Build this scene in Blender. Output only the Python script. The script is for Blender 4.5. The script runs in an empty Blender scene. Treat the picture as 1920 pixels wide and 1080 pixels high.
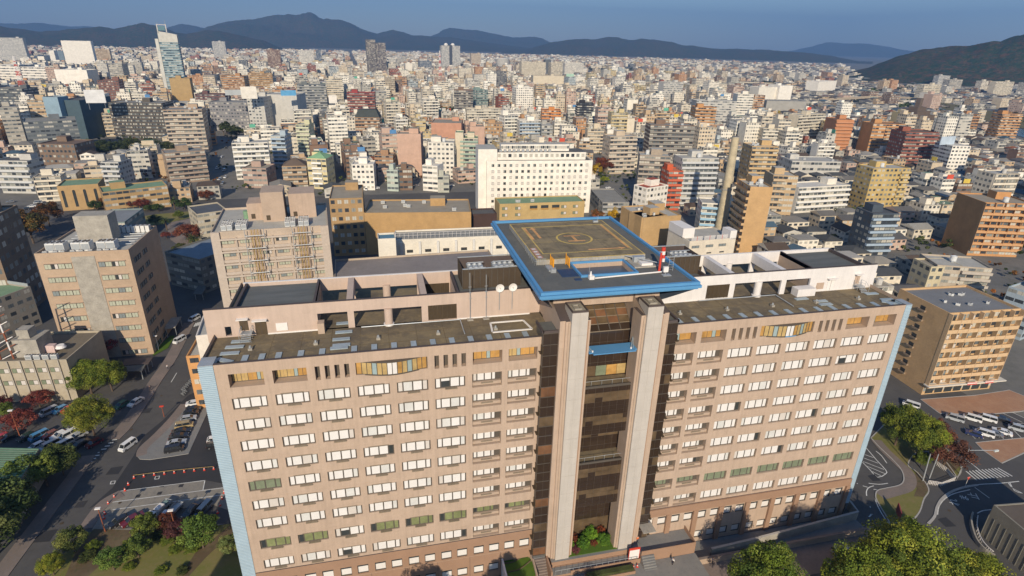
import bpy, math, random
import numpy as np
from mathutils import Matrix, Vector
R = math.radians
PI = math.pi
scn = bpy.context.scene
COL = scn.collection
rnd = random.Random(7)

# ------------------------------------------------------------------ camera
YAW, PIT, ROL, FPX = R(13.4036), R(22.9813), R(1.43747), 1086.23
CAM = np.array([-34.849, -77.356, 92.458])
def _rows():
    sy, cy = math.sin(YAW), math.cos(YAW); sp, cp = math.sin(PIT), math.cos(PIT)
    f = np.array([sy*cp, cy*cp, -sp]); r = np.array([cy, -sy, 0.0]); u = np.cross(r, f)
    cr, sr = math.cos(ROL), math.sin(ROL)
    return np.array([cr*r+sr*u, -sr*r+cr*u, f])
RM = _rows()
cd = bpy.data.cameras.new('camera'); cam = bpy.data.objects.new('camera', cd); COL.objects.link(cam)
cd.sensor_width = 36; cd.lens = FPX/1920*36; cd.clip_start = 1; cd.clip_end = 40000
mw = Matrix.Identity(4)
for i in range(3):
    mw[i][0], mw[i][1], mw[i][2], mw[i][3] = RM[0][i], RM[1][i], -RM[2][i], CAM[i]
cam.matrix_world = mw
scn.camera = cam

# ------------------------------------------------------------------ sky, sun, exposure
SUN_EL, SUN_AZ = 27.0, 15.6      # light travels towards +Y, 15.6 degrees to +X
w = bpy.data.worlds.new('World'); scn.world = w; w.use_nodes = True
nt = w.node_tree; bg = nt.nodes['Background']
sky = nt.nodes.new('ShaderNodeTexSky'); sky.sky_type = 'NISHITA'; sky.sun_disc = False
sky.sun_elevation = R(SUN_EL); sky.sun_rotation = R(180+SUN_AZ); sky.air_density = 1.0; sky.dust_density = 0.3; sky.ozone_density = 5.2
nt.links.new(sky.outputs[0], bg.inputs[0]); bg.inputs[1].default_value = 0.086
sd = bpy.data.lights.new('sun', 'SUN'); so = bpy.data.objects.new('sun', sd); COL.objects.link(so)
sd.energy = 4.2; sd.angle = R(0.53); sd.color = (1.0, 0.87, 0.68)
dv = Vector((math.cos(R(SUN_EL))*math.sin(R(SUN_AZ)), math.cos(R(SUN_EL))*math.cos(R(SUN_AZ)), -math.sin(R(SUN_EL))))
so.rotation_euler = dv.to_track_quat('-Z', 'Y').to_euler(); so.location = (-60, -200, 150)
scn.view_settings.view_transform = 'Standard'; scn.view_settings.look = 'None'
scn.view_settings.exposure = 0.48; scn.view_settings.gamma = 1
scn.cycles.max_bounces = 6; scn.cycles.diffuse_bounces = 4; scn.cycles.glossy_bounces = 2
scn.cycles.volume_bounces = 0; scn.cycles.caustics_reflective = False; scn.cycles.caustics_refractive = False

# ------------------------------------------------------------------ measuring helpers
def Zp(px, py, z=0.0):
    """world point at height z that the photograph shows at pixel px, py (1920 x 1080)"""
    d = RM.T @ np.array([(px-960)/FPX, -(py-540)/FPX, 1.0]); t = (z-CAM[2])/d[2]
    p = CAM+t*d
    return float(p[0]), float(p[1])
def pix(x, y, z):
    q = RM @ (np.array([x, y, z])-CAM)
    return 960+FPX*q[0]/q[2], 540-FPX*q[1]/q[2], q[2]
CR = {'a': (0, 0, 3), 'b': (640, 0, 3), 'c': (1280, 0, 3), 'd': (0, 340, 3), 'e': (640, 340, 3), 'f': (1280, 340, 3),
      'g': (0, 700, 2.842), 'h': (640, 700, 2.842), 'i': (1280, 700, 2.842), 'k': (1580, 780, 3.6), 'l': (1200, 860, 4.3636), 'm': (960, 900, 5.647), 'p': (0, 0, 1)}
def K(c, x, y, z=0.0):
    a, b, s = CR[c]
    return Zp(a+x/s, b+y/s, z)

# ------------------------------------------------------------------ materials
MATS = {}
def nodes(name):
    m = bpy.data.materials.new(name); m.use_nodes = True
    return m, m.node_tree.nodes, m.node_tree.links, m.node_tree.nodes['Principled BSDF']
def mixc(N, L, fac, a, b, typ='MIX'):
    n = N.new('ShaderNodeMix'); n.data_type = 'RGBA'; n.blend_type = typ
    for s, v in ((0, fac), (6, a), (7, b)):
        if hasattr(v, 'is_linked') or hasattr(v, 'links'): L.new(v, n.inputs[s])
        elif isinstance(v, (int, float)): n.inputs[s].default_value = v if s == 0 else (v, v, v, 1)
        else: n.inputs[s].default_value = (*v[:3], 1)
    return n.outputs[2]
def mth(N, L, op, a, b=None, c=None):
    n = N.new('ShaderNodeMath'); n.operation = op
    for s, v in ((0, a), (1, b), (2, c)):
        if v is None: continue
        if isinstance(v, (int, float)): n.inputs[s].default_value = v
        else: L.new(v, n.inputs[s])
    return n.outputs[0]
def noise(N, L, vec, scale, detail=3, rough=.6):
    n = N.new('ShaderNodeTexNoise'); n.inputs['Scale'].default_value = scale; n.inputs['Detail'].default_value = detail
    n.inputs['Roughness'].default_value = rough
    if vec is not None: L.new(vec, n.inputs['Vector'])
    return n.outputs[0]
def mrange(N, L, v, a, b, c, d):
    n = N.new('ShaderNodeMapRange'); L.new(v, n.inputs[0])
    for i, x in enumerate((a, b, c, d)): n.inputs[i+1].default_value = x
    return n.outputs[0]
def gpos(N):
    return N.new('ShaderNodeNewGeometry').outputs['Position']
def solid(name, col, rough=.8, metal=0.0, var=.12, scale=.35, coat=0.0, spec=.3, fine=2.5, streak=0):
    """plain paint or plaster with faint wear"""
    if name in MATS: return MATS[name]
    m, N, L, B = nodes(name)
    p = gpos(N)
    a = mrange(N, L, noise(N, L, p, scale, 5), .3, .7, 1-var, 1+var*.6)
    b = mrange(N, L, noise(N, L, p, fine, 3), .3, .7, 1-var*.5, 1+var*.4)
    x = mixc(N, L, 1.0, mixc(N, L, 1.0, col, a, 'MULTIPLY'), b, 'MULTIPLY')
    if streak:      # rain streaks running down the wall
        mp = N.new('ShaderNodeMapping'); mp.inputs['Scale'].default_value = (1.6, 1.6, .07); L.new(p, mp.inputs[0])
        x = mixc(N, L, 1.0, x, mrange(N, L, noise(N, L, mp.outputs[0], 1.0, 5, .7), .42, .7, 1.0, 1-streak*1.6), 'MULTIPLY')
        br = N.new('ShaderNodeTexWhiteNoise'); sn = N.new('ShaderNodeVectorMath'); sn.operation = 'SNAP'; sn.inputs[1].default_value = (1.45, 50, .97); L.new(p, sn.inputs[0]); L.new(sn.outputs[0], br.inputs['Vector'])
        x = mixc(N, L, 1.0, x, mrange(N, L, br.outputs['Value'], 0, 1, 1-streak*.35, 1+streak*.25), 'MULTIPLY')
    L.new(x, B.inputs['Base Color'])
    B.inputs['Roughness'].default_value = rough; B.inputs['Metallic'].default_value = metal
    B.inputs['Coat Weight'].default_value = coat; B.inputs['Specular IOR Level'].default_value = spec
    MATS[name] = m; return m
def patchy(name, c1, c2, c3, s1=.15, s2=1.6, rough=.9, lo=.45, hi=.62, streak=None):
    """old roof or ground: base with stains of two other colours"""
    m, N, L, B = nodes(name); p = gpos(N)
    if streak:
        mp = N.new('ShaderNodeMapping'); mp.inputs['Scale'].default_value = streak; L.new(p, mp.inputs[0]); p = mp.outputs[0]
    a = mrange(N, L, noise(N, L, p, s1, 6, .65), lo, hi, 0, 1)
    b = mrange(N, L, noise(N, L, p, s2, 5, .7), .5, .72, 0, .75)
    x = mixc(N, L, b, mixc(N, L, a, c1, c2), c3)
    L.new(x, B.inputs['Base Color']); B.inputs['Roughness'].default_value = rough; B.inputs['Specular IOR Level'].default_value = .2
    MATS[name] = m; return m
def attr_mat(name, windows, rough=.85):
    m, N, L, B = nodes(name); p = gpos(N)
    at = N.new('ShaderNodeAttribute'); at.attribute_name = 'Col'
    base = mixc(N, L, 1.0, at.outputs['Color'], (1.03, .985, .91), 'MULTIPLY')
    n1 = mrange(N, L, noise(N, L, p, .22, 5, .65), .3, .7, .86, 1.08)
    n2 = mrange(N, L, noise(N, L, p, 1.7, 3, .6), .3, .7, .93, 1.05)
    base = mixc(N, L, 1.0, mixc(N, L, 1.0, base, n1, 'MULTIPLY'), n2, 'MULTIPLY')
    B.inputs['Specular IOR Level'].default_value = .25
    if not windows:
        L.new(base, B.inputs['Base Color']); B.inputs['Roughness'].default_value = rough; MATS[name] = m; return m
    uv = N.new('ShaderNodeUVMap'); uv.uv_map = 'UV'
    sp = N.new('ShaderNodeSeparateXYZ'); L.new(uv.outputs[0], sp.inputs[0])
    fu = mth(N, L, 'FRACT', sp.outputs[0]); fv = mth(N, L, 'FRACT', sp.outputs[1])
    cu = mth(N, L, 'FLOOR', sp.outputs[0]); cv = mth(N, L, 'FLOOR', sp.outputs[1])
    cb = N.new('ShaderNodeCombineXYZ'); L.new(cu, cb.inputs[0]); L.new(cv, cb.inputs[1])
    oi = N.new('ShaderNodeObjectInfo'); L.new(mth(N, L, 'MULTIPLY', oi.outputs['Random'], 97.0), cb.inputs[2])
    wn = N.new('ShaderNodeTexWhiteNoise'); wn.noise_dimensions = '3D'; L.new(cb.outputs[0], wn.inputs['Vector'])
    r = wn.outputs['Value']; st = at.outputs['Alpha']
    def rng(v, lo, hi): return mth(N, L, 'MULTIPLY', mth(N, L, 'GREATER_THAN', v, lo), mth(N, L, 'LESS_THAN', v, hi))
    pun = mth(N, L, 'MULTIPLY', mth(N, L, 'MULTIPLY', rng(fu, .2, .8), rng(fv, .36, .8)), rng(st, .05, .35))
    rib = mth(N, L, 'MULTIPLY', mth(N, L, 'MULTIPLY', rng(fu, .05, .95), rng(fv, .38, .80)), rng(st, .35, .6))
    bal = mth(N, L, 'MULTIPLY', mth(N, L, 'MULTIPLY', rng(fu, .05, .95), rng(fv, .42, .97)), rng(st, .6, .9))  # balcony bays: shade of the recess put into flat window colours
    msk = mth(N, L, 'ADD', mth(N, L, 'ADD', pun, rib), bal)
    cr = N.new('ShaderNodeValToRGB'); L.new(r, cr.inputs[0]); e = cr.color_ramp; e.interpolation = 'CONSTANT'
    e.elements[0].color = (.045, .052, .06, 1); e.elements[1].position = .3; e.elements[1].color = (.12, .135, .14, 1)
    for ps, c in ((.52, (.27, .27, .24)), (.74, (.5, .47, .4))): q = e.elements.new(ps); q.color = (*c, 1)
    # frame bar in the middle of each window
    bar = mth(N, L, 'SUBTRACT', 1.0, mth(N, L, 'MULTIPLY', rng(fu, .485, .515), .7))
    wc = mixc(N, L, 1.0, cr.outputs[0], bar, 'MULTIPLY')
    L.new(mixc(N, L, msk, base, wc), B.inputs['Base Color'])
    L.new(mrange(N, L, msk, 0, 1, rough, .28), B.inputs['Roughness'])
    L.new(mrange(N, L, msk, 0, 1, .2, .6), B.inputs['Specular IOR Level'])
    MATS[name] = m; return m
M_FAC = attr_mat('facade', True)
M_PLN = attr_mat('plain_coloured', False)
def objcol_mat(name, rough, coat=0.0, metal=0.0):
    m, N, L, B = nodes(name); oi = N.new('ShaderNodeObjectInfo')
    n = mrange(N, L, noise(N, L, gpos(N), 1.3, 3), .3, .7, .92, 1.06)
    L.new(mixc(N, L, 1.0, oi.outputs['Color'], n, 'MULTIPLY'), B.inputs['Base Color'])
    B.inputs['Roughness'].default_value = rough; B.inputs['Coat Weight'].default_value = coat; B.inputs['Metallic'].default_value = metal
    B.inputs['Coat Roughness'].default_value = .08
    MATS[name] = m; return m
M_OBJ = objcol_mat('object_paint', .8)
M_CAR = objcol_mat('car_paint', .35, 1.0)
def glassy(name, col, rough=.12, spec=.8, var=.1):
    m, N, L, B = nodes(name)
    n = mrange(N, L, noise(N, L, gpos(N), .5, 2), .3, .7, 1-var, 1+var)
    L.new(mixc(N, L, 1.0, col, n, 'MULTIPLY'), B.inputs['Base Color'])
    B.inputs['Roughness'].default_value = rough; B.inputs['Specular IOR Level'].default_value = spec
    MATS[name] = m; return m
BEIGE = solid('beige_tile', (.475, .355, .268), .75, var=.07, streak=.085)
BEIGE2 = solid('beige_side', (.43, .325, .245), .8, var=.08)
BROWNB = solid('brown_base_tile', (.33, .205, .135), .75, var=.08)
WHITEW = solid('white_paint', (.74, .70, .66), .8, var=.05)
PANELW = solid('white_panel', (.50, .455, .405), .55, var=.05, streak=.06)
DARKFR = solid('dark_frame', (.10, .085, .07), .5, var=.1)
COPING = solid('dark_coping', (.09, .07, .065), .7)
BLIND = solid('white_blind', (.72, .69, .66), .45, var=.05, spec=.5)
BLIND3 = solid('grey_white_blind', (.62, .61, .58), .4, var=.08, spec=.5)
BLIND2 = solid('pinkish_blind', (.60, .55, .50), .45, var=.06, spec=.5)
GREENB = solid('green_curtain', (.20, .23, .15), .4, var=.2, spec=.5)
YELB = solid('olive_interior', (.22, .24, .11), .3, var=.3, spec=.5)
GLD = glassy('dark_glass', (.045, .05, .05))
GLB = glassy('brown_glass', (.040, .026, .018), .1, .7)
GLB2 = glassy('brown_glass_blind', (.115, .078, .045), .16, .6, .3)
GLB3 = glassy('copper_glass', (.16, .08, .042), .2, .5, .3)
ORANGE = solid('orange_timber', (.46, .26, .08), .5, var=.3, fine=1.2)
YELW = solid('yellow_timber', (.47, .33, .14), .5, var=.22, fine=1.2)
LBLUE = solid('pale_blue_panel', (.30, .38, .38), .45)
BLUE = solid('sky_blue_metal', (.10, .28, .50), .45, var=.05)
STEEL = solid('galvanised_steel', (.42, .44, .45), .45, metal=.3)
SILVER = solid('pale_metal_plate', (.36, .43, .47), .45, metal=.2, var=.15)
LOUVRE = solid('brown_louvre', (.085, .06, .035), .7, var=.15)
ROOF_A = patchy('old_asphalt_roof', (.125, .102, .074), (.21, .165, .10), (.30, .225, .12), .14, .8, lo=.4)
ROOF_B = patchy('pad_concrete_surface', (.19, .155, .10), (.29, .225, .13), (.08, .068, .05), .22, .5, lo=.4, hi=.66)
ROOF_G = patchy('grey_sheet_roof', (.12, .128, .125), (.15, .155, .15), (.10, .095, .085), .3, 2, streak=(.15, 1.5, 1))
ROOF_D = patchy('grey_deck', (.125, .128, .122), (.15, .148, .135), (.11, .10, .09), .3, 2)
SOFFIT = solid('slate_metal_soffit', (.10, .13, .18), .3, metal=.4)
YPAINT = solid('yellow_line_paint', (.62, .44, .13), .8, var=.3, fine=3)
OPAINT = solid('orange_line_paint', (.66, .34, .13), .8, var=.3, fine=3)
WPAINT = solid('white_line_paint', (.66, .66, .63), .8, var=.25, fine=3)
REDP = solid('red_paint', (.60, .06, .035), .5)
ORP = solid('orange_gate_paint', (.75, .33, .02), .5)
GREENM = solid('copper_green_roof', (.20, .33, .20), .7, var=.15)
RUST = solid('rusty_steel', (.30, .10, .05), .7, var=.3)
CONC = solid('weathered_concrete', (.36, .33, .28), .85, var=.22, scale=.5)
TYRE = solid('tyre_rubber', (.02, .02, .02), .8)
RIM = solid('wheel_rim', (.45, .45, .46), .35, metal=.8)
LAMPW = solid('headlight_glass', (.8, .8, .78), .15)
LAMPR = solid('tail_light_glass', (.45, .02, .02), .2)
CARG = glassy('car_glass', (.02, .024, .028), .06, .9)
BARK = solid('bark', (.12, .085, .06), .9, var=.25)
SKIN = solid('skin', (.55, .34, .25), .6)

# ------------------------------------------------------------------ mesh builder
class MB:
    def __init__(s): s.v = []; s.f = []; s.m = []; s.c = []; s.u = []; s.mats = []; s.T = None
    def mi(s, m):
        if m not in s.mats: s.mats.append(m)
        return s.mats.index(m)
    def face(s, pts, mat, col=(1, 1, 1, 0), uv=None):
        b = len(s.v)
        for p in pts: s.v.append(s.T(p) if s.T else p)
        s.f.append(tuple(range(b, b+len(pts)))); s.m.append(s.mi(mat)); s.c.append(col); s.u.append(uv)
    def quad(s, a, b, c, d, mat, col=(1, 1, 1, 0), uv=None): s.face((a, b, c, d), mat, col, uv)
    def box(s, x0, x1, y0, y1, z0, z1, mat, col=(1, 1, 1, 0), top=None, bottom=True, tcol=None):
        p = [(x, y, z) for z in (z0, z1) for y in (y0, y1) for x in (x0, x1)]
        for ii in ((0, 1, 5, 4), (1, 3, 7, 5), (3, 2, 6, 7), (2, 0, 4, 6)): s.face([p[i] for i in ii], mat, col)
        s.face([p[i] for i in (4, 5, 7, 6)], top or mat, tcol or col)
        if bottom: s.face([p[i] for i in (2, 3, 1, 0)], mat, col)
    def prism(s, poly, z0, z1, mat, col=(1, 1, 1, 0), top=None, bottom=False, tcol=None):
        n = len(poly)
        for i in range(n):
            a, b = poly[i], poly[(i+1) % n]
            s.face([(a[0], a[1], z0), (b[0], b[1], z0), (b[0], b[1], z1), (a[0], a[1], z1)], mat, col)
        s.face([(q[0], q[1], z1) for q in poly], top or mat, tcol or col)
        if bottom: s.face([(q[0], q[1], z0) for q in reversed(poly)], mat, col)
    def cyl(s, x, y, z0, z1, r0, mat, r1=None, n=12, col=(1, 1, 1, 0), cap=True, top=None):
        r1 = r0 if r1 is None else r1
        a = [(x+r0*math.cos(2*PI*i/n), y+r0*math.sin(2*PI*i/n), z0) for i in range(n)]
        b = [(x+r1*math.cos(2*PI*i/n), y+r1*math.sin(2*PI*i/n), z1) for i in range(n)]
        for i in range(n): s.face([a[i], a[(i+1) % n], b[(i+1) % n], b[i]], mat, col)
        if cap: s.face(b, top or mat, col); s.face(a[::-1], mat, col)
    def tube(s, p, q, r, mat, n=6, col=(1, 1, 1, 0), r2=None):
        p, q = Vector(p), Vector(q); d = (q-p)
        if d.length < 1e-6: return
        d.normalize(); u = d.cross(Vector((0, 0, 1)) if abs(d.z) < .9 else Vector((1, 0, 0))).normalized(); w_ = d.cross(u)
        r2 = r if r2 is None else r2
        a = [tuple(p+(u*math.cos(2*PI*i/n)+w_*math.sin(2*PI*i/n))*r) for i in range(n)]
        b = [tuple(q+(u*math.cos(2*PI*i/n)+w_*math.sin(2*PI*i/n))*r2) for i in range(n)]
        for i in range(n): s.face([a[i], a[(i+1) % n], b[(i+1) % n], b[i]], mat, col)
        s.face(b, mat, col); s.face(a[::-1], mat, col)
    def wall(s, o, ud, nd, u0, u1, z0, z1, holes, mat, rmat=None, thick=0.0, back=None, col=(1, 1, 1, 0)):
        """wall plane through o along ud with outward normal nd; holes = (u0,u1,z0,z1,depth)"""
        P = lambda u, z, d=0.0: (o[0]+ud[0]*u-nd[0]*d, o[1]+ud[1]*u-nd[1]*d, z)
        us = sorted({u0, u1, *[h[0] for h in holes], *[h[1] for h in holes]}); zs = sorted({z0, z1, *[h[2] for h in holes], *[h[3] for h in holes]})
        us = [x for x in us if u0 <= x <= u1]; zs = [x for x in zs if z0 <= x <= z1]
        for j in range(len(zs)-1):
            zc = (zs[j]+zs[j+1])/2; run = None
            for i in range(len(us)):
                solidc = False
                if i < len(us)-1:
                    uc = (us[i]+us[i+1])/2
                    solidc = not any(h[0] < uc < h[1] and h[2] < zc < h[3] for h in holes)
                if solidc and run is None: run = us[i]
                if not solidc and run is not None:
                    a, b = run, us[i]; s.face([P(a, zs[j]), P(b, zs[j]), P(b, zs[j+1]), P(a, zs[j+1])], mat, col); run = None
        rm = rmat or mat
        for h in holes:
            a, b, c, d, dp = h[:5]
            s.face([P(a, c), P(a, c, dp), P(a, d, dp), P(a, d)], rm, col); s.face([P(b, c, dp), P(b, c), P(b, d), P(b, d, dp)], rm, col)
            s.face([P(a, d, dp), P(b, d, dp), P(b, d), P(a, d)], rm, col); s.face([P(a, c), P(b, c), P(b, c, dp), P(a, c, dp)], rm, col)
            if back is not None: s.face([P(a, c, dp), P(b, c, dp), P(b, d, dp), P(a, d, dp)], back, col)
    def mesh(s, name):
        me = bpy.data.meshes.new(name); me.from_pydata(s.v, [], s.f)
        for m in s.mats: me.materials.append(m)
        me.polygons.foreach_set('material_index', s.m)
        if M_FAC in s.mats or M_PLN in s.mats or MATS.get('leaf') in s.mats:
            ca = me.color_attributes.new('Col', 'FLOAT_COLOR', 'CORNER'); arr = []
            for f, c in zip(s.f, s.c): arr.extend(tuple(c)*len(f))
            ca.data.foreach_set('color', arr)
        if any(u is not None for u in s.u):
            uvl = me.uv_layers.new(name='UV'); arr = []
            for f, u in zip(s.f, s.u):
                if u is None: arr.extend((0.0, 0.0)*len(f))
                else:
                    for q in u: arr.extend(q)
            uvl.data.foreach_set('uv', arr)
        me.update(); return me
    def build(s, name, parent=None, loc=None, rz=0.0):
        o = bpy.data.objects.new(name, s.mesh(name)); COL.objects.link(o)
        if parent is not None: o.parent = parent
        if loc: o.location = loc
        o.rotation_euler.z = rz
        return o
def tag(o, label=None, cat=None, group=None, kind=None):
    if label: o['label'] = label
    if cat: o['category'] = cat
    if group: o['group'] = group
    if kind: o['kind'] = kind
    return o
def empty(name, loc=(0, 0, 0), rz=0.0, label=None, cat=None, group=None):
    o = bpy.data.objects.new(name, None); COL.objects.link(o); o.location = loc; o.rotation_euler.z = rz
    return tag(o, label, cat, group)
def inst(mesh, name, parent=None, loc=(0, 0, 0), rz=0.0, sc=(1, 1, 1), color=None):
    o = bpy.data.objects.new(name, mesh); COL.objects.link(o)
    if parent is not None: o.parent = parent
    o.location = loc; o.rotation_euler.z = rz; o.scale = sc
    if color: o.color = (*color[:3], 1)
    return o
# ------------------------------------------------------------------ the setting: ground, roads, lawns, water
ASPH = patchy('asphalt', (.088, .084, .082), (.105, .10, .095), (.072, .07, .07), .06, .5, rough=.85)
ASPHN = patchy('new_asphalt', (.042, .042, .045), (.052, .05, .052), (.038, .038, .04), .1, .8, rough=.8)
ASPHO = patchy('worn_asphalt', (.24, .22, .19), (.29, .26, .21), (.15, .14, .13), .15, .9, rough=.9)
PAVE = patchy('pink_paving', (.20, .165, .145), (.24, .19, .165), (.16, .14, .125), .2, 1.5)
PAVEG = patchy('grey_paving', (.20, .20, .195), (.235, .225, .21), (.17, .165, .16), .2, 1.5)
BRICKP = patchy('brick_paving', (.36, .20, .12), (.40, .24, .15), (.30, .17, .11), .2, 1.5)
GRASS = patchy('lawn_grass', (.16, .16, .045), (.20, .17, .065), (.24, .18, .09), .12, 1.2)
GRASSG = patchy('bright_lawn', (.075, .135, .016), (.10, .16, .02), (.06, .11, .015), .3, 1.5)
SOIL = patchy('garden_soil', (.12, .085, .05), (.16, .12, .07), (.07, .08, .03), .2, 1.2)
KERB = solid('kerb_stone', (.40, .38, .35), .85)
CITYG = patchy('city_ground', (.15, .145, .135), (.20, .185, .16), (.11, .11, .09), .02, .15)
WATER = glassy('river_water', (.035, .07, .10), .12, .6)
def sheet(name, pts, z, mat, structure=True):
    mb = MB(); a = sum(pts[i][0]*pts[(i+1) % len(pts)][1]-pts[(i+1) % len(pts)][0]*pts[i][1] for i in range(len(pts)))
    if a < 0: pts = pts[::-1]
    mb.face([(x, y, z) for x, y in pts], mat); o = mb.build(name)
    if structure: tag(o, kind='structure')
    return o
def offs(pts, d):
    out = []
    for i, p in enumerate(pts):
        a = pts[max(i-1, 0)]; b = pts[min(i+1, len(pts)-1)]
        dx, dy = b[0]-a[0], b[1]-a[1]; l = math.hypot(dx, dy) or 1
        out.append((p[0]-dy/l*d, p[1]+dx/l*d))
    return out
def smooth(pts, k=4):
    out = []
    n = len(pts)
    for i in range(n-1):
        p0, p1, p2, p3 = pts[max(i-1, 0)], pts[i], pts[i+1], pts[min(i+2, n-1)]
        for j in range(k):
            t = j/k
            out.append(tuple(.5*((2*p1[q])+(-p0[q]+p2[q])*t+(2*p0[q]-5*p1[q]+4*p2[q]-p3[q])*t*t+(-p0[q]+3*p1[q]-3*p2[q]+p3[q])*t**3) for q in (0, 1)))
    out.append(pts[-1]); return out
def strip(mb, pts, wd, z, mat, z0=None):
    l, r = offs(pts, wd/2), offs(pts, -wd/2)
    for i in range(len(pts)-1):
        mb.quad((*r[i], z), (*r[i+1], z), (*l[i+1], z), (*l[i], z), mat)
        if z0 is not None:
            mb.quad((*r[i], z0), (*r[i+1], z0), (*r[i+1], z), (*r[i], z), mat); mb.quad((*l[i+1], z0), (*l[i], z0), (*l[i], z), (*l[i+1], z), mat)
def sstrip(name, pts, wd, z, mat, z0=None):
    mb = MB(); strip(mb, pts, wd, z, mat, z0); return tag(mb.build(name), kind='structure')
def gk(c, lst, z=0.0): return [K(c, x, y, z) for x, y in lst]

mb = MB(); mb.face([(-16000, -2500, 0), (16000, -2500, 0), (16000, 19000, 0), (-16000, 19000, 0)], CITYG); tag(mb.build('ground'), kind='structure')
sheet('campus_asphalt', [(-230, -80), (130, -80), (130, 45), (96, 60), (80, 75), (78, 210), (60, 300), (-150, 300), (-260, 300)], .02, ASPH)
# left side: main campus road, footpaths, islands, lawns
sstrip('brick_footpath', smooth(gk('g', [(-40, 1130), (110, 930), (250, 745), (400, 545), (470, 440)])), 3.2, .14, PAVE, 0)
sstrip('brick_footpath', smooth(gk('g', [(600, 352), (670, 280), (760, 150), (830, 40), (900, -60), (950, -150), (1010, -270)])), 3.4, .14, PAVE, 0)
sheet('new_asphalt', gk('g', [(868, 250), (770, 330), (712, 440), (600, 610), (470, 724), (560, 680), (630, 632), (1095, 570), (1250, 600), (1230, 420), (1120, 120), (1060, 90), (1000, 120)]), .035, ASPHN)
isl = gk('g', [(1000, 152), (955, 205), (850, 305), (745, 405), (728, 440), (745, 459), (800, 462), (1005, 430), (1112, 195), (1100, 150)])
mb = MB(); isl2 = isl if sum(isl[i][0]*isl[(i+1) % len(isl)][1]-isl[(i+1) % len(isl)][0]*isl[i][1] for i in range(len(isl))) > 0 else isl[::-1]
mb.prism(isl2, 0, .13, KERB, top=PAVEG); tag(mb.build('parking_island'), kind='structure')
sstrip('pink_walkway', smooth(gk('g', [(985, 165), (925, 240), (840, 330), (765, 400), (755, 440)])), 2.2, .137, PAVE)
sheet('worn_parking', gk('g', [(630, 634), (1095, 572), (1085, 620), (1260, 598), (1270, 790), (880, 860), (490, 835), (560, 700)]), .04, ASPHO)
sheet('asphalt_patch', gk('g', [(700, 755), (1130, 700), (1245, 740), (1250, 800), (620, 830)]), .045, ASPH)
sstrip('concrete_walkway', smooth(gk('g', [(650, 640), (560, 690), (500, 760), (455, 830)])), 2.6, .12, PAVE, 0)
sheet('lawn', gk('g', [(440, 840), (560, 860), (900, 850), (1245, 800), (1330, 1150), (1330, 1250), (200, 1250), (300, 1010)]), .05, GRASS)
sheet('garden_soil', gk('g', [(500, 830), (830, 840), (760, 950), (560, 1000), (430, 1120), (330, 1120), (400, 960)]), .055, SOIL)
sheet('garden_soil', gk('g', [(1040, 960), (1240, 800), (1250, 840), (1100, 980), (1000, 1090), (960, 1080)]), .056, SOIL)
sheet('side_pavement', [(-66, -30), (-61.2, -30), (-61.2, 12), (-63.5, 12), (-66, 0)], .06, PAVEG)
wl = MB()
for a, b in (((632, 630), (1090, 572)), ((580, 690), (1200, 610)), ((600, 728), (1190, 648)), ((632, 630), (622, 652)), ((1092, 572), (1082, 622))):
    strip(wl, gk('g', [a, b]), .18, .062, WPAINT)
for i in range(9):      # give way marks at the parking mouth
    t = i/8; x, y = 610+(460-610)*t, 356+(490-356)*t
    strip(wl, gk('g', [(x-14, y), (x+14, y-3)]), .35, .05, WPAINT)
strip(wl, gk('g', [(912, 48), (942, -2)]), .2, .05, WPAINT)
for i in range(5): strip(wl, gk('d', [(1092+i*11, 818-i*3), (1104+i*11, 797-i*3)]), .5, .05, WPAINT)
for cx, cy in ((836, 557), (600, 583)):
    q = gk('g', [(cx-12, cy+8), (cx+10, cy+6), (cx+15, cy-9), (cx-7, cy-7), (cx-12, cy+8)]); strip(wl, q, .2, .05, WPAINT)
tag(wl.build('road_marking'), kind='structure')
mb = MB()      # repaired patches and manhole covers
for c, x, y, s, q in (('g', 610, 520, 1.4, 0), ('g', 430, 700, 1.0, 0), ('g', 240, 870, 1.6, 0), ('g', 780, 200, 1.2, 0), ('g', 540, 420, .35, 1), ('g', 330, 800, .35, 1), ('g', 700, 300, .35, 1), ('g', 640, 690, .35, 1), ('k', 330, 560, .35, 1), ('k', 720, 640, .35, 1), ('k', 980, 400, .35, 1), ('k', 700, 720, 1.3, 0), ('k', 210, 420, 1.1, 0), ('g', 860, 120, .35, 1), ('g', 745, 610, .5, 0), ('g', 865, 600, .5, 0), ('g', 965, 600, .5, 0), ('g', 735, 655, .5, 0), ('g', 850, 640, .5, 0)):
    x_, y_ = K(c, x, y)
    if q: mb.cyl(x_, y_, .05, .062, s, LOUVRE, n=14)
    else: mb.face([(x_-s, y_-s*.8, .058), (x_+s*.9, y_-s, .058), (x_+s, y_+s, .058), (x_-s*.8, y_+s*.9, .058)], ASPHN)
tag(mb.build('road_patch'), kind='structure')

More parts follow.
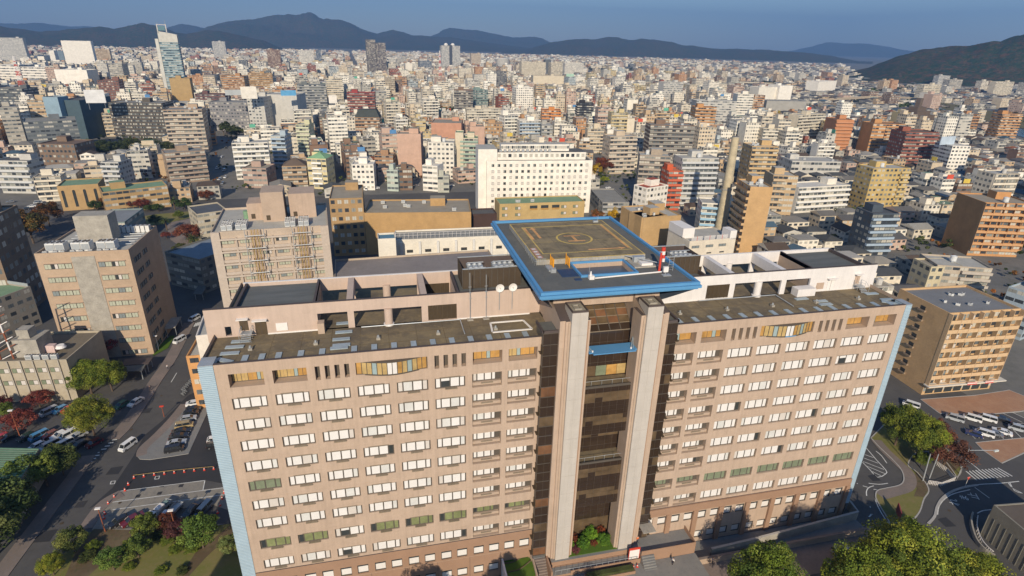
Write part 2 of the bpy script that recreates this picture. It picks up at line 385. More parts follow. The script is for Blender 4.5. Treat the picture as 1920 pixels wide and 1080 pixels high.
# right side: ramp road, turning loop, crossing
sheet('right_road', [(60.5, -80), (140, -80), (140, 14), (128, 33), (100, 62), (66, 80), (60.5, 80)], .03, ASPHN if False else ASPH)
def rim(name, pts, mat, z=.13, kw=.25):
    a = sum(pts[i][0]*pts[(i+1) % len(pts)][1]-pts[(i+1) % len(pts)][0]*pts[i][1] for i in range(len(pts)))
    if a < 0: pts = pts[::-1]
    mb = MB(); mb.prism(pts, 0, z, KERB, top=mat); o = tag(mb.build(name), kind='structure')
    m2 = MB(); strip(m2, pts+[pts[0]], kw, z+.03, KERB, 0); tag(m2.build('kerb'), kind='structure'); return o
rim('planting_strip', smooth(gk('k', [(190, 150), (250, 215), (330, 290), (395, 365), (412, 430), (385, 468), (300, 488), (238, 503), (222, 535), (232, 575), (300, 690), (330, 740), (395, 710), (470, 700), (520, 645), (548, 562), (580, 510), (560, 455), (500, 380), (440, 330), (500, 250), (640, 260), (760, 400), (750, 440), (770, 420), (790, 330), (600, 130), (420, -10), (300, 40)])), GRASS)
sstrip('stone_walkway', smooth(gk('k', [(225, 165), (285, 235), (375, 320), (440, 385), (455, 440), (430, 485), (340, 515), (250, 540)])), 2.6, .155, PAVE)
sheet('garden_soil', gk('k', [(470, 450), (500, 370), (560, 430), (580, 500), (545, 550), (480, 545), (500, 490)]), .15, SOIL)
sheet('garden_soil', gk('k', [(650, 270), (740, 390), (790, 340), (700, 250)]), .15, SOIL)
sstrip('kerb', smooth(gk('k', [(910, 468), (830, 480), (740, 510), (670, 560), (635, 620), (620, 680), (575, 730)])), .5, .16, KERB, 0)
sheet('lane_patch', gk('k', [(555, 560), (600, 455), (720, 470), (800, 430), (900, 470), (740, 510), (650, 590), (620, 690), (575, 730), (500, 720), (530, 650)]), .034, PAVEG if False else ASPH)
wl = MB()
tri = smooth(gk('k', [(160, 218), (230, 300), (290, 365), (292, 390), (235, 415), (185, 365), (133, 312)]), 2); strip(wl, tri, .2, .05, WPAINT)
for a, b in (((150, 262), (208, 282)), ((143, 285), (240, 320)), ((138, 308), (278, 362)), ((165, 340), (285, 390)), ((198, 375), (258, 404))): strip(wl, gk('k', [a, b]), .16, .052, WPAINT)
for pl in ([(225, 238), (262, 270), (298, 320)], [(175, 455), (245, 462), (305, 455)], [(210, 472), (175, 485), (160, 510), (162, 540)], [(95, 455), (102, 458)], [(135, 472), (168, 482)], [(208, 496), (240, 500)],
           [(185, 610), (187, 620)], [(176, 682), (200, 662), (186, 668)], [(225, 520), (225, 580), (270, 670), (318, 735)], [(600, 755), (640, 790)],
           [(890, 482), (990, 555)], [(908, 658), (945, 640), (1003, 633)], [(860, 478), (920, 463), (1060, 455), (1190, 442)], [(640, 668), (650, 610), (690, 560), (750, 525), (860, 498)],
           [(1115, 450), (1150, 490), (1215, 523)], [(1128, 452), (1160, 505), (1215, 523)], [(830, 295), (880, 330), (930, 372)], [(700, 185), (760, 235)]):
    strip(wl, smooth(gk('k', pl), 3), .2, .05, WPAINT)
for i in range(11):
    t = i/10; strip(wl, gk('k', [(832+t*215, 373-t*22), (905+t*240, 434-t*26)]), .32, .052, WPAINT)
for i in range(4): strip(wl, gk('l', [(560+i*280, 945-i*48), (760+i*280, 910-i*48)] if i < 1 else [(1390+(i-1)*60, 915-(i-1)*12), (1500+(i-1)*60, 895-(i-1)*12)]), .22, .05, WPAINT)
strip(wl, gk('l', [(1320, 765), (1640, 715)]), .25, .05, WPAINT)
tag(wl.build('road_marking'), kind='structure')
def letters(txt, c, x, y, size, rz, mat, name='road_lettering'):
    cu = bpy.data.curves.new(name, 'FONT'); cu.body = txt; cu.size = size; cu.align_x = 'CENTER'; cu.align_y = 'CENTER'
    o = bpy.data.objects.new(name, cu); COL.objects.link(o); dg = bpy.context.evaluated_depsgraph_get()
    me = bpy.data.meshes.new_from_object(o.evaluated_get(dg)); bpy.data.objects.remove(o)
    me.materials.clear(); me.materials.append(mat)
    q = bpy.data.objects.new(name, me); COL.objects.link(q); wx, wy = K(c, x, y); q.location = (wx, wy, .055); q.rotation_euler.z = rz
    return tag(q, kind='structure')
letters('止', 'k', 885, 540, 2.3, R(60), WPAINT); letters('ま', 'k', 822, 553, 2.0, R(60), WPAINT); letters('れ', 'k', 755, 583, 2.3, R(60), WPAINT)
sheet('lawn', gk('d', [(700, 215), (880, 185), (1075, 168), (1095, 200), (900, 245), (720, 250)]), .06, GRASS)
sheet('plaza_paving', gk('d', [(930, 235), (1100, 205), (1180, 330), (1190, 430), (1130, 440), (960, 330)]), .05, PAVE)
sheet('lawn', gk('d', [(1050, 300), (1120, 290), (1150, 380), (1090, 400)]), .07, GRASS)
sheet('lawn', gk('d', [(860, 985), (945, 940), (985, 870), (960, 870), (870, 950)]), .16, GRASSG)
# parking beyond the road, brick forecourt
rim('planting_strip', gk('i', [(1560, 370), (1820, 345), (1830, 420), (1700, 480), (1600, 410)]), BRICKP, .1)
rim('brick_forecourt', gk('i', [(1268, 140), (1560, 118), (1740, 90), (1960, 180), (1790, 205), (1560, 225), (1400, 212), (1370, 215)]), BRICKP, .1)
wl = MB()
for x in (1500, 1545, 1600, 1650, 1700, 1750): strip(wl, gk('i', [(x, 290), (x+60, 350)]), .15, .05, WPAINT)
for x in (1700, 1760, 1820): strip(wl, gk('i', [(x, 210), (x+110, 262)]), .15, .05, WPAINT)
tag(wl.build('parking_marking'), kind='structure')
# front street
sheet('front_pavement', [(20.2, -12.0), (60, -12.0), (60, -5.6), (20.2, -5.2)], .08, PAVE)
mb = MB(); mb.box(-14, 20.3, -13, -4.45, 0, 2.2, KERB, top=PAVEG); tag(mb.build('raised_pavement'), kind='structure')
sheet('ramp_surface', [(20.3, -5), (60.2, -5), (60.2, -.2), (20.3, -.2)], .06, PAVEG)
# river
sheet('river', gk('c', [(1395, 598), (1430, 640), (1520, 660), (1640, 690), (1800, 740), (2100, 830), (2400, 900), (2400, 840), (2100, 770), (1800, 705), (1640, 672), (1500, 630), (1440, 600), (1420, 590)]), .5, WATER)
RIVB = patchy('river_bank_grass', (.14, .12, .05), (.19, .15, .08), (.09, .10, .035), .02, .2)
sheet('river_bank', gk('c', [(1440, 600), (1500, 628), (1640, 668), (1800, 700), (2100, 765), (2100, 690), (1800, 640), (1600, 600), (1480, 582), (1420, 575)]), .6, RIVB)
sheet('river', gk('c', [(225, 480), (420, 482), (440, 500), (290, 500), (230, 492)]), .5, WATER)

# ------------------------------------------------------------------ the hospital
HOS = empty('hospital_building', (0, 0, 0), 0, 'huge beige tiled hospital block with a blue-edged rooftop helipad and twin white pillars', 'hospital')
TOPZ, RFZ, BRZ = 50.07, 49.4, 10.35
ROWZ = [44.5, 40.72, 36.98, 33.11, 29.36, 25.52, 21.7, 17.36, 13.0]
LC = [-57.41, -51.53, -45.69, -39.89, -34.08, -28.31, -22.45, -16.76]
RC = [51.29, 45.42, 39.65, 33.94, 28.03, 22.37, 16.6, 10.95]
WW, WH = 4.75, 2.05
def front(x0, x1, cols, side):
    hl = []
    for i, c in enumerate(cols):
        rec = i >= 6
        for r, z in enumerate(ROWZ):
            a, b = c, c+WW
            a, b = max(a, x0), min(b, x1)
            if rec: hl.append((a, b, z-2.5, z, .85))
            else: hl.append((a, b, z-WH, z, .28 if side == 'l' else .42))
    # top storey: balconies, slits and bow window
    for i in (0, 1, 6, 7): hl.append((max(cols[i]+.1, x0), min(cols[i]+WW, x1), 46.2, 48.4, 1.6))
    for i in (2, 5):
        for k in range(4): hl.append((cols[i]+.05+k*1.38, cols[i]+.75+k*1.38, 46.1, 48.4, .9))
    a, b = min(cols[3], cols[4]), max(cols[3], cols[4])+WW
    hl.append((a, b, 46.3, 48.4, 1.0))
    return hl
for side, x0, x1, cols in (('l', -58.97, -11.45, LC), ('r', 11.45, 57.47, RC)):
    hl = front(x0, x1, cols, side)
    mb = MB()
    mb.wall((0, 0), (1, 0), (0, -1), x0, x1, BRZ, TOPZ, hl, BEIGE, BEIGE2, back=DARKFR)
    # joints between storeys and bays as real shallow grooves: thin darker lines
    for z in ROWZ: 
        mb.box(x0, x1, -.012, 0, z+.42, z+.455, BEIGE2)
    # roof edge
    mb.box(x0, x1, .0, .45, TOPZ-.004, TOPZ+.06, COPING)
    mb.quad((x0, .45, RFZ), (x1, .45, RFZ), (x1, .45, TOPZ), (x0, .45, TOPZ), BEIGE2)
    # sides and back
    xe = -60.9 if side == 'l' else 58.75
    xo = x0 if side == 'l' else x1
    if side == 'l':
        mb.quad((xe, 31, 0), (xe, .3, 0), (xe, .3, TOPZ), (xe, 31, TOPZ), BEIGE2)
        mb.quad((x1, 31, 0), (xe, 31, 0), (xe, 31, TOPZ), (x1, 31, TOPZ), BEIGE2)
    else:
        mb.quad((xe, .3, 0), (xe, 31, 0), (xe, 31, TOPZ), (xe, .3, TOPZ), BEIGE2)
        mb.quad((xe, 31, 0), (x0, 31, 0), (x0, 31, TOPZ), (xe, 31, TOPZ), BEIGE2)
    # brown base storeys
    if side == 'l':
        hb = []
        for c in cols:
            for q in (.12, 2.95):
                hb.append((c+q, c+q+1.85, 6.35, 8.35, .3)); hb.append((c+q, c+q+1.85, 1.6, 3.6, .3))
        mb.wall((0, -.03), (1, 0), (0, -1), x0, x1, 0, BRZ, hb, BROWNB, BROWNB, back=BLIND)
        for c in cols: mb.box(c-.62, c-.56, -.045, -.03, 0, 6.0, COPING)
        for z in (6.0,): mb.box(x0, x1, -.042, -.03, z, z+.05, BEIGE2)
    else:
        mb.quad((x0, -.35, 8.65), (x1, -.35, 8.65), (x1, -.35, BRZ), (x0, -.35, BRZ), BROWNB)
        mb.quad((x1, -.35, 8.65), (x0, -.35, 8.65), (x0, .0, 8.65), (x1, .0, 8.65), BROWNB)
        mb.quad((x0, -.35, BRZ), (x1, -.35, BRZ), (x1, .0, BRZ), (x0, .0, BRZ), BROWNB)
        hb = []
        for c in cols:
            for q in (.12, 2.95):
                hb.append((max(c+q, x0), c+q+1.85, 6.1, 8.1, .3)); hb.append((max(c+q, x0), c+q+1.85, 1.0, 2.9, .3))
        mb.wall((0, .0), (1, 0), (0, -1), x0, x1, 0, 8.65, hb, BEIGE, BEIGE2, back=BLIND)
        for c in cols: mb.box(c-1.05, c-.05, -.45, .0, 0, 8.66, BROWNB)
        mb.box(x1-.9, x1, -.45, .0, 0, 8.66, BROWNB)
    mb.box(x0, x1, -.08, .0, BRZ-.06, BRZ+.06, COPING)
    mb.build('wing_wall', HOS)
    # roof deck
    mb = MB(); mb.quad((xe, .45, RFZ), (11.45*(-1 if side == 'l' else 1), .45, RFZ), (11.45*(-1 if side == 'l' else 1), 31, RFZ), (xe, 31, RFZ), ROOF_A) if side == 'l' else mb.quad((11.45, .45, RFZ), (xe, .45, RFZ), (xe, 31, RFZ), (11.45, 31, RFZ), ROOF_A)
    for k in range(1, 11):
        x_ = (xe if side == 'l' else 11.45)+k*4.35; mb.box(x_-.03, x_+.03, .5, 9.7, RFZ, RFZ+.02, SOIL, bottom=False)
    for y_ in (3.6, 6.7): mb.box(min(xe, 11.45*(-1 if side == 'l' else 1))+.3, max(xe, 11.45*(-1 if side == 'l' else 1))-.3, y_-.03, y_+.03, RFZ, RFZ+.024, SOIL, bottom=False)
    mb.build('roof', HOS)
    mb = MB(); x_ = -30 if side == 'l' else 30; mb.tube((x_-9, 9.2, RFZ+.25), (x_+7, 9.2, RFZ+.25), .09, STEEL); mb.tube((x_+7, 9.2, RFZ+.25), (x_+7, 4.0, RFZ+.25), .09, STEEL); mb.build('roof_pipe', HOS)
    for k in range(5):
        mb = MB(); xx = (-55+k*9.3) if side == 'l' else (15+k*9.2); mb.box(xx-.3, xx+.3, 4.7, 5.3, RFZ, RFZ+.35, CONC); mb.cyl(xx, 5, RFZ+.35, RFZ+.7, .15, STEEL, n=8); mb.build('roof_vent', HOS)
    # ribbed blue corner cladding
    mb = MB(); xa, xb = (min(xe, xo), max(xe, xo)); n = 150
    for k in range(n):
        z = 3.5+k*(TOPZ-3.5)/n; h = (TOPZ-3.5)/n
        mb.box(xa-.05, xb, -.12, 2.4, z, z+h*.55, MATS['pale_blue_rib'] if 'pale_blue_rib' in MATS else solid('pale_blue_rib', (.40, .50, .56), .45, var=.06))
        mb.box(xa, xb-.01, -.04, 2.3, z+h*.55, z+h, MATS['blue_rib_gap'] if 'blue_rib_gap' in MATS else solid('blue_rib_gap', (.27, .37, .45), .5))
    mb.box(xa-.05, xb, -.12, 2.4, TOPZ, TOPZ+.1, STEEL)
    mb.build('corner_cladding', HOS)
# window units
def win_mesh(kind, wd, ht, rec=False, plain=False):
    mb = MB(); fr = .2
    mb.box(0, wd, .0, .05, 0, ht, DARKFR)
    ws = [.175, .325, .325, .175]; x = .0
    hdr = 0.36 if not rec and not plain else .12 if rec else .3  # plain kind: dark top strip carries the reveal's shade in its colour
    zz0, zz1 = .17, ht-hdr
    for i, q in enumerate(ws):
        pw = (wd-fr)*q
        m = {'w': BLIND, 'q': BLIND3, 'g': GREENB, 'y': YELB, 'd': GLD, 'p': BLIND2}[kind[i]]
        if kind[i] == 'd':
            mb.quad((x+fr, -.02, zz0), (x+pw, -.02, zz0), (x+pw, -.02, zz1), (x+fr, -.02, zz1), GLD)
            if i in (1, 2): mb.quad((x+fr, -.03, zz0+(zz1-zz0)*.7), (x+pw, -.03, zz0+(zz1-zz0)*.7), (x+pw, -.03, zz1), (x+fr, -.03, zz1), BLIND)
        else: mb.quad((x+fr, -.02, zz0), (x+pw, -.02, zz0), (x+pw, -.02, zz1), (x+fr, -.02, zz1), m)
        x += pw
    if not rec and not plain:
        mb.box(0, wd, -.2, .0, ht-.17, ht-.02, MATS.get('window_header') or solid('window_header', (.24, .19, .135), .6))
        mb.box(0.02, .75, -.22, -.01, ht-.14, ht+.0, BEIGE); mb.box(wd-.75, wd-.02, -.22, -.01, ht-.14, ht+.0, BEIGE)
        mb.box(wd*.33, wd*.72, -.5, -.02, -.12, .0, MATS['window_header'])
    return mb.mesh('window')
KINDS = ['wwww', 'wqww', 'wwww', 'wwqw', 'pwww', 'wwwp', 'wwpq', 'wwww', 'wwww', 'pqwp', 'wwww', 'qwww', 'wwww', 'qwwq', 'qqww', 'wwwq', 'wdww', 'wwpw', 'wwwd']
WM = {}
def wm(k, rec, plain=False):
    key = (k, rec, plain)
    if key not in WM: WM[key] = win_mesh(k, WW if not rec else WW-.9, WH if not rec else 1.55, rec, plain)
    return WM[key]
hdr = solid('window_header', (.24, .19, .135), .6)
for side, cols in (('l', LC), ('r', RC)):
    for r, z in enumerate(ROWZ):
        for i, c in enumerate(cols):
            k = KINDS[(i*7+r*5+(3 if side == 'r' else 0)+(i*r) % 4) % len(KINDS)]
            if r == 7: k = 'gggg' if side == 'r' else 'dyyy'
            if side == 'l' and r == 4 and i == 0: k = 'gggg'
            if side == 'l' and r == 7 and i == 2: k = 'pdww'
            if i < 6:
                inst(wm(k, False, side == 'r'), 'window', HOS, (c+.001, .2 if side == 'l' else .34, z-WH+.001))
            else:
                inst(wm(k, True), 'recessed_window', HOS, (c+.1 if side == 'l' else c+.1, .72, z-1.78))
                q = inst(MATS.get('_ledge') or MATS.setdefault('_ledge', (lambda b: (b.box(0, WW-.1, 0, .45, 0, .52, BEIGE2), b.box(WW*.3, WW*.7, -.14, 0, .3, .5, MATS['window_header']), b.mesh('balcony_ledge'))[2])(MB())), 'balcony_ledge', HOS, (c+.05 if side == 'l' else max(c, 11.5)+.05, .38, z-2.34))
                if side == 'r' and i == 7: q.scale.x = .9
# small lower windows: header bars as parts
mb = MB(); mb.box(0, 1.85, -.05, .3, 1.55, 1.98, GLD); mb.box(0, .07, -.05, .2, 0, 1.6, DARKFR); mb.box(1.78, 1.85, -.05, .2, 0, 1.6, DARKFR); mb.box(0.07, 1.78, -.05, .2, 0, .07, DARKFR); smallw = mb.mesh('lower_window')
for side, cols in (('l', LC), ('r', RC)):
    for c in cols:
        for q in (.12, 2.95):
            if c+q < 11.5 and side == 'r': continue
            inst(smallw, 'lower_window', HOS, (c+q, .15, 6.36 if side == 'l' else 6.11)); inst(smallw, 'lower_window', HOS, (c+q, .15, 1.61 if side == 'l' else 1.01))
# top storey timber fronts
def timber(wd, ht, seq):
    mb = MB(); x = .05; mb.box(0, wd, 0, .05, 0, ht, DARKFR); ln = {'y': .8, 'Y': 1.15, 'o': .8, 'O': 1.6, 'b': .62, 'w': .7}; tot = sum(ln[q] for q in seq); k_ = (wd-.1)/tot
    for q in seq:
        w_ = ln[q]*k_; m = {'y': YELW, 'Y': YELW, 'o': ORANGE, 'O': ORANGE, 'b': LBLUE, 'w': BLIND}[q]
        mb.quad((x+.04, -.02, .12), (x+w_-.04, -.02, .12), (x+w_-.04, -.02, ht-.08), (x+.04, -.02, ht-.08), m)
        if q in 'YO': mb.box(x+w_*.5-.02, x+w_*.5+.02, -.03, -.02, .12, ht-.08, BROWNB)
        x += w_
    return mb.mesh('timber_front')
TSEQ = {('l', 0): 'yyYOby', ('l', 1): 'yYYboo', ('l', 6): 'OobO', ('l', 7): 'yybOo', ('r', 0): 'ybOo', ('r', 1): 'ybOO', ('r', 6): 'Oobo', ('r', 7): 'obO'}
for side, cols in (('l', LC), ('r', RC)):
    for i in (0, 1, 6, 7):
        a = cols[i]+.15; b = cols[i]+WW-.05
        if side == 'r' and i == 7: a = 11.5
        inst(timber(b-a, 2.15, TSEQ[(side, i)]), 'balcony_front', HOS, (a, 1.5, 46.22))
    a = min(cols[3], cols[4]); wd = abs(cols[3]-cols[4])+WW
    mb = MB(); n = 14; r = random.Random(5)
    for k in range(n):
        t0, t1 = k/n, (k+1)/n
        f = lambda t: -1.05*math.sin(PI*t)**1.3+.35
        x0, x1 = a+.1+t0*(wd-.2), a+.1+t1*(wd-.2); y0, y1 = f(t0), f(t1)
        m = (ORANGE, YELW, YELW, LBLUE, YELW, YELW, BLIND, BLIND, ORANGE, YELW, LBLUE, YELW, ORANGE, ORANGE)[k]
        mb.quad((x0, y0, 46.3), (x1, y1, 46.3), (x1, y1, 48.35), (x0, y0, 48.35), m)
        mb.box(x1-.05, x1+.05, y1-.05, y1+.05, 46.3, 48.35, DARKFR)
        for z0, z1 in ((46.15, 46.35), (48.3, 48.42)):
            mb.quad((x0, y0-.08, z0), (x1, y1-.08, z0), (x1, y1-.08, z1), (x0, y0-.08, z1), BLUE if (side == 'r' and z0 < 47 and 5 < k < 9) else DARKFR)
            mb.quad((x0, y0-.08, z1), (x1, y1-.08, z1), (x1, .9, z1), (x0, .9, z1), DARKFR); mb.quad((x0, .9, z0), (x1, .9, z0), (x1, y1-.08, z0), (x0, y0-.08, z0), DARKFR)
    mb.build('bow_window', HOS)
# roof walkway plates
mb = MB(); mb.box(-.42, .42, -1.3, 1.3, 0, .14, SILVER); plate = mb.mesh('roof_plate')
PL = [(-55.3, 1.95), (-53, 1.95), (-50.7, 1.95), (-47.6, 1.95), (-44.6, 1.95)]+[(-40+i*2.95, 1.95) for i in range(10)]
PR = [(13.5+i*3.05, 2.0) for i in range(15)]
for x, y in PL+PR: inst(plate, 'roof_plate', HOS, (x, y, RFZ+.02))
for x, y, a in ((-58, 2.2, 60), (-57.7, 4.3, 88), (-57.4, 6.2, 88), (-56.9, 7.9, 88), (-42.2, 3.1, 90), (-41.9, 3.95, 90), (-42.0, 5.9, 90), (-41.7, 8.3, 90), (-41.7, 11.5, 90), (56.5, 2.6, 55), (57.2, 3.9, 88), (56.4, 6.8, 88), (43.8, 4.0, 90), (43.9, 5.4, 90), (41, 7, 90)):
    inst(plate, 'roof_plate', HOS, (x, y, RFZ+.03), R(a), (1, 1, 1))
# rooftop storey: front and rear screens, closed blocks, beams
PW = solid('rooftop_white_wall', (.70, .66, .63), .8, var=.05, streak=.06); PB = solid('rooftop_beige_wall', (.52, .40, .325), .8, var=.05, streak=.06)
PH = 54.2
for side in 'lr':
    s = -1 if side == 'l' else 1
    fm = PB if side == 'l' else PW
    X = (lambda a: -a-.9) if side == 'l' else (lambda a: a)
    if side == 'l': x0, x1, ops, lou = -61.9, -10.8, [(-45.6, -41.0), (-40.0, -29.25)], (-28.2, -23.45)
    else: x0, x1, ops, lou = 10.5, 59.3, [(28.4, 38.25), (39.3, 44.6)], (22.65, 27.3)
    hl = [(a, b, RFZ, 52.3, .4) for a, b in ops]+[(lou[0], lou[1], RFZ+.2, 52.3, .4)]
    if side == 'l': hl += [(-59.3, -58.4, 49.6, 51.2, .4)]
    mb = MB()
    mb.wall((0, 9.8), (1, 0), (0, -1), x0, x1, RFZ-.7, PH, hl, fm)
    mb.wall((0, 10.2), (1, 0), (0, 1), x0, x1, RFZ, PH, [(h[0], h[1], h[2], h[3], 0) for h in hl], fm)
    mb.box(x0, x1, 9.75, 10.25, PH, PH+.06, COPING if side == 'l' else COPING)
    # white skirting
    segs = [(-53.2, -45.7), (-23.4, -10.9)] if side == 'l' else [(11.5, 22.6), (44.7, 57)]
    for a, b in segs: mb.box(a, b, 9.7, 9.8, RFZ, RFZ+.22, WHITEW)
    # rear screen
    h2 = [(a, b, RFZ, 52.0, .4) for a, b in ops]+[(lou[0], lou[1], RFZ+.2, 52.0, .4)]
    rx0, rx1 = (-58, -10.8) if side == 'l' else (10.5, 56.6)
    mb.wall((0, 19.8), (1, 0), (0, -1), rx0, rx1, RFZ, PH, h2, fm); mb.wall((0, 20.2), (1, 0), (0, 1), rx0, rx1, RFZ, PH, [(h[0], h[1], h[2], h[3], 0) for h in h2], fm)
    mb.box(rx0, rx1, 19.75, 20.25, PH, PH+.06, WHITEW)
    mb.build('rooftop_screen_wall', HOS)
    # closed stair block at the far end
    mb = MB(); a, b = (-57.6, -45.7) if side == 'l' else (44.7, 56.6)
    mb.quad((a, 19.8, RFZ), (a, 10.2, RFZ), (a, 10.2, PH), (a, 19.8, PH), BEIGE2); mb.quad((b, 10.2, RFZ), (b, 19.8, RFZ), (b, 19.8, PH), (b, 10.2, PH), BEIGE2 if side == 'l' else PW)
    mb.quad((a, 10.2, 53.6), (b, 10.2, 53.6), (b, 19.8, 53.6), (a, 19.8, 53.6), ROOF_G)
    for xx in (a, b-.35): mb.box(xx, xx+.35, 10.25, 19.75, 53.5, PH+.05, COPING)
    mb.build('stair_block', HOS)
    # open frame beams
    for bx in ((-40.5, -28.75) if side == 'l' else (27.85, 38.75)):
        mb = MB(); mb.box(bx-.5, bx+.5, 10.2, 19.8, 52.3, PH-.02, fm if side == 'l' else PW); mb.build('roof_beam', HOS)
    # round columns
    for cx in ((-34.6,) if side == 'l' else (33.4,)):
        for cy in (9.95, 20.0):
            mb = MB(); mb.cyl(cx, cy, RFZ, 52.4, .68, fm, n=20); mb.cyl(cx, cy, RFZ, RFZ+.25, .85, WHITEW, n=20); mb.build('round_column', HOS)
    # louvre panels
    for yy in (10.0, 20.0):
        mb = MB(); n = 18; a, b = lou[0]+.03, lou[1]-.03
        for k in range(n):
            z = RFZ+.25+k*(2.6/n); mb.box(a, b, yy-.1, yy+.05, z, z+2.6/n*.6, LOUVRE)
        mb.box(a, b, yy+.05, yy+.1, RFZ+.2, 52.2, COPING)
        for k in range(7): xx = a+k*(b-a)/6; mb.box(xx-.04, xx+.04, yy-.14, yy+.05, RFZ+.2, 52.3, LOUVRE)
        mb.build('louvre_panel', HOS)
    # inner block next to the core with cooling towers
    a, b = (-23.3, -9) if side == 'l' else (9, 22.5)
    mb = MB(); mb.box(a, b, 10.2, 19.8, RFZ, 53.5, fm, top=ROOF_D)
    for yy in (): pass
    e = a if side == 'l' else b-.35
    mb.box(e, e+.35, 10.25, 19.75, 53.4, PH+.04, COPING); mb.build('plant_room', HOS)
    ca, cb = (-22.0, -11.9) if side == 'l' else (12.2, 22.2)
    tw = empty('cooling_tower_enclosure', (0, 0, 0)); tw.parent = HOS
    mb = MB(); y0, y1, z0, z1 = 12.8, 18.8, 53.6, 57.1
    for k in range(16):
        z = z0+k*(z1-z0)/16; h = (z1-z0)/16*.62
        mb.box(ca, cb, y0, y0+.08, z, z+h, LOUVRE); mb.box(ca, cb, y1-.08, y1, z, z+h, LOUVRE)
        mb.box(ca, ca+.08, y0+.08, y1-.08, z, z+h, LOUVRE); mb.box(cb-.08, cb, y0+.08, y1-.08, z, z+h, LOUVRE)
    for p in ((ca, y0+.12, cb, y0+.12), (ca+.12, y0, ca+.12, y1), (cb-.12, y0, cb-.12, y1), (ca, y1-.12, cb, y1-.12)):
        mb.quad((p[0], p[1], z0), (p[2], p[3], z0), (p[2], p[3], z1-.1), (p[0], p[1], z1-.1), COPING)
    n = 10
    for k in range(n+1): xx = ca+k*(cb-ca)/n; mb.box(xx-.04, xx+.04, y0-.05, y0+.1, z0, z1+.05, DARKFR)
    mb.box(ca, cb, y0-.05, y0+.15, z1, z1+.12, STEEL); mb.box(ca, cb, y1-.15, y1+.05, z1, z1+.12, STEEL)
    mb.build('louvre_screen', tw)
    for bx0, bn in ((ca+1.3, 3), (ca+5.8, 4)):
        mb = MB()
        for i in range(bn):
            for j in range(2):
                x_, y_ = bx0+i*.95, y0+1.3+j*1.9
                mb.box(x_, x_+.88, y_, y_+1.7, z0, z1-.7, STEEL)
                mb.cyl(x_+.44, y_+.85, z1-.7, z1-.35, .42, WHITEW if False else STEEL, r1=.3, n=10)
        mb.tube((bx0, y0+1, z1-.2), (bx0+bn*.95, y0+1, z1-.2), .07, STEEL); mb.tube((bx0, y0+3.4, z1-.1), (bx0+bn*.95, y0+3.4, z1-.1), .07, STEEL)
        mb.build('cooling_unit', tw)
# doors and fittings on the rooftop walls
def door(x0, x1, z0, z1, m, hood=True):
    mb = MB(); mb.box(x0, x1, 9.72, 9.8, z0, z1, m); mb.box((x0+x1)/2-.02, (x0+x1)/2+.02, 9.7, 9.72, z0, z1, COPING)
    if hood: mb.box(x0-.3, x1+.2, 9.0, 9.8, z1+.3, z1+.42, WHITEW)
    return mb.build('roof_door', HOS)
door(-54.9, -53.25, RFZ+.05, 51.7, LOUVRE); door(-57.1, -55.9, 50.4, 52.1, LOUVRE)
door(48.6, 50.1, RFZ+.05, 51.6, WHITEW); door(54.7, 55.8, 50.4, 52.1, BEIGE)
mb = MB(); mb.box(-51.9, -50.2, 9.68, 9.8, 49.9, 51.2, WHITEW); mb.build('notice_board', HOS)
mb = MB(); mb.box(46.2, 47.8, 9.7, 9.8, 49.9, 51.2, BEIGE); mb.build('notice_board', HOS)
for sx, d in ((-56.9, 1), (54.6, 1)):
    st = empty('roof_steps', (sx, 9.6, RFZ)); st.parent = HOS
    mb = MB()
    mb.box(0, 1.6, -1.1, 0, .85, .95, STEEL)
    for i in range(4): mb.box(0.1, 1.5, -1.1-.3*(i+1), -1.1-.3*i, .7-.2*i, .76-.2*i, STEEL)
    mb.build('landing', st); mb = MB()
    for x_ in (0, 1.6):
        for y_ in (-.02, -1.1, -2.2): mb.tube((x_, y_, 0), (x_, y_, 1.9 if y_ > -2 else 1.1), .03, STEEL)
        mb.tube((x_, 0, 1.9), (x_, -1.1, 1.9), .03, STEEL); mb.tube((x_, -1.1, 1.9), (x_, -2.2, 1.1), .03, STEEL); mb.tube((x_, 0, 1.4), (x_, -1.1, 1.4), .025, STEEL)
    mb.build('railing', st)
mb = MB(); mb.box(40.8, 44.7, 8.0, 9.8, RFZ, 50.9, PW); mb.build('white_duct_box', HOS)
mb = MB(); mb.box(-45.6, -44.6, 8.4, 9.8, RFZ, 51.2, BEIGE2); mb.build('beige_duct_box', HOS)
# painted frame on the left roof
mb = MB(); q = [(-18.5, 4.0), (-11.9, 4.0), (-12.6, 7.4), (-18.2, 7.4), (-18.5, 4.0)]
for i in range(4): strip(mb, [q[i], q[i+1]], .3, RFZ+.14, WHITEW, RFZ)
mb.build('white_roof_kerb', HOS)
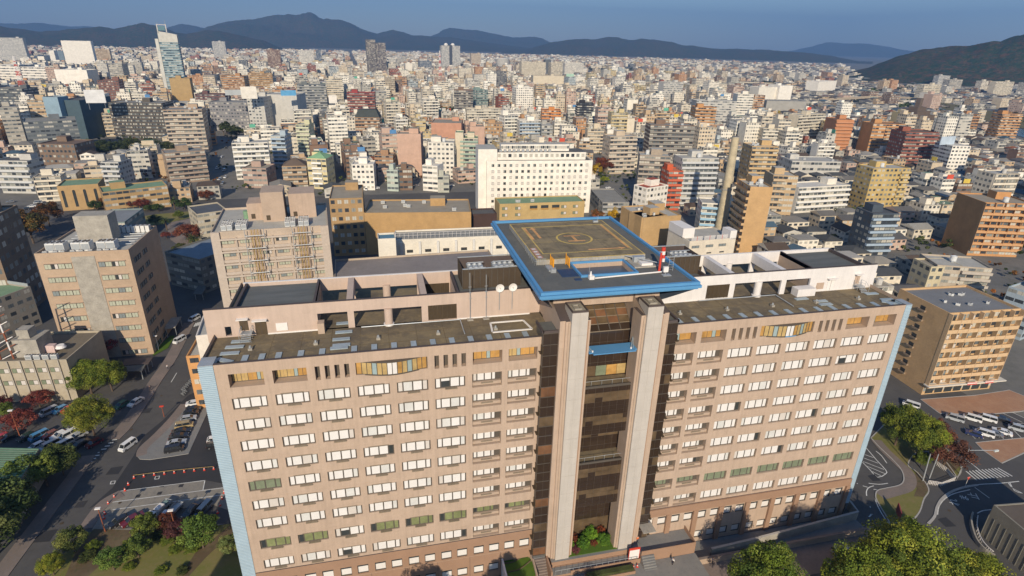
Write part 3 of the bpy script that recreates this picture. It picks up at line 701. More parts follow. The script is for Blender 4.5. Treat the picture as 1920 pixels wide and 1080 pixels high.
# antennas and dishes
for x_, y_, h in ((-21.3, 9.2, 8.5), (-18.6, 9.2, 8.0)):
    mb = MB(); mb.tube((x_, y_, RFZ), (x_, y_, RFZ+h), .05, STEEL); mb.box(x_-.5, x_+.5, y_-.4, y_+.4, RFZ, RFZ+.15, CONC)
    for k in range(3): mb.tube((x_-.25, y_, RFZ+4+k), (x_+.25, y_, RFZ+4+k), .03, STEEL)
    mb.build('antenna_mast', HOS)
for x_ in (-16.3, -14.1):
    mb = MB(); mb.tube((x_, 9.4, 50.8), (x_, 9.4, 54.6), .06, STEEL)
    n = 16
    for r0, r1, d0, d1 in ((0, .35, .0, .04), (.35, .72, .04, .2)):
        for k in range(n):
            a0, a1 = 2*PI*k/n, 2*PI*(k+1)/n
            mb.face([(x_+r0*math.cos(a0), 9.2-d0, 54.9+r0*math.sin(a0)), (x_+r1*math.cos(a0), 9.2-d1, 54.9+r1*math.sin(a0)), (x_+r1*math.cos(a1), 9.2-d1, 54.9+r1*math.sin(a1)), (x_+r0*math.cos(a1), 9.2-d0, 54.9+r0*math.sin(a1))], WHITEW)
    mb.tube((x_, 9.2, 54.9), (x_, 8.7, 54.9), .05, STEEL); mb.build('satellite_dish', HOS)

# core between the wings
mb = MB()
mb.box(-11.45, -9.0, 2, 31, 4, RFZ, BEIGE2, top=ROOF_A); mb.box(9.3, 11.45, 2, 31, 4, RFZ, BEIGE2, top=ROOF_A)
mb.box(-9, 9.3, 8, 31, 4, RFZ+.3, BEIGE2, top=ROOF_A)
for a, b in ((-9.0, -4.6), (5.0, 9.3)):
    P = [(-1.4, 4), (9, 4), (9, 56.6), (2.6, 56.6), (2.6, 54.4), (-1.4, 53.2)]
    mb.face([(b, y, z) for y, z in P], BEIGE2); mb.face([(a, y, z) for y, z in P[::-1]], BEIGE2)
    for i in range(len(P)):
        (y0, z0), (y1, z1) = P[i], P[(i+1) % len(P)]
        mb.face([(b, y0, z0), (a, y0, z0), (a, y1, z1), (b, y1, z1)], COPING if i == 4 else BEIGE)
mb.box(-9, 9.3, 9, 31, RFZ, 56.6, BEIGE2); mb.build('core_wall', HOS)
for a, b in ((-7.4, -4.8), (5.1, 7.75)):
    p = empty('entrance_pillar', (0, 0, 0)); p.parent = HOS
    mb = MB()
    for k in range(13):
        z0, z1 = 4+k*3.91, 4+(k+1)*3.91-.04
        if k == 12: z1 = 54.8
        mb.box(a, (a+b)/2-.015, -2.2, 1.4, z0, z1, PANELW); mb.box((a+b)/2+.015, b, -2.2, 1.4, z0, z1, PANELW)
    mb.box(a+.02, b-.02, -2.17, 1.35, 4, 54.7, CONC); mb.build('white_cladding', p)
    mb = MB(); mb.box(a-.75, a-.02, -1.7, 1.5, 4, 53.2, BEIGE, top=COPING); mb.box(b+.02, b+.7, -1.7, 1.5, 4, 53.2, BEIGE, top=COPING)
    mb.box(a-.35, a-.02, -1.85, -1.7, 4, 53, BEIGE2); mb.box(b+.02, b+.35, -1.85, -1.7, 4, 53, BROWNB); mb.build('flange', p)
    mb = MB()
    for q in ((a, b, -2.2, -2.05), (a, b, 1.25, 1.4), (a, a+.15, -2.05, 1.25), (b-.15, b, -2.05, 1.25)): mb.box(q[0], q[1], q[2], q[3], 54.8, 55.1, COPING)
    for q in ((a+.7, b-.7, -1.2, -1.0), (a+.7, b-.7, .3, .5), (a+.7, a+.9, -1, .3), (b-.9, b-.7, -1, .3)): mb.box(q[0], q[1], q[2], q[3], 54.8, 55.05, CONC)
    mb.quad((a+.1, -2.1, 54.83), (b-.1, -2.1, 54.83), (b-.1, 1.3, 54.83), (a+.1, 1.3, 54.83), CONC)
    mb.build('cap_frame', p)
# glass: back wall, projecting boxes, sloped atrium roof
def panes(mb, p0, du, dz, nu, nz, pick, off=(0, -1, 0)):
    for i in range(nu):
        for j in range(nz):
            a = [p0[k]+du[k]*i/nu+dz[k]*j/nz for k in range(3)]; g = .03
            b = [a[k]+du[k]/nu*(1-g) for k in range(3)]; c = [b[k]+dz[k]/nz*(1-g) for k in range(3)]; d = [a[k]+dz[k]/nz*(1-g) for k in range(3)]
            mb.face([a, b, c, d], pick(i, j))
r5 = random.Random(11)
mb = MB(); mb.quad((-4.6, 2.66, 4), (5.0, 2.66, 4), (5.0, 2.66, 48.7), (-4.6, 2.66, 48.7), DARKFR)
panes(mb, (-4.6, 2.6, 4.2), (9.6, 0, 0), (0, 0, 44.4), 7, 23, lambda i, j: (GLB2 if j % 4 < 2 and (i*5+j) % 9 else GLB) if j < 18 else GLB)
panes(mb, (-4.6, 2.58, 40.2), (9.6, 0, 0), (0, 0, 2.0), 5, 1, lambda i, j: (YELW, GLB2, GREENB, ORANGE, YELW)[i])
mb.build('glass_wall', HOS)
mb = MB(); mb.quad((-4.6, 2.62, 48.65), (5.0, 2.62, 48.65), (5.0, 7.65, 52.95), (-4.6, 7.65, 52.95), DARKFR)
panes(mb, (-4.6, 2.55, 48.75), (9.6, 0, 0), (0, 5.05, 4.3), 5, 5, lambda i, j: (GLB3, GLB2, GLB3, GLB2, GLB)[(j+(i % 2 if j < 3 else 0)) % 5 if j else 4])
for i in range(6): x_ = -4.6+9.6*i/5; mb.tube((x_, 2.5, 48.75), (x_, 7.6, 53.05), .09, DARKFR)
for j in range(6): t = j/5; mb.tube((-4.6, 2.5+5.1*t, 48.75+4.3*t), (5, 2.5+5.1*t, 48.75+4.3*t), .07, MATS['window_header'])
mb.build('sloped_glass_roof', HOS)
for z0, z1 in ((30.5, 40.0), (14.5, 24.3)):
    bx = empty('glass_box', (0, 0, 0)); bx.parent = HOS
    mb = MB(); mb.box(-4.6, 5.0, -.7, 2.6, z0, z1, DARKFR, top=ROOF_A)
    nz = 10
    panes(mb, (-4.55, -.78, z0+.1), (9.5, 0, 0), (0, 0, z1-z0-.2), 7, nz, lambda i, j: GLB if j % 5 in (0, 1, 4) else (GLB if (i*3+j) % 8 == 5 else GLB2))
    mb.build('glazing', bx)
    mb = MB(); mb.box(-4.6, 5, -.85, -.6, z1, z1+.35, DARKFR)
    for k in range(6): mb.tube((-4.4+k*1.85, -.3, z1), (-4.4+k*1.85, -.3, z1+1.0), .03, STEEL)
    mb.tube((-4.4, -.3, z1+1), (4.85, -.3, z1+1), .03, STEEL); mb.build('railing', bx)
# brown glazed bays with fins
for a, b, s in ((-11.45, -8.95, -1), (9.25, 11.45, 1)):
    bay = empty('glazed_bay', (0, 0, 0)); bay.parent = HOS
    mb = MB(); mb.box(a, b, -.9, 3, 4.6, 51.1, DARKFR, top=ROOF_D)
    nz = 24
    panes(mb, (a+.03, -.96, 4.7), (b-a-.06, 0, 0), (0, 0, 46.3), 2, nz, lambda i, j: GLB if j % 3 else ((GLB3, GLB2, GLB3, GLB)[(j//3) % 4] if s < 0 else (GLB, GLB2, GLB)[(j//3+i) % 3]))
    for j in range(nz): z = 4.7+46.3*j/nz; mb.box(a, b, -1.08, -.95, z-.04, z+.04, DARKFR)
    mb.build('glazing', bay)
    xo = a if s < 0 else b
    mb = MB()
    for j in range(12): z = 5.2+3.85*j; mb.face([(xo, -1.2, z), (xo+s*.5, -1.2, z+.1), (xo+s*.5, .0, z+.1), (xo, 0, z)], LOUVRE); mb.box(min(xo, xo+s*.08), max(xo, xo+s*.08), -1.2, 0, z, z+1.2, LOUVRE)
    mb.build('fin', bay)
    mb = MB(); mb.box(a-.05, b+.05, -1.0, -.7, 51.1, 51.5, COPING); mb.box(xo-.2, xo+.1, -1.0, 3, 51.1, 51.5, COPING); mb.build('coping', bay)
cn = empty('blue_canopy', (0, 0, 0)); cn.parent = HOS
mb = MB(); mb.prism([(-4.3, .8), (-4.3, -1.0), (-3.9, -1.0), (-3.9, -1.5), (-3.3, -1.5), (-3.3, -2.0), (4.0, -2.0), (4.0, -1.5), (4.5, -1.5), (4.5, -1.0), (4.9, -1.0), (4.9, .8)], 47.0, 47.15, BLUE, bottom=True)
mb.build('slab', cn); mb = MB()
for x_, d in ((-3.2, -1), (3.4, 1)):
    for q in (0, .35): mb.tube((x_+q*d, -1.2, 47.2), (x_+1.2*d, 1.0, 48.6), .05, SILVER)
    mb.cyl(x_, -1.2, 47.15, 47.4, .14, WHITEW)
mb.build('stay_rod', cn)

# helipad
HP = empty('helipad', (0, 0, 0)); HP.parent = HOS
mb = MB(); zt = 58.95
O = (-12.8, 12.85, -3.1, 34.2)
def ring(o, i, z0, z1, mo, mt):
    (a0, a1, b0, b1), (c0, c1, d0, d1) = o, i
    q = [(a0, b0), (a1, b0), (a1, b1), (a0, b1)]; p = [(c0, d0), (c1, d0), (c1, d1), (c0, d1)]
    for k in range(4):
        l = (k+1) % 4
        mb.quad((*q[k], z0), (*q[l], z0), (*q[l], z1), (*q[k], z1), mo)
        mb.quad((*q[k], z1), (*q[l], z1), (*p[l], z1), (*p[k], z1), mt)
        mb.quad((*p[l], z0), (*p[k], z0), (*p[k], z1), (*p[l], z1), mo)
def gro(o, d): return (o[0]-d, o[1]+d, o[2]-d, o[3]+d)
ring(O, gro(O, -.5), 58.5, zt, BLUE, BLUE)
ring(gro(O, .22), gro(O, -.3), 58.02, 58.46, BLUE, BLUE)
ring(gro(O, -.15), gro(O, -.6), 57.7, 58.0, BLUE, BLUE)
mb.build('blue_fascia', HP)
mb = MB(); I = gro(O, -.5)
hx0, hx1, hy0, hy1 = -4.3, 4.9, 3.1, 8.8
for q in ((I[0], I[1], I[2], hy0), (I[0], hx0, hy0, hy1), (hx1, I[1], hy0, hy1), (I[0], I[1], hy1, I[3])):
    mb.quad((q[0], q[2], 58.5), (q[1], q[2], 58.5), (q[1], q[3], 58.5), (q[0], q[3], 58.5), ROOF_D)
mb.build('deck', HP)
mb = MB()     # flared underside
lo = (-9.2, 9.4, 2.0, 31.5, 53.9); up = (O[0]+.2, O[1]-.2, O[2]+.2, O[3]-.2, 57.75)
q = [(lo[0], lo[2]), (lo[1], lo[2]), (lo[1], lo[3]), (lo[0], lo[3])]; p = [(up[0], up[2]), (up[1], up[2]), (up[1], up[3]), (up[0], up[3])]
for k in (1, 2, 3):
    l = (k+1) % 4; n = 8
    for t in range(n):
        la = [tuple(q[k][c]+(q[l][c]-q[k][c])*(t+e)/n for c in (0, 1)) for e in (0.02, .98)]; ua = [tuple(p[k][c]+(p[l][c]-p[k][c])*(t+e)/n for c in (0, 1)) for e in (0.02, .98)]
        mb.quad((*la[0], lo[4]), (*la[1], lo[4]), (*ua[1], up[4]), (*ua[0], up[4]), SOFFIT)
mb.quad((up[0], up[2], 57.73), (up[0], up[3], 57.73), (up[1], up[3], 57.73), (up[1], up[2], 57.73), SOFFIT)
mb.build('soffit', HP)
mb = MB()
for a, b, c, d in ((hx0, hx1, hy0, hy0+.01), (hx0, hx1, hy1-.01, hy1), (hx0, hx0+.01, hy0, hy1), (hx1-.01, hx1, hy0, hy1)): mb.box(a, b, c, d, 53.5, 58.5, BEIGE)
for a, b, c, d in ((hx0-.3, hx1+.3, hy0-.35, hy0), (hx0-.3, hx1+.3, hy1, hy1+.3), (hx0-.3, hx0, hy0, hy1), (hx1, hx1+.3, hy0, hy1)): mb.box(a, b, c, d, 58.5, 58.85, BLUE)
mb.build('light_well', HP)
pd = (-10.1, 9.3, 9.3, 30.1); pz = 59.35
mb = MB(); mb.box(pd[0], pd[1], pd[2], pd[3], 58.5, pz, CONC, top=ROOF_B)
for k in range(1, 7):
    y_ = pd[2]+k*(pd[3]-pd[2])/7; mb.box(pd[0]+.2, pd[1]-.2, y_-.02, y_+.02, pz, pz+.004, YPAINT if k % 3 == 0 else COPING)
for k in range(1, 7):
    x_ = pd[0]+k*(pd[1]-pd[0])/7; mb.box(x_-.02, x_+.02, pd[2]+.2, pd[3]-.2, pz, pz+.005, COPING)
mb.build('landing_deck', HP)
mb = MB()
def fr_(x0, x1, y0, y1, wd, z, m):
    mb.box(x0, x1, y0, y0+wd, z, z+.004, m); mb.box(x0, x1, y1-wd, y1, z, z+.004, m); mb.box(x0, x0+wd, y0+wd, y1-wd, z, z+.004, m); mb.box(x1-wd, x1, y0+wd, y1-wd, z, z+.004, m)
fr_(pd[0], pd[1], pd[2], pd[3], .18, pz+.006, YPAINT)
fr_(-8.3, 8.2, 12.1, 27.6, .22, pz+.008, YPAINT)
mb.box(7.6, 8.0, 13, 27, pz+.012, pz+.016, OPAINT); mb.box(-8.1, -7.6, 20, 27, pz+.012, pz+.016, OPAINT)
n = 48; cx, cy = -.15, 19.6
for r0, r1, z, m in ((3.05, 3.4, pz+.014, YPAINT),):
    for k in range(n):
        a0, a1 = 2*PI*k/n, 2*PI*(k+1)/n
        mb.face([(cx+r0*math.cos(a0), cy+r0*math.sin(a0), z), (cx+r1*math.cos(a0), cy+r1*math.sin(a0), z), (cx+r1*math.cos(a1), cy+r1*math.sin(a1), z), (cx+r0*math.cos(a1), cy+r0*math.sin(a1), z)], m)
# the letter H
for a, b, c, d in ((cx-1.6, cx+1.6, cy+1.25, cy+1.7), (cx-1.6, cx+1.6, cy-1.7, cy-1.25), (cx-.25, cx+.25, cy-1.25, cy+1.25)): mb.box(a, b, c, d, pz+.014, pz+.02, OPAINT)
# arrows
mb.box(-6.6, -6.1, 20.6, 26, pz+.014, pz+.018, OPAINT); mb.face([(-7.1, 26, pz+.018), (-5.6, 26, pz+.018), (-6.35, 27.2, pz+.018)], OPAINT)
mb.box(.3, 6.2, 12.9, 13.3, pz+.014, pz+.018, OPAINT); mb.face([(6.2, 12.5, pz+.018), (7.3, 13.1, pz+.018), (6.2, 13.7, pz+.018)], OPAINT)
for k in range(4):
    mb.box(-9.7, -8.7, 10.2+k*1.35, 11.3+k*1.35, pz+.014, pz+.018, MATS.get('pale_red_panel') or solid('pale_red_panel', (.62, .30, .22), .7, var=.3, fine=5))
    mb.box(-9.5, -8.9, 10.4+k*1.35, 11.1+k*1.35, pz+.02, pz+.022, WPAINT)
mb.build('pad_marking', HP)
mb = MB()
pts = [(-10.2, 16.5), (-10.5, 9.2), (-8.6, 9.1)]
for i in range(2):
    a, b = pts[i], pts[i+1]; nn = 6
    for k in range(nn+1):
        t = k/nn; mb.tube((a[0]+(b[0]-a[0])*t, a[1]+(b[1]-a[1])*t, 58.5), (a[0]+(b[0]-a[0])*t, a[1]+(b[1]-a[1])*t, pz+.25), .03, STEEL)
    for z in (pz+.25, pz-.1): mb.tube((*a, z), (*b, z), .03, STEEL)
mb.build('railing', HP)
mb = MB(); 
for k in range(24): x_ = -5+k*.58; mb.tube((x_, 9.2, 58.5), (x_, 9.2, pz+.1), .03, STEEL)
mb.tube((-5, 9.2, pz+.1), (9, 9.2, pz+.1), .04, YPAINT); mb.build('railing', HP)
for x_ in (-7.9, -5.2):
    mb = MB(); mb.tube((x_, 8.9, 58.5), (x_, 8.9, 60.5), .06, ORP); mb.tube((x_+.1, 7.2, 58.5), (x_+.1, 7.2, 60.2), .06, ORP)
    for k in range(6): z = 58.8+k*.27; mb.tube((x_, 8.9, z), (x_+.1, 7.2, z), .045, ORP)
    for k in range(5): y_ = 8.9-1.7*k/4; mb.tube((x_, y_, 58.8), (x_, y_, 60.2), .04, ORP)
    mb.build('orange_gate', HP)
mb = MB(); mb.box(-8.9, -7.9, 6.0, 8.4, 58.5, 58.75, STEEL); mb.box(-8.7, -7.9, 5.4, 6.2, 58.5, 59.1, STEEL)
for k in range(4): mb.tube((-8.8+.25*k, 5.4, 58.5), (-8.8+.25*k, 5.4, 59.5), .03, STEEL)
mb.build('access_ramp', HP)
mb = MB(); mb.box(-7.5, -4.7, 3.3, 6.6, 58.51, 58.56, solid('navy_mat', (.035, .06, .12), .6)); mb.box(-5.9, -4.8, 1.6, 2.4, 58.51, 58.6, MATS['navy_mat']); mb.build('navy_mat', HP)
mb = MB(); mb.tube((-2.7, 1.7, 58.7), (9.8, 2.6, 58.7), .13, WHITEW); mb.build('white_pipe', HP)
mb = MB(); mb.box(-3.6, -2.8, 1.6, 2.3, 58.5, 59.1, WHITEW); mb.cyl(-3.3, 2.0, 59.1, 59.8, .2, WHITEW, r1=.08); mb.tube((-3.5, 2.2, 59), (-3.5, 2.2, 60.6), .03, STEEL); mb.build('weather_sensor', HP)
mb = MB(); mb.box(8.9, 9.7, 1.5, 1.9, 59.0, 59.9, WHITEW); mb.tube((9.3, 1.7, 58.5), (9.3, 1.7, 59.1), .06, STEEL); mb.box(8.7, 10.1, 1.0, 1.9, 58.5, 58.6, STEEL); mb.build('flood_light', HP)
ws = empty('windsock', (9.1, 3.4, 58.5)); ws.parent = HP
mb = MB(); mb.cyl(0, 0, 0, 3.2, .22, REDP, r1=.16, n=8); mb.build('mast', ws)
mb = MB()
for k in range(4): mb.cyl(.3+.07*k, 0, 4.1-.62*k-.62, 4.1-.62*k, .33-.03*k, REDP if k % 2 == 0 else WHITEW, n=12)
mb.tube((0, 0, 3.2), (.3, 0, 4.0), .05, STEEL); mb.build('striped_sock', ws)
mb = MB(); mb.tube((10.6, 3.2, 58.5), (10.6, 3.2, 61.2), .04, STEEL); mb.tube((11.4, 3.2, 58.5), (11.4, 3.2, 61.2), .04, STEEL)
for k in range(6): mb.tube((10.6, 3.2, 58.7+k*.45), (11.4, 3.2, 58.7+k*.45), .025, STEEL)
mb.build('lamp_ladder', HP)
mb = MB(); mb.box(5.6, 9.8, 5.2, 8.8, 58.5, 58.7, CONC); mb.box(6.4, 8.4, 7.4, 8.3, 58.7, 59.6, STEEL); mb.tube((5.4, 9, 59.4), (9.6, 4.8, 59.4), .08, STEEL); mb.tube((6.0, 9, 59.2), (10.0, 5.0, 59.2), .08, STEEL); mb.box(7, 9, 5.6, 7, 58.7, 59.1, WHITEW)
mb.build('lift_machinery', HP)
mb = MB(); mb.box(7.0, 8.0, 28.8, 29.3, pz, pz+.3, STEEL); mb.tube((8, 29.1, pz), (8, 29.1, pz+1.4), .04, STEEL); mb.build('beacon_lamp', HP)

# podium, garden, steps at the foot of the pillars
mb = MB(); mb.box(-8.2, 8.9, -2.6, 2.0, 0, 4.0, BROWNB, top=PAVEG); mb.box(8.9, 20.0, -4.3, -.1, 0, 4.0, BROWNB, top=PAVEG)
mb.box(-11.4, -8.2, -1.0, 2.0, 0, 4.0, PAVEG)
mb.box(-8.4, 8.8, -4.4, -2.65, 0, 2.7, BROWNB, top=PAVEG); mb.box(-5.0, 8.8, -4.5, -4.4, 0, 3.3, BROWNB)
for x0, x1, y0, y1 in ((8.9, 20.0, -4.4, -4.3), (20.0, 20.15, -4.4, -.1)): mb.box(x0, x1, y0, y1, 0, 4.9, BROWNB)
mb.build('podium', HOS)
mb = MB()
for k in range(12): mb.box(8.9, 11.4, -4.45-.33*(k+1), -4.45-.33*k, 0, 3.9-.32*k, PAVEG)
mb.build('entrance_steps', HOS)
mb = MB()
for k in range(12): mb.box(-11.2, -9.0, -1.05-.34*(k+1), -1.05-.34*k, 0, 3.9-.32*k, PAVE)
mb.box(-9.0, -8.7, -5.1, -1.0, 0, 4.6, BROWNB); mb.build('entrance_steps', HOS)
mb = MB()
for k in range(15): mb.tube((-8+k*1.15, -4.35, 2.7), (-8+k*1.15, -4.35, 3.8), .035, STEEL)
mb.tube((-8, -4.35, 3.8), (8.2, -4.35, 3.8), .04, STEEL); mb.build('railing', HOS)
mb = MB(); mb.box(-4.6, 5.0, -2.0, 2.55, 4.0, 4.12, GRASSG); mb.build('garden_bed', HOS)
mb = MB(); mb.box(9.4, 12.0, -3.2, -.9, 8.0, 8.12, CONC); mb.build('porch_roof', HOS)
mb = MB(); mb.box(-2.6, 6.9, -6.6, -5.2, 2.2, 2.9, BROWNB, top=SOIL); mb.build('planter_trough', HOS)
mb = MB(); mb.box(-2.3, 6.6, -6.4, -5.4, 2.9, 3.4, solid('clipped_hedge', (.06, .07, .02), .9, var=.5, fine=6)); mb.build('clipped_hedge', HOS)
# garden mound on the left of the steps, with retaining walls
gm = empty('terraced_lawn_mound', (-16, -5, 0), 0, 'bright green terraced lawn mound beside the entrance steps', 'lawn mound')
mb = MB(); pts = gk('h', [(855, 960), (990, 945), (1015, 985), (1036, 1050), (1030, 1110), (900, 1110), (880, 1060)], 3.4); pts = [(x+16, y+5) for x, y in pts]
if sum(pts[i][0]*pts[(i+1) % len(pts)][1]-pts[(i+1) % len(pts)][0]*pts[i][1] for i in range(len(pts))) < 0: pts = pts[::-1]
mb.prism(pts, 0, 3.4, BEIGE, top=GRASSG); mb.build('lawn', gm)
mb = MB(); strip(mb, [(x+16, y+5) for x, y in smooth(gk('h', [(865, 1015), (920, 1005), (985, 965)], 3.4))], .12, 3.6, SOIL, 3.3); strip(mb, [(x+16, y+5) for x, y in smooth(gk('h', [(890, 1060), (950, 1045), (1010, 1000)], 3.4))], .12, 3.6, SOIL, 3.3); mb.build('hedge_line', gm)
mb = MB(); strip(mb, [(x+16, y+5) for x, y in gk('h', [(848, 962), (872, 1060), (885, 1110)], 3.6)], .3, 4.2, WHITEW, 0); strip(mb, [(x+16, y+5) for x, y in gk('h', [(985, 940), (1022, 1000), (1050, 1110)], 3.6)], .3, 4.0, BEIGE, 0); mb.build('retaining_wall', gm)
# street walls on the right of the podium
def lowwall(label, pts, wd, z, m, top=None, z0=0):
    mb = MB(); strip(mb, pts, wd, z, m, z0)
    if top: strip(mb, pts, wd+.12, z+.06, top, z)
    return tag(mb.build('retaining_wall'), label, 'wall')
lowwall('long beige retaining wall between the street pavement and the sunken ramp', [(20.3, -5.4), (60.6, -5.4)], .4, 1.5, BEIGE2, PAVE)
lowwall('short sloping concrete wall climbing to the ramp corner by the blue-edged hospital end', [(24, -4.2), (35, -3.6), (50, -2.4), (60.2, -1.6), (60.8, 1.5)], .35, 2.2, CONC, KERB)

# ------------------------------------------------------------------ buildings of the town
PAL = dict(wh=(.70, .68, .63), wh2=(.78, .76, .72), cr=(.60, .545, .44), be=(.50, .42, .33), ta=(.47, .35, .22), ye=(.55, .40, .20), og=(.50, .27, .12), br=(.20, .135, .10),
           rb=(.27, .10, .07), rd=(.50, .11, .05), gr=(.34, .34, .33), lg=(.50, .50, .49), dg=(.13, .14, .15), db=(.07, .09, .12), pk=(.52, .36, .29), bl=(.34, .42, .50), lb=(.30, .48, .62),
           gn=(.30, .40, .32), cn=(.42, .40, .36), bk=(.03, .03, .035), gy=(.26, .24, .21))
RPAL = dict(gr=(.26, .26, .25), lg=(.42, .42, .40), dg=(.12, .12, .12), gn=(.19, .30, .20), br=(.17, .12, .09), rd=(.35, .09, .06), bg=(.32, .29, .24), bl=(.10, .22, .33), wh=(.6, .59, .56), sl=(.10, .11, .13))
ST = dict(b=0.0, p=.2, r=.48, c=.75)
FOOT = []      # footprints: centre, half sizes, yaw
VIS = []       # (px0, px1, py0, py1, depth) kept free of nearer filler
LMK = []       # landmarks for describing neighbours
def facade_box(mb, x0, x1, y0, y1, z0, z1, col, styles, fh=3.1, bay=3.0, roof=None, rcol=None, rim=0.0):
    """styles: front, right, back, left"""
    P = [(x0, y0), (x1, y0), (x1, y1), (x0, y1)]
    for k in range(4):
        a, b = P[k], P[(k+1) % 4]; L_ = math.hypot(b[0]-a[0], b[1]-a[1]); nb_ = max(1, round(L_/bay)); nf = max(1, round((z1-z0)/fh))
        s = styles[min(k, len(styles)-1)]
        mb.face([(*a, z0), (*b, z0), (*b, z1), (*a, z1)], M_FAC, (*col, ST[s]), [(0, 0), (nb_, 0), (nb_, nf), (0, nf)])
    if roof != 'none':
        rz = z1-(rim if rim else 0)
        mb.face([(x0, y0, rz), (x1, y0, rz), (x1, y1, rz), (x0, y1, rz)], M_PLN, (*rcol, 0))
        if rim:
            t = .3; c = (*[q*.95 for q in col], 0)
            for a, b, c_, d in ((x0, x1, y0, y0+t), (x0, x1, y1-t, y1), (x0, x0+t, y0+t, y1-t), (x1-t, x1, y0+t, y1-t)):
                mb.face([(a, c_, z1), (b, c_, z1), (b, d, z1), (a, d, z1)], M_PLN, c)
            mb.face([(x0+t, y1-t, rz), (x1-t, y1-t, rz), (x1-t, y1-t, z1), (x0+t, y1-t, z1)][::1], M_PLN, c)
            mb.face([(x0+t, y0+t, rz), (x0+t, y1-t, rz), (x0+t, y1-t, z1), (x0+t, y0+t, z1)], M_PLN, c)
            mb.face([(x1-t, y1-t, rz), (x1-t, y0+t, rz), (x1-t, y0+t, z1), (x1-t, y1-t, z1)], M_PLN, c)
def pbox(mb, x0, x1, y0, y1, z0, z1, col, tcol=None):
    mb.box(x0, x1, y0, y1, z0, z1, M_PLN, (*col, 0), bottom=False, tcol=(*(tcol or col), 0))
# shared fittings
def _m(fn):
    mb = MB(); fn(mb); return mb.mesh('fitting')
TANK = _m(lambda b: (b.cyl(0, 0, .5, 2.3, 1.0, M_OBJ, n=14), b.cyl(0, 0, 2.3, 2.55, 1.0, M_OBJ, r1=.3, n=14), b.box(-.8, .8, -.8, .8, 0, .5, STEEL)))
ACU = _m(lambda b: (b.box(-.9, .9, -.45, .45, .15, 1.5, M_OBJ), b.cyl(-.42, 0, 1.5, 1.56, .34, DARKFR, n=12), b.cyl(.42, 0, 1.5, 1.56, .34, DARKFR, n=12), b.box(-.8, .8, -.47, -.45, .35, 1.3, STEEL), b.box(-.9, .9, -.3, .3, 0, .15, STEEL)))
BALC = _m(lambda b: (b.box(0, 1, -1.15, 0, 0, .16, M_OBJ), b.box(0, 1, -1.25, -1.15, 0, 1.15, M_OBJ), b.box(0, .01, -1.15, 0, .16, 1.15, M_OBJ), b.box(.99, 1, -1.15, 0, .16, 1.15, M_OBJ)))
DIV = _m(lambda b: b.box(-.07, .07, -1.15, 0, 0, 1, M_OBJ))
def wunit(kind):
    mb = MB(); mb.box(0, 1, -.06, .0, 0, 1, DARKFR)
    c = [(BLIND2, BLIND2), (GLD, GLD), (GLD, BLIND2), (MATS.get('grey_pane') or solid('grey_pane', (.22, .25, .25), .2, spec=.6),)*2, (MATS['grey_pane'], GLD), (GREENB, BLIND2), (PALEB, PALEB)][kind]
    mb.quad((.05, -.08, .08), (.48, -.08, .08), (.48, -.08, .93), (.05, -.08, .93), c[0]); mb.quad((.52, -.08, .08), (.95, -.08, .08), (.95, -.08, .93), (.52, -.08, .93), c[1])
    return mb.mesh('window')
PALEB = solid('pale_olive_blind', (.42, .43, .33), .5)
WU = [wunit(i) for i in range(7)]
def windows(root, W, D, H, rows, faces, r, color=None, hood=False):
    """rows: list of z; faces: list of (side, [(x, width)], height)"""
    for side, xs, ht in faces:
        for z in rows:
            for x, wd in xs:
                k = r.choice((0, 0, 1, 2, 3, 4)) if color is None else (r.choice((6, 6, 6, 6, 2, 3)) if color == -1 else color)
                if side == 'f': inst(WU[k], 'window', root, (x, 0, z), 0, (wd, 1, ht))
                elif side == 'r': inst(WU[k], 'window', root, (W, x, z), PI/2, (wd, 1, ht))
                else: inst(WU[k], 'window', root, (0, x+wd, z), -PI/2, (wd, 1, ht))
def rayat(px, py, dist):
    d = RM.T @ np.array([(px-960)/FPX, -(py-540)/FPX, 1.0]); h = math.hypot(d[0], d[1])
    return CAM[0]+d[0]/h*dist, CAM[1]+d[1]/h*dist, CAM[2]+d[2]/h*dist
def place(c, x1, y1, x2, y2, H, vb=None, dflt=R(6)):
    """front roof edge on the ground plan; far towers are set out from where their foot stands"""
    a, b, s = CR[c]; X1, Y1, X2, Y2 = a+x1/s, b+y1/s, a+x2/s, b+y2/s
    if H >= 40 and vb:
        g_ = Zp((X1+X2)/2, vb+2.5); dist = math.hypot(g_[0]-CAM[0], g_[1]-CAM[1]); ax, ay, H = rayat(X1, Y1, dist); A = (ax, ay); yaw = dflt
    else:
        if vb:      # tall enough to reach down to where it is still seen
            H0 = H
            while H < min(39, H0*1.7) and pix(*Zp(X1, Y1, H), 0)[1] < vb-1: H += .5
        A = Zp(X1, Y1, H); B = Zp(X2, Y2, H); yaw = math.atan2(B[1]-A[1], B[0]-A[0])
        dist = math.hypot(A[0]-CAM[0], A[1]-CAM[1])
        if dist < 420 or abs(yaw-dflt) < .3: return A, B, H, math.hypot(B[0]-A[0], B[1]-A[1]), yaw
        yaw = dflt+max(-.3, min(.3, yaw-dflt))
    bx, by, _ = rayat(X2, Y2, dist); dx, dy = bx-CAM[0], by-CAM[1]   # meet the ray of the second corner
    ux, uy = math.cos(yaw), math.sin(yaw); den = ux*dy-uy*dx
    W = ((CAM[0]-A[0])*dy-(CAM[1]-A[1])*dx)/den
    return A, (A[0]+ux*W, A[1]+uy*W), H, W, yaw
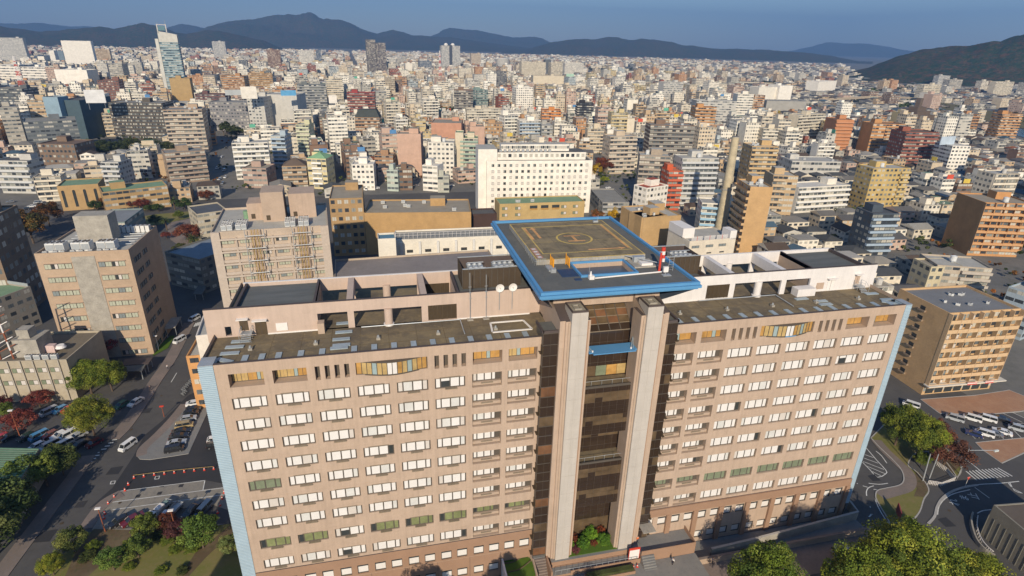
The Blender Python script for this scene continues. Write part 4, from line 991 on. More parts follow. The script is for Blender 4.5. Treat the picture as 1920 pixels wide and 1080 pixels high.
def nb(name, label, cat, c, x1, y1, x2, y2, H, D, col, styles='pppp', roof='lg', fh=3.1, bay=3.0, rim=.6, lm=None, balc=None, pent=1, tank=0, ac=0, wins=None, vb=None, z0=0, group=None, divs=0, balcol=None, seed=None):
    A, B, H, W, yaw = place(c, x1, y1, x2, y2, H+z0, vb)
    H -= z0
    r = random.Random(seed or label)
    col = PAL[col] if isinstance(col, str) else col; rc = RPAL[roof] if isinstance(roof, str) else roof
    root = empty(name, (A[0], A[1], z0), yaw, label, cat, group)
    mb = MB(); facade_box(mb, 0, W, 0, D, 0, H, col, styles, fh, bay, 'none'); mb.build('wall', root)
    mb = MB(); t = .3; rz = H-rim
    mb.face([(0, 0, rz), (W, 0, rz), (W, D, rz), (0, D, rz)], M_PLN, (*rc, 0)); cc = tuple(q*.97 for q in col)
    for a, b, c_, d in ((0, W, 0, t), (0, W, D-t, D), (0, t, t, D-t), (W-t, W, t, D-t)): mb.box(a+(.003 if a == 0 else 0), b-(.003 if b == W else 0), c_+(.003 if c_ == 0 else 0), d-(.003 if d == D else 0), rz-.02, H+.03, M_PLN, (*cc, 0), bottom=False)
    mb.build('roof', root)
    if pent:
        pw, pd_ = min(W*.4, 7), min(D*.5, 6); px_, py_ = r.uniform(.1, .9)*(W-pw), D-pd_-r.uniform(.1, .3)*(D-pd_)
        mb = MB(); facade_box(mb, px_, px_+pw, py_, py_+pd_, rz, H+3.0, col, 'b', roof='x', rcol=rc); mb.build('penthouse', root)
    for k in range(tank): inst(TANK, 'water_tank', root, (r.uniform(.15, .85)*W, r.uniform(.15, .6)*D, rz), 0, (1.2, 1.2, 1.1), (.62, .62, .6))
    for k in range(ac): inst(ACU, 'air_conditioner', root, (r.uniform(.1, .9)*W, r.uniform(.12, .85)*D, rz), 0, (1, 1, 1), (.6, .59, .56))
    nf = max(1, round(H/fh))
    if balc:
        bc = PAL[balcol] if balcol else tuple(min(.8, q*1.08) for q in col); s, a, b = (balc+(None, None))[:3] if isinstance(balc, tuple) else (balc, None, None)
        for sd_ in s:
            L_ = W if sd_ == 'f' else D; a_, b_ = (0.0 if a is None else a)*L_, (1.0 if b is None else b)*L_
            for k in range(1, nf):
                z = k*H/nf
                if sd_ == 'f': loc, rot = (a_, 0, z), 0
                elif sd_ == 'r': loc, rot = (W, a_, z), PI/2
                else: loc, rot = (0, b_, z), -PI/2
                q = inst(BALC, 'balcony', root, loc, rot, (b_-a_, 1, 1), bc)
            for k in range(divs+1 if divs else 0):
                x_ = a_+(b_-a_)*k/divs
                loc, rot = ((x_, 0, H/nf), 0) if sd_ == 'f' else (((W, x_, H/nf), PI/2) if sd_ == 'r' else ((0, x_, H/nf), -PI/2))
                inst(DIV, 'dividing_wall', root, loc, rot, (1, 1.15, H-H/nf), col)
    if wins: wins(root, W, D, H, r)
    cx, cy = A[0]+math.cos(yaw)*W/2-math.sin(yaw)*D/2, A[1]+math.sin(yaw)*W/2+math.cos(yaw)*D/2
    FOOT.append((cx, cy, W/2, D/2, yaw))
    q = pix(cx, cy, H); p1 = pix(*A, H); p2 = pix(*B, H); pb = pix(*A, 0)
    VIS.append((min(p1[0], p2[0]), max(p1[0], p2[0]), q[1]-6, vb if vb else p1[1]+(pb[1]-p1[1])*.8, math.hypot(A[0]-CAM[0], A[1]-CAM[1])))
    if lm: LMK.append((lm, q[0], (p1[1]+pb[1])/2, p1[2]))
    root['_W'] = W; root['_D'] = D
    return root, W, D
AP, OF = 'apartment_block', 'office_building'
def grid(n, m0, m1, wd): # n windows between fractions
    return lambda L: [(L*(m0+(m1-m0)*i/(n-1 if n > 1 else 1))-wd/2, wd) for i in range(n)]
# --- near campus buildings with windows of their own
def w_tan(root, W, D, H, r):
    rows = [H-4.9-i*4.15 for i in range(9)]
    windows(root, W, D, H, rows, [('f', [(1.6+i*1.75, 1.7) for i in range(4)], 1.6), ('f', [(W-8.6+i*1.75, 1.7) for i in range(4)], 1.6)], random.Random(1), -1)
    windows(root, W, D, H, rows, [('r', [(2+i*1.8, 1.7) for i in range(3)]+[(9+i*1.8, 1.7) for i in range(2)], 1.6)], r, 4)
    hood = MB(); hood.box(0, 7.4, -.35, 0, 0, .12, M_OBJ); hm = hood.mesh('window_hood')
    for z in rows:
        inst(hm, 'window_hood', root, (1.4, 0, z+1.75), 0, (1, 1, 1), (.46, .34, .25)); inst(hm, 'window_hood', root, (W-8.8, 0, z+1.75), 0, (1, 1, 1), (.46, .34, .25))
    mb = MB(); mb.box(W*.37, W*.62, -.12, 0, 0, H-1.4, CONC); mb.build('blank_concrete_panel', root)
    mb = MB(); mb.box(W*.32, W*.70, D*.38, D*.62, H-.6, H+8, CONC); mb.build('lift_tower', root)
    for i in range(3):
        for j in range(2): inst(ACU, 'air_conditioner', root, (3.5+i*6.5+j*2.4, 3.0, H-.6), 0, (1.25, 3.2, 1.9), (.66, .65, .62))
    for i in range(7): inst(ACU, 'air_conditioner', root, (W*.62+i*1.35, D*.82, H-.6), PI/2, (1, 1.2, 1.5), (.66, .65, .62))
    for i in range(9): inst(ACU, 'air_conditioner', root, (2+i*2.3+r.uniform(-.4, .4), 1.2+r.uniform(0, .3), H-.6), r.uniform(0, .2), (.6, .8, .6), (.5, .48, .46))
    mb = MB()
    for i in range(6): y_ = 6+i*2.6; mb.tube((W*.15, y_, H-.1), (W*.95, y_, H-.1), .12, STEEL)
    mb.build('roof_pipe', root)
nb('clinic_building', 'tan eight-storey clinic with grey blank stripe and rooftop units, left of the street', 'clinic', 'd', 190, 408, 722, 385, 34.5, 24, (.43, .33, .25), 'bbbb', 'lg', lm='striped tan clinic', pent=0, wins=w_tan, vb=660)
def w_wing(root, W, D, H, r):
    rows = [H-4.0-i*4.0 for i in range(8)]; xs = []
    for i in range(6):
        a = 1.4+i*(W-3)/6
        for j in range(2): xs.append((a+1.2+j*1.75, 1.7))
    windows(root, W, D, H, rows, [('f', xs, 1.15)], r, -1)
    mb = MB(); mb.box(0, 1, -.45, 0, 0, 1.0, M_OBJ); lm_ = mb.mesh('spandrel')
    for z in rows:
        inst(lm_, 'spandrel', root, (0, 0, z-1.9), 0, (W, 1, .9), (.48, .40, .33)); inst(lm_, 'spandrel', root, (.6, 0, z+1.3), 0, (W-1.2, 1.6, .5), (.50, .42, .345))
    for x_ in (0, W-2.4): inst(lm_, 'pier', root, (x_, 0, 0), 0, (2.4, 1.4, H), (.48, .40, .33))
    for i in range(5): inst(lm_, 'pier', root, (1.4+(i+1)*(W-3)/6, 0, 0), 0, (.5, 1.1, H-2), (.44, .36, .29))
    for x_ in (W*.36, W*.76):
        mb = MB()
        for k in range(7): mb.tube((x_-1.2+k*.45, -.9, 2), (x_-1.2+k*.45, -.9, H+.4), .14, YELW if k % 2 else BEIGE)
        for z in rows:
            mb.tube((x_-2.6, -1.6, z+2.6), (x_+2.8, -1.6, z+2.6), .14, STEEL); mb.tube((x_-2.6, -1.6, z+2.6), (x_-2.6, 0, z+2.6), .1, STEEL); mb.tube((x_+2.8, -1.6, z+2.6), (x_+2.8, 0, z+2.6), .1, STEEL)
        mb.tube((x_-2.6, -1.6, 2), (x_-2.6, -1.6, H+.5), .1, STEEL); mb.tube((x_+2.8, -1.6, 2), (x_+2.8, -1.6, H+.5), .1, STEEL); mb.build('pipe_riser', root)
    for g in range(4):
        for i in range(4):
            for j in range(2): inst(ACU, 'air_conditioner', root, (W*(.1+.12*g+(.3 if g > 1 else 0))+j*1.6, 3+i*1.6, H-.6), 0, (.8, 1.2, 1.2), (.64, .63, .60))
    for x0, x1, y0, y1, h_ in ((.42, .62, .35, .7, 9), (.28, .42, .45, .75, 5), (.66, .9, .45, .8, 7.5)):
        mb = MB(); mb.box(W*x0, W*x1, D*y0, D*y1, H-.6, H+h_, BEIGE if h_ < 9 else BEIGE2); mb.box(W*x0+1, W*x0+2.2, D*y0-.05, D*y0, H, H+1.6, LOUVRE); mb.build('penthouse', root)
    mb = MB(); mb.cyl(W*.26, D*.55, H-.6, H+2, 1.0, GREENM); mb.build('green_tank', root)
nb('ward_building', 'beige ward block with pipe risers behind the left end of the hospital roof', 'hospital wing', 'd', 1182, 288, 1845, 246, 38, 28, (.47, .395, .33), 'bpbp', 'lg', lm='beige ward block with pipes', pent=0, wins=w_wing, vb=530)
def w_white(root, W, D, H, r):
    rows = [H-3.4-i*3.42 for i in range(8)]; xs = [(W*.035+i*(W*.945)/17+.6, 1.5) for i in range(17)]
    windows(root, W, D, H, rows[:5], [('f', xs, 1.55)], r, None)
    q = empty('window_rows_below', (0, 0, 0)) if False else None
    for z in rows[5:]:
        mbz = MB()
        for x_, wd in xs: mbz.box(x_, x_+wd, -.06, 0, 0, 1.55, DARKFR); mbz.quad((x_+.1, -.08, .1), (x_+wd-.1, -.08, .1), (x_+wd-.1, -.08, 1.45), (x_+.1, -.08, 1.45), r.choice((BLIND2, GLD, MATS['grey_pane'])))
        o = mbz.build('window_row', root, (0, 0, z))
    mb = MB(); facade_box(mb, W*.1, W*.95, 5, D-2, H-.5, H+3.8, PAL['wh2'], 'pppp', 3.6, 3, 'x', RPAL['dg']); mb.build('setback_storey', root)
    mb = MB(); facade_box(mb, W*.15, W*.80, 9, D-4, H+3.7, H+7.6, PAL['wh2'], 'rbbb', 3.6, 1.2, 'x', RPAL['lg']); mb.build('penthouse', root)
    mb = MB(); facade_box(mb, -W*.075, W*.10, 2.5, D-1, 0, H+6.0, PAL['wh2'], 'bbbb', 3.6, 3, 'x', RPAL['lg']); mb.build('stair_tower', root)
    for i in range(12): inst(ACU, 'air_conditioner', root, (W*.14+i*2.6, 6.6, H+3.8), 0, (.9, 1, .9), (.35, .34, .33))
nb('medical_annex', 'bright white eight-storey annex with rows of small square windows', 'annex', 'b', 818, 905, 1415, 902, 31, 20, 'wh2', 'bbbb', 'dg', lm='big white annex', pent=0, wins=w_white, vb=395)
def w_apt(root, W, D, H, r):
    rows = [H-2.7-i*2.95 for i in range(8)]
    for z in rows:
        for i in range(7):
            x_ = W*.03+i*W*.134
            inst(WU[r.choice((0, 3, 1, 2))], 'window', root, (x_, 0, z-.2), 0, (1.9, 1, 1.9)); 
        if z > 2: inst(WU[1], 'window', root, (0, D*.42+1.6, z), -PI/2, (1.6, 1, 1.2)); inst(BALC, 'window_ledge', root, (0, D*.42+2.0, z-.3), -PI/2, (2.4, .45, .5), (.30, .22, .15)); inst(WU[1], 'window', root, (0, D*.8, z+.3), -PI/2, (.7, 1, .8))
    mb = MB(); mb.box(-.5, W+2.4, -2.0, 0, 3.6, 3.9, M_PLN, (.62, .60, .56, 0)); mb.build('shop_canopy', root)
    mb = MB()
    for i in range(7): mb.box(1+i*3.2, 3.6+i*3.2, -.08, 0, .4, 2.9, GLD)
    mb.build('shop_window', root)
    for x0, x1 in ((.52, .66), (.78, .9)):
        mb = MB(); mb.box(W*x0, W*x1, -2.12, -2.0, 3.5, 4.4, WHITEW); mb.box(W*x0, W*x1, -2.16, -2.12, 3.55, 3.85, REDP); mb.box(W*x0, W*x1, -2.16, -2.12, 4.2, 4.35, REDP); mb.build('shop_sign', root)
    for i in range(9): inst(ACU, 'air_conditioner', root, (W*.2+r.random()*W*.6, D*.25+r.random()*D*.5, H-.6), r.uniform(0, 3), (.6, .8, .5), (.55, .55, .53))
nb(AP, 'orange-tan nine-storey apartment block with shops below, right of the hospital', 'apartment block', 'f', 1502, 742, 1905, 716, 26.5, 17.5, (.54, .37, .21), 'rbbb', (.20, .21, .23), fh=2.95, lm='orange-tan block with shops', pent=0, balc=('f',), divs=7, wins=w_apt, vb=740)
# --- old buildings at the left edge
def w_old(root, W, D, H, r):
    for z in (H-3.6, H-7.3): windows(root, W, D, H, [z], [('f', [(1+i*3.1, 2.4) for i in range(int(W/3.1))], 1.4)], r, 5)
    for i in range(int(W/3.1)+1): inst(DIV, 'pier', root, (.6+i*3.1, 0, 0), 0, (2, .3, H), (.38, .34, .28))
    mb = MB(); mb.box(W-14, W-8, 3, 9, H-.6, H+4.5, CONC); mb.box(W-13, W-10, 4, 7, H+4.5, H+7, CONC); mb.build('penthouse', root)
    mb = MB(); mb.cyl(W-4.5, 6, H+.6, H+1.3, 1.3, WHITEW, r1=.9, n=16); mb.box(W-8, W-5.6, 5, 6.5, H-.5, H+1.6, MATS.get('pale_pink') or solid('pale_pink', (.6, .45, .42), .7)); mb.build('roof_tank', root)
    for i in range(4): inst(ACU, 'air_conditioner', root, (W-10+i*2.1, 1.6, H-.6), 0, (.85, 1, 1), (.62, .61, .58))
    mb = MB()
    for i in range(8): mb.tube((W-15-2.2+.02*i, 2.4, H-.6+2.2*i), (W-15+2.2-.02*i, 2.4, H-.6+2.2*(i+1)), .12, RUST if i % 2 else WHITEW)
    for sx in (-1, 1):
        for i in range(6): mb.tube((W-16+sx*(1.6-.1*i), 2.4, H-.6+2.6*i), (W-16+sx*(1.5-.1*i), 2.4, H-.6+2.6*(i+1)), .22, RUST if i % 2 == 0 else WHITEW)
    mb.build('lattice_mast', root)
nb(OF, 'low old concrete block with rusty red and white mast on its roof', 'office', 'd', -120, 1018, 372, 1003, 12.5, 17, (.40, .36, .29), 'bbbb', (.17, .15, .12), pent=0, wins=w_old, vb=740)
nb(OF, 'tall brown-grey block cut by the left edge above the green-roofed hall', 'office', 'd', -420, 232, -75, 218, 36, 19, (.22, .165, .125), 'pppp', 'bg', fh=4, vb=520)
def w_gr(root, W, D, H, r):
    mb = MB(); mb.box(W-.4, W-.2, .5, D-.5, H, H+1.0, STEEL); mb.build('railing', root)
    for i in range(9): inst(DIV, 'downpipe', root, (W, 1+i*(D-2)/8, 0), PI/2, (1.6, .35, H-.8), (.42, .42, .38))
nb(OF, 'long low classroom block with green roof left of the tan clinic', 'school block', 'd', -100, 690, 170, 590, 14, 40, (.30, .28, .25), 'prpr', 'gn', pent=0, wins=w_gr, vb=620)
# yellow brick campus halls with green roofs
def arches(root, W, D, H, r):
    n = int(W/4)
    mb = MB()
    for i in range(n):
        x_ = 2+i*(W-4)/max(1, n-1)
        mb.box(x_-.7, x_+.7, -.06, 0, 2, H-3.2, GLD)
        for k in range(6):
            a0, a1 = PI*k/6, PI*(k+1)/6; mb.face([(x_, -.06, H-3.2), (x_+.7*math.cos(a0), -.06, H-3.2+.7*math.sin(a0)), (x_+.7*math.cos(a1), -.06, H-3.2+.7*math.sin(a1))], GLD)
    mb.build('arched_window', root)
nb('campus_hall', 'yellow brick hall with arched windows and green roof on the left', 'hall', 'd', 318, 28, 550, 14, 14, 18, (.42, .29, .15), 'bbbb', 'gn', pent=0, wins=arches, vb=385, lm='yellow brick arched hall')
nb('campus_hall', 'long yellow brick hall with flat green roof right of the arched hall', 'hall', 'd', 572, 62, 940, 22, 12.5, 16, (.42, .29, .15), 'rrrr', 'gn', pent=1, vb=385)
# --- the complex behind the hospital
nb(OF, 'tan brick research block with long flat roofs behind the hospital', 'research block', 'e', 128, 178, 730, 172, 20, 24, (.44, .29, .14), 'bppp', 'bg', lm='tan research block', pent=1, ac=8, vb=420, fh=4)
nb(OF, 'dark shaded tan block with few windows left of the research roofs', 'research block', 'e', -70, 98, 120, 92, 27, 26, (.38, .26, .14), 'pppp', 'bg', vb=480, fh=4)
def w_long(root, W, D, H, r):
    for i in range(7):
        x_ = 2+i*W/7; inst(DIV, 'pier', root, (x_, 0, 0), 0, (6, .8, H-1), (.66, .64, .6)); windows(root, W, D, H, [H-5.4], [('f', [(x_+2, 2.4)], 1.2)], r, 1)
    mb = MB()
    for k in range(30): mb.tube((k*W/29, 2.5, H-.6), (k*W/29, 2.5, H+1.8), .05, WHITEW)
    mb.tube((0, 2.5, H+1.8), (W, 2.5, H+1.8), .06, WHITEW); mb.tube((0, 2.5, H+.8), (W, 2.5, H+.8), .05, WHITEW); mb.build('railing', root)
nb(OF, 'long low white block with roof railings behind the cooling towers', 'hospital wing', 'e', 305, 330, 1010, 300, 22, 12, 'wh', 'bbbb', (.30, .30, .28), pent=0, wins=w_long, vb=470)
nb(OF, 'low hall with wide bare grey roof just behind the left rooftop frame', 'hospital wing', 'e', -40, 560, 900, 490, 21, 20, (.45, .38, .31), 'bbbb', (.24, .22, .22), pent=0, vb=510)
nb(OF, 'white windowless shaft beside the long low white block', 'service shaft', 'e', 205, 325, 305, 320, 27, 7, 'wh', 'b', 'bl', pent=0, vb=480)
nb(OF, 'dark brown box with three small windows below the white annex', 'office', 'e', 735, 185, 875, 180, 16, 10, (.07, .045, .04), 'bbbb', 'dg', pent=0, vb=420)
def w_bal3(root, W, D, H, r):
    windows(root, W, D, H, [H-3.4, H-7], [('f', [(W*q, 3.0) for q in (.03, .18)]+[(W*q, 3.0) for q in (.72, .86)], 1.6)], r, 5)
    mb = MB()
    for q in (.35, .48, .61): mb.box(W*q, W*q+4.2, -.05, 0, H-3.6, H-1.4, GLD); mb.box(W*q, W*q+4.2, -.3, -.05, H-3.8, H-3.0, ORANGE)
    mb.build('loggia', root)
nb(OF, 'low yellow-tan lecture block with green roof strip below the white annex', 'lecture block', 'e', 890, 128, 1370, 112, 13, 14, (.47, .35, .17), 'bbbb', 'gn', pent=0, ac=3, wins=w_bal3, vb=410)
nb(OF, 'tan clinic block with outside stairs between the helipad and chimney', 'clinic', 'e', 1700, 205, 1835, 190, 15, 12, (.46, .32, .17), 'bbbb', 'lg', ac=3, vb=450)
nb(OF, 'low grey-roofed tan block left of the outside stairs', 'clinic', 'e', 1575, 140, 1690, 205, 15, 22, (.45, .31, .16), 'bbpb', 'lg', ac=3, vb=430)
def w_plant(root, W, D, H, r):
    mb = MB()
    for g in range(3):
        for k in range(6): z = H+.2+k*.32; mb.box(W*.03+g*W*.27, W*.27+g*W*.27, -.02, .04, z, z+.16, WHITEW)
        mb.box(W*.15+g*W*.27-.08, W*.15+g*W*.27+.08, -.08, -.02, H, H+2.1, REDP)
    mb.build('louvre_screen', root)
    windows(root, W, D, H, [H-3.4], [('f', [(W*q, W*.16) for q in (.06, .36, .64)], 1.2)], r, 3); windows(root, W, D, H, [H-6.4], [('f', [(W*q, W*.1) for q in (.1, .4, .68)], .6)], r, 1)
    mb = MB(); mb.box(W*.0, W*.25, 6, D, H-.6, H+4, WHITEW); mb.build('penthouse', root); mb = MB(); mb.box(W*.86, W, 0, 6, H-.6, H+3.5, WHITEW); mb.build('penthouse', root)
nb('boiler_plant', 'white boiler plant with slatted roof screens at the foot of the chimney', 'plant', 'f', 40, 338, 300, 318, 14, 18, (.66, .61, .53), 'b', 'lg', pent=0, wins=w_plant, lm='white boiler plant', vb=475)
# chimney
x, y = Zp(1347, 447, 0); ch = empty('factory_chimney', (x, y, 0), 0, 'tall tapering cream concrete chimney standing behind the white boiler plant', 'chimney')
mb = MB(); n = 10
hh = 52
for k in range(n): mb.cyl(0, 0, hh*k/n, hh*(k+1)/n, 2.9-1.15*k/n, solid('chimney_cream', (.50, .42, .28), .85, var=.2) if k else CONC, r1=2.9-1.15*(k+1)/n, n=20, cap=False)
mb.cyl(0, 0, 26, 26.6, 2.5, CONC, n=20); mb.build('stack', ch); mb = MB()
for k in range(40): mb.tube((-.3, -2.9+.02*k, 1+k*1.2), (.3, -2.9+.02*k, 1+k*1.2), .04, STEEL)
mb.build('ladder', ch); mb = MB(); mb.cyl(0, 0, hh, hh+.5, 1.75, CONC, n=20, top=DARKFR); mb.build('rim', ch); LMK.append(('tall cream chimney', 1360, 360, 330)); FOOT.append((x, y, 6, 6, 0))
S = [
 # right side, near
 (AP, 'orange-brown nine-storey block with stepped balconies at the right edge', 'apartment block', 'f', 1700, 118, 1990, 128, 27, 20, 'og', 'rrrb', 'bg', dict(balc=('f',), divs=5, lm='orange-brown edge block', vb=470, tank=1)),
 (AP, 'dark navy seven-storey block with white balcony rails', 'apartment block', 'f', 1072, 182, 1220, 180, 22, 12, 'db', 'rbbp', 'sl', dict(balc=('f',), balcol='bl', lm='navy block with white rails', vb=460)),
 (AP, 'cream four-storey walk-up with small square windows above the tan block', 'apartment block', 'f', 1300, 432, 1400, 480, 13, 14, (.52, .47, .34), 'pppp', 'bg', dict(vb=540, pent=0)),
 (AP, 'grey-roofed low apartment house with rust-brown end wall', 'apartment block', 'f', 1435, 470, 1745, 490, 11.5, 14, (.42, .37, .31), 'rppp', 'lg', dict(balc=('f', .45, 1.0), vb=555, pent=0, tank=1)),
 (AP, 'blue-grey apartment block cut by the right edge beside the tan block', 'apartment block', 'f', 1835, 590, 2000, 640, 16, 14, 'bl', 'rppp', 'lg', dict(vb=620)),
 (AP, 'orange-tan block with a step-backed roof just right of the chimney', 'apartment block', 'f', 383, 30, 510, 33, 32, 17, (.50, .33, .17), 'bbbp', 'lg', dict(balc=('l',), lm='stepped orange-tan block', vb=480, tank=1, ac=3)),
 (AP, 'brown-orange slim block behind the stepped orange-tan block', 'apartment block', 'c', 512, 985, 652, 990, 28, 14, 'ta', 'rbbb', 'lg', dict(balc=('f', 0, .5), vb=400)),
 (AP, 'white eight-storey block with blue stripes behind the chimney', 'apartment block', 'f', 110, 120, 330, 132, 18, 12, 'wh', 'rppp', 'lg', dict(balc=('f',), balcol='lb', vb=425, lm='blue-striped block')),
 (AP, 'pale grey ten-storey block left of the chimney top', 'apartment block', 'c', 0, 890, 205, 890, 31, 14, 'lg', 'rppp', 'lg', dict(balc=('f',), vb=370, tank=1)),
 (AP, 'long white three-storey block with brown end behind the stepped orange block', 'apartment block', 'c', 655, 1055, 945, 1040, 12, 14, 'wh', 'rppb', 'wh', dict(balc=('f',), vb=400)),
 (AP, 'yellow-tan nine-storey block with dotted windows above the low white houses', 'apartment block', 'c', 1075, 948, 1285, 946, 27, 14, (.50, .38, .17), 'pppp', 'lg', dict(balc=('f', .75, 1.0), vb=385, lm='yellow-tan dotted block', tank=1)),
 (AP, 'tan nine-storey block with grey roof right of the chimney top', 'apartment block', 'c', 392, 822, 540, 826, 31, 16, (.50, .35, .18), 'rppp', 'lg', dict(balc=('f',), vb=315, ac=4)),
 (OF, 'wide low pale grey office with dark ribbon windows', 'office', 'c', 618, 905, 893, 912, 13, 22, 'lg', 'rprp', 'lg', dict(fh=4.2, vb=325, ac=3)),
 (AP, 'dark red-brown ten-storey block with shaded left side', 'apartment block', 'c', 1258, 742, 1440, 762, 30, 20, 'rb', 'rrrp', 'br', dict(balc=('f',), lm='dark red-brown block', vb=300)),
 (AP, 'brick-orange block with pale balcony bands in the right middle distance', 'apartment block', 'c', 868, 672, 965, 680, 32, 20, (.48, .23, .12), 'bbbb', 'br', dict(balc=('f',), vb=275, lm='brick-orange banded block')),
 (AP, 'orange block with boxy roof hut right of the banded brick block', 'apartment block', 'c', 1075, 695, 1255, 700, 31, 18, 'og', 'rrbb', 'br', dict(balc=('f', .4, 1.0), vb=275)),
 (OF, 'white modern office with blue-grey glass flank in front of the red-brown block', 'office', 'c', 1520, 820, 1622, 826, 24, 20, 'wh2', 'pbbr', 'wh', dict(vb=315, lm='glass-flanked white office')),
 (AP, 'long cream block with blank left end far right of centre', 'apartment block', 'c', 655, 648, 805, 640, 31, 12, 'cr', 'rbbb', 'lg', dict(balc=('f',), vb=248)),
 (AP, 'cream balcony block with slim lift tower in the right middle', 'apartment block', 'c', 455, 722, 540, 724, 24, 14, 'cr', 'rppp', 'lg', dict(balc=('f',), vb=270)),
 (AP, 'orange slab with banded floors left of the right-hand white cube', 'apartment block', 'c', 75, 602, 192, 606, 32, 16, 'og', 'rrrr', 'br', dict(balc=('f',), vb=232)),
 (AP, 'grey-brown wide apartment slab just above the white annex on the right', 'apartment block', 'b', 1740, 702, 1990, 710, 36, 16, 'br', 'rrrr', 'gr', dict(balc=('f',), balcol='gy', vb=285, lm='wide brown slab', ac=3)),
 (AP, 'beige ten-storey block right of the red autumn trees', 'apartment block', 'b', 1513, 768, 1665, 766, 28.5, 14, 'be', 'rpbp', 'lg', dict(balc=('f',), vb=315, lm='beige block by the red trees')),
 (AP, 'grey-brown apartment block between the beige block and the red tower', 'apartment block', 'b', 1680, 872, 1855, 880, 30, 13, (.34, .29, .24), 'rppp', 'lg', dict(balc=('f',), vb=372, tank=1)),
 (AP, 'red-orange brick block right of the white annex', 'apartment block', 'b', 1843, 962, 1925, 962, 24, 12, 'rd', 'rppp', (.55, .2, .12), dict(balc=('f',), vb=372, lm='red-orange brick block')),
 (OF, 'white narrow building with a red roof edge below the red brick block', 'office', 'b', 1720, 1058, 1840, 1040, 20, 10, 'wh2', 'pppp', 'rd', dict(vb=380)),
 (OF, 'white cube with red marks on its corner far right of centre', 'department store', 'c', 548, 482, 622, 478, 42, 30, 'wh2', 'bbbb', 'wh', dict(vb=195, lm='white cube')),
 (OF, 'large white windowless cube face left of the marked corner', 'department store', 'c', 432, 490, 546, 482, 41, 24, 'wh', 'bbbb', 'wh', dict(vb=195)),
 (OF, 'flat grey box below the white cube', 'office', 'c', 475, 566, 700, 572, 22, 26, 'gr', 'bbbb', 'gr', dict(vb=203, pent=0)),
 (AP, 'white slim apartment tower left of the white cube', 'apartment block', 'c', 312, 528, 402, 532, 38, 16, 'wh', 'rpbb', 'lg', dict(vb=200)),
 (OF, 'broad grey-striped office behind the orange slab', 'office', 'c', 80, 565, 305, 572, 30, 20, 'lg', 'rrrr', 'lg', dict(vb=215)),
 (AP, 'pale twin tower, left one, below the wooded hill', 'apartment block', 'c', 1445, 425, 1508, 425, 46, 16, 'lg', 'rrrr', 'lg', dict(vb=163, balc=None)),
 (AP, 'pale twin tower, right one, below the wooded hill', 'apartment block', 'c', 1505, 448, 1580, 440, 46, 18, 'cn', 'rrrr', 'lg', dict(vb=170)),
 (AP, 'wide pale cream slab at the foot of the wooded hill', 'apartment block', 'c', 1765, 460, 1868, 460, 46, 14, 'cr', 'rbbb', 'lg', dict(vb=180)),
 (AP, 'striped white and red-brown block left of the pale twins', 'apartment block', 'c', 1362, 476, 1458, 476, 32, 16, 'cr', 'rrrr', 'lg', dict(vb=175)),
 (OF, 'white blank hall near the far river bridge', 'hall', 'c', 768, 458, 868, 455, 26, 30, 'wh2', 'bbbb', 'wh', dict(vb=166)),
 (AP, 'orange block with flat roof by the river at the right edge', 'apartment block', 'c', 1800, 640, 1915, 642, 30, 14, 'og', 'rrpr', 'br', dict(vb=238, balc=('f',))),
 (AP, 'white tall slab on the right of the centre skyline', 'apartment block', 'b', 1815, 462, 1925, 466, 46, 16, 'lg', 'rrbb', 'lg', dict(vb=195, lm='white tall slab')),
 # centre
 (AP, 'salmon brick block with central slit windows left of the annex', 'apartment block', 'b', 312, 752, 446, 758, 30, 14, 'pk', 'bbbb', 'bg', dict(vb=296, lm='salmon brick block')),
 (AP, 'white eight-storey block right of the salmon brick block', 'apartment block', 'b', 487, 800, 632, 804, 26, 14, 'wh', 'pppp', 'lg', dict(vb=310, balc=None, lm='white eight-storey block', tank=1)),
 (AP, 'cream block with dark green balcony lines', 'apartment block', 'b', 668, 776, 768, 782, 27, 14, 'cr', 'rppp', 'gn', dict(vb=292, balc=('f',), balcol='gn')),
 (AP, 'tall slim cream block with a green cap', 'apartment block', 'b', 640, 745, 686, 748, 31, 12, 'cr', 'bbbb', 'gn', dict(vb=288, pent=0)),
 (OF, 'white clinic with rounded corner on the shopping street', 'clinic', 'b', 57, 925, 180, 925, 17, 14, 'wh2', 'pprb', 'wh', dict(vb=352, fh=3.6, lm='white street clinic')),
 (OF, 'pale green glass shop building with turquoise awning', 'shop', 'b', 253, 955, 316, 958, 14, 10, (.45, .52, .48), 'rppp', 'lg', dict(vb=353, fh=3.5)),
 (OF, 'brown brick shop building between the green and white shops', 'shop', 'b', 318, 952, 396, 952, 14, 10, 'br', 'rppp', 'bg', dict(vb=353, fh=3.5)),
 (OF, 'white shop block with big brown glass front and turquoise base', 'shop', 'b', 455, 928, 540, 934, 17, 12, 'wh2', 'rbbp', 'wh', dict(vb=352, fh=3.6, lm='brown-glass shop block')),
 (OF, 'grey shop with yellow and green signs above its door', 'shop', 'b', 541, 990, 605, 990, 11, 10, (.44, .46, .42), 'rppp', 'lg', dict(vb=352, fh=3.5)),
 (OF, 'low brown brick block behind the white clinic', 'office', 'b', 185, 872, 290, 878, 14, 12, (.36, .23, .15), 'rppp', 'bg', dict(vb=312)),
 (OF, 'wide salmon windowless hall with grey roof', 'hall', 'b', 505, 690, 675, 700, 18, 36, (.50, .28, .20), 'bbbb', 'bg', dict(vb=262, lm='salmon windowless hall', rim=.9)),
 (AP, 'pink brick block right of the salmon hall', 'apartment block', 'b', 722, 712, 806, 712, 24, 16, 'pk', 'bppp', 'bg', dict(vb=268)),
 (AP, 'orange-brown stepped block right of the pink brick block', 'apartment block', 'b', 808, 695, 906, 702, 20, 16, (.40, .26, .15), 'pppp', 'bg', dict(vb=250)),
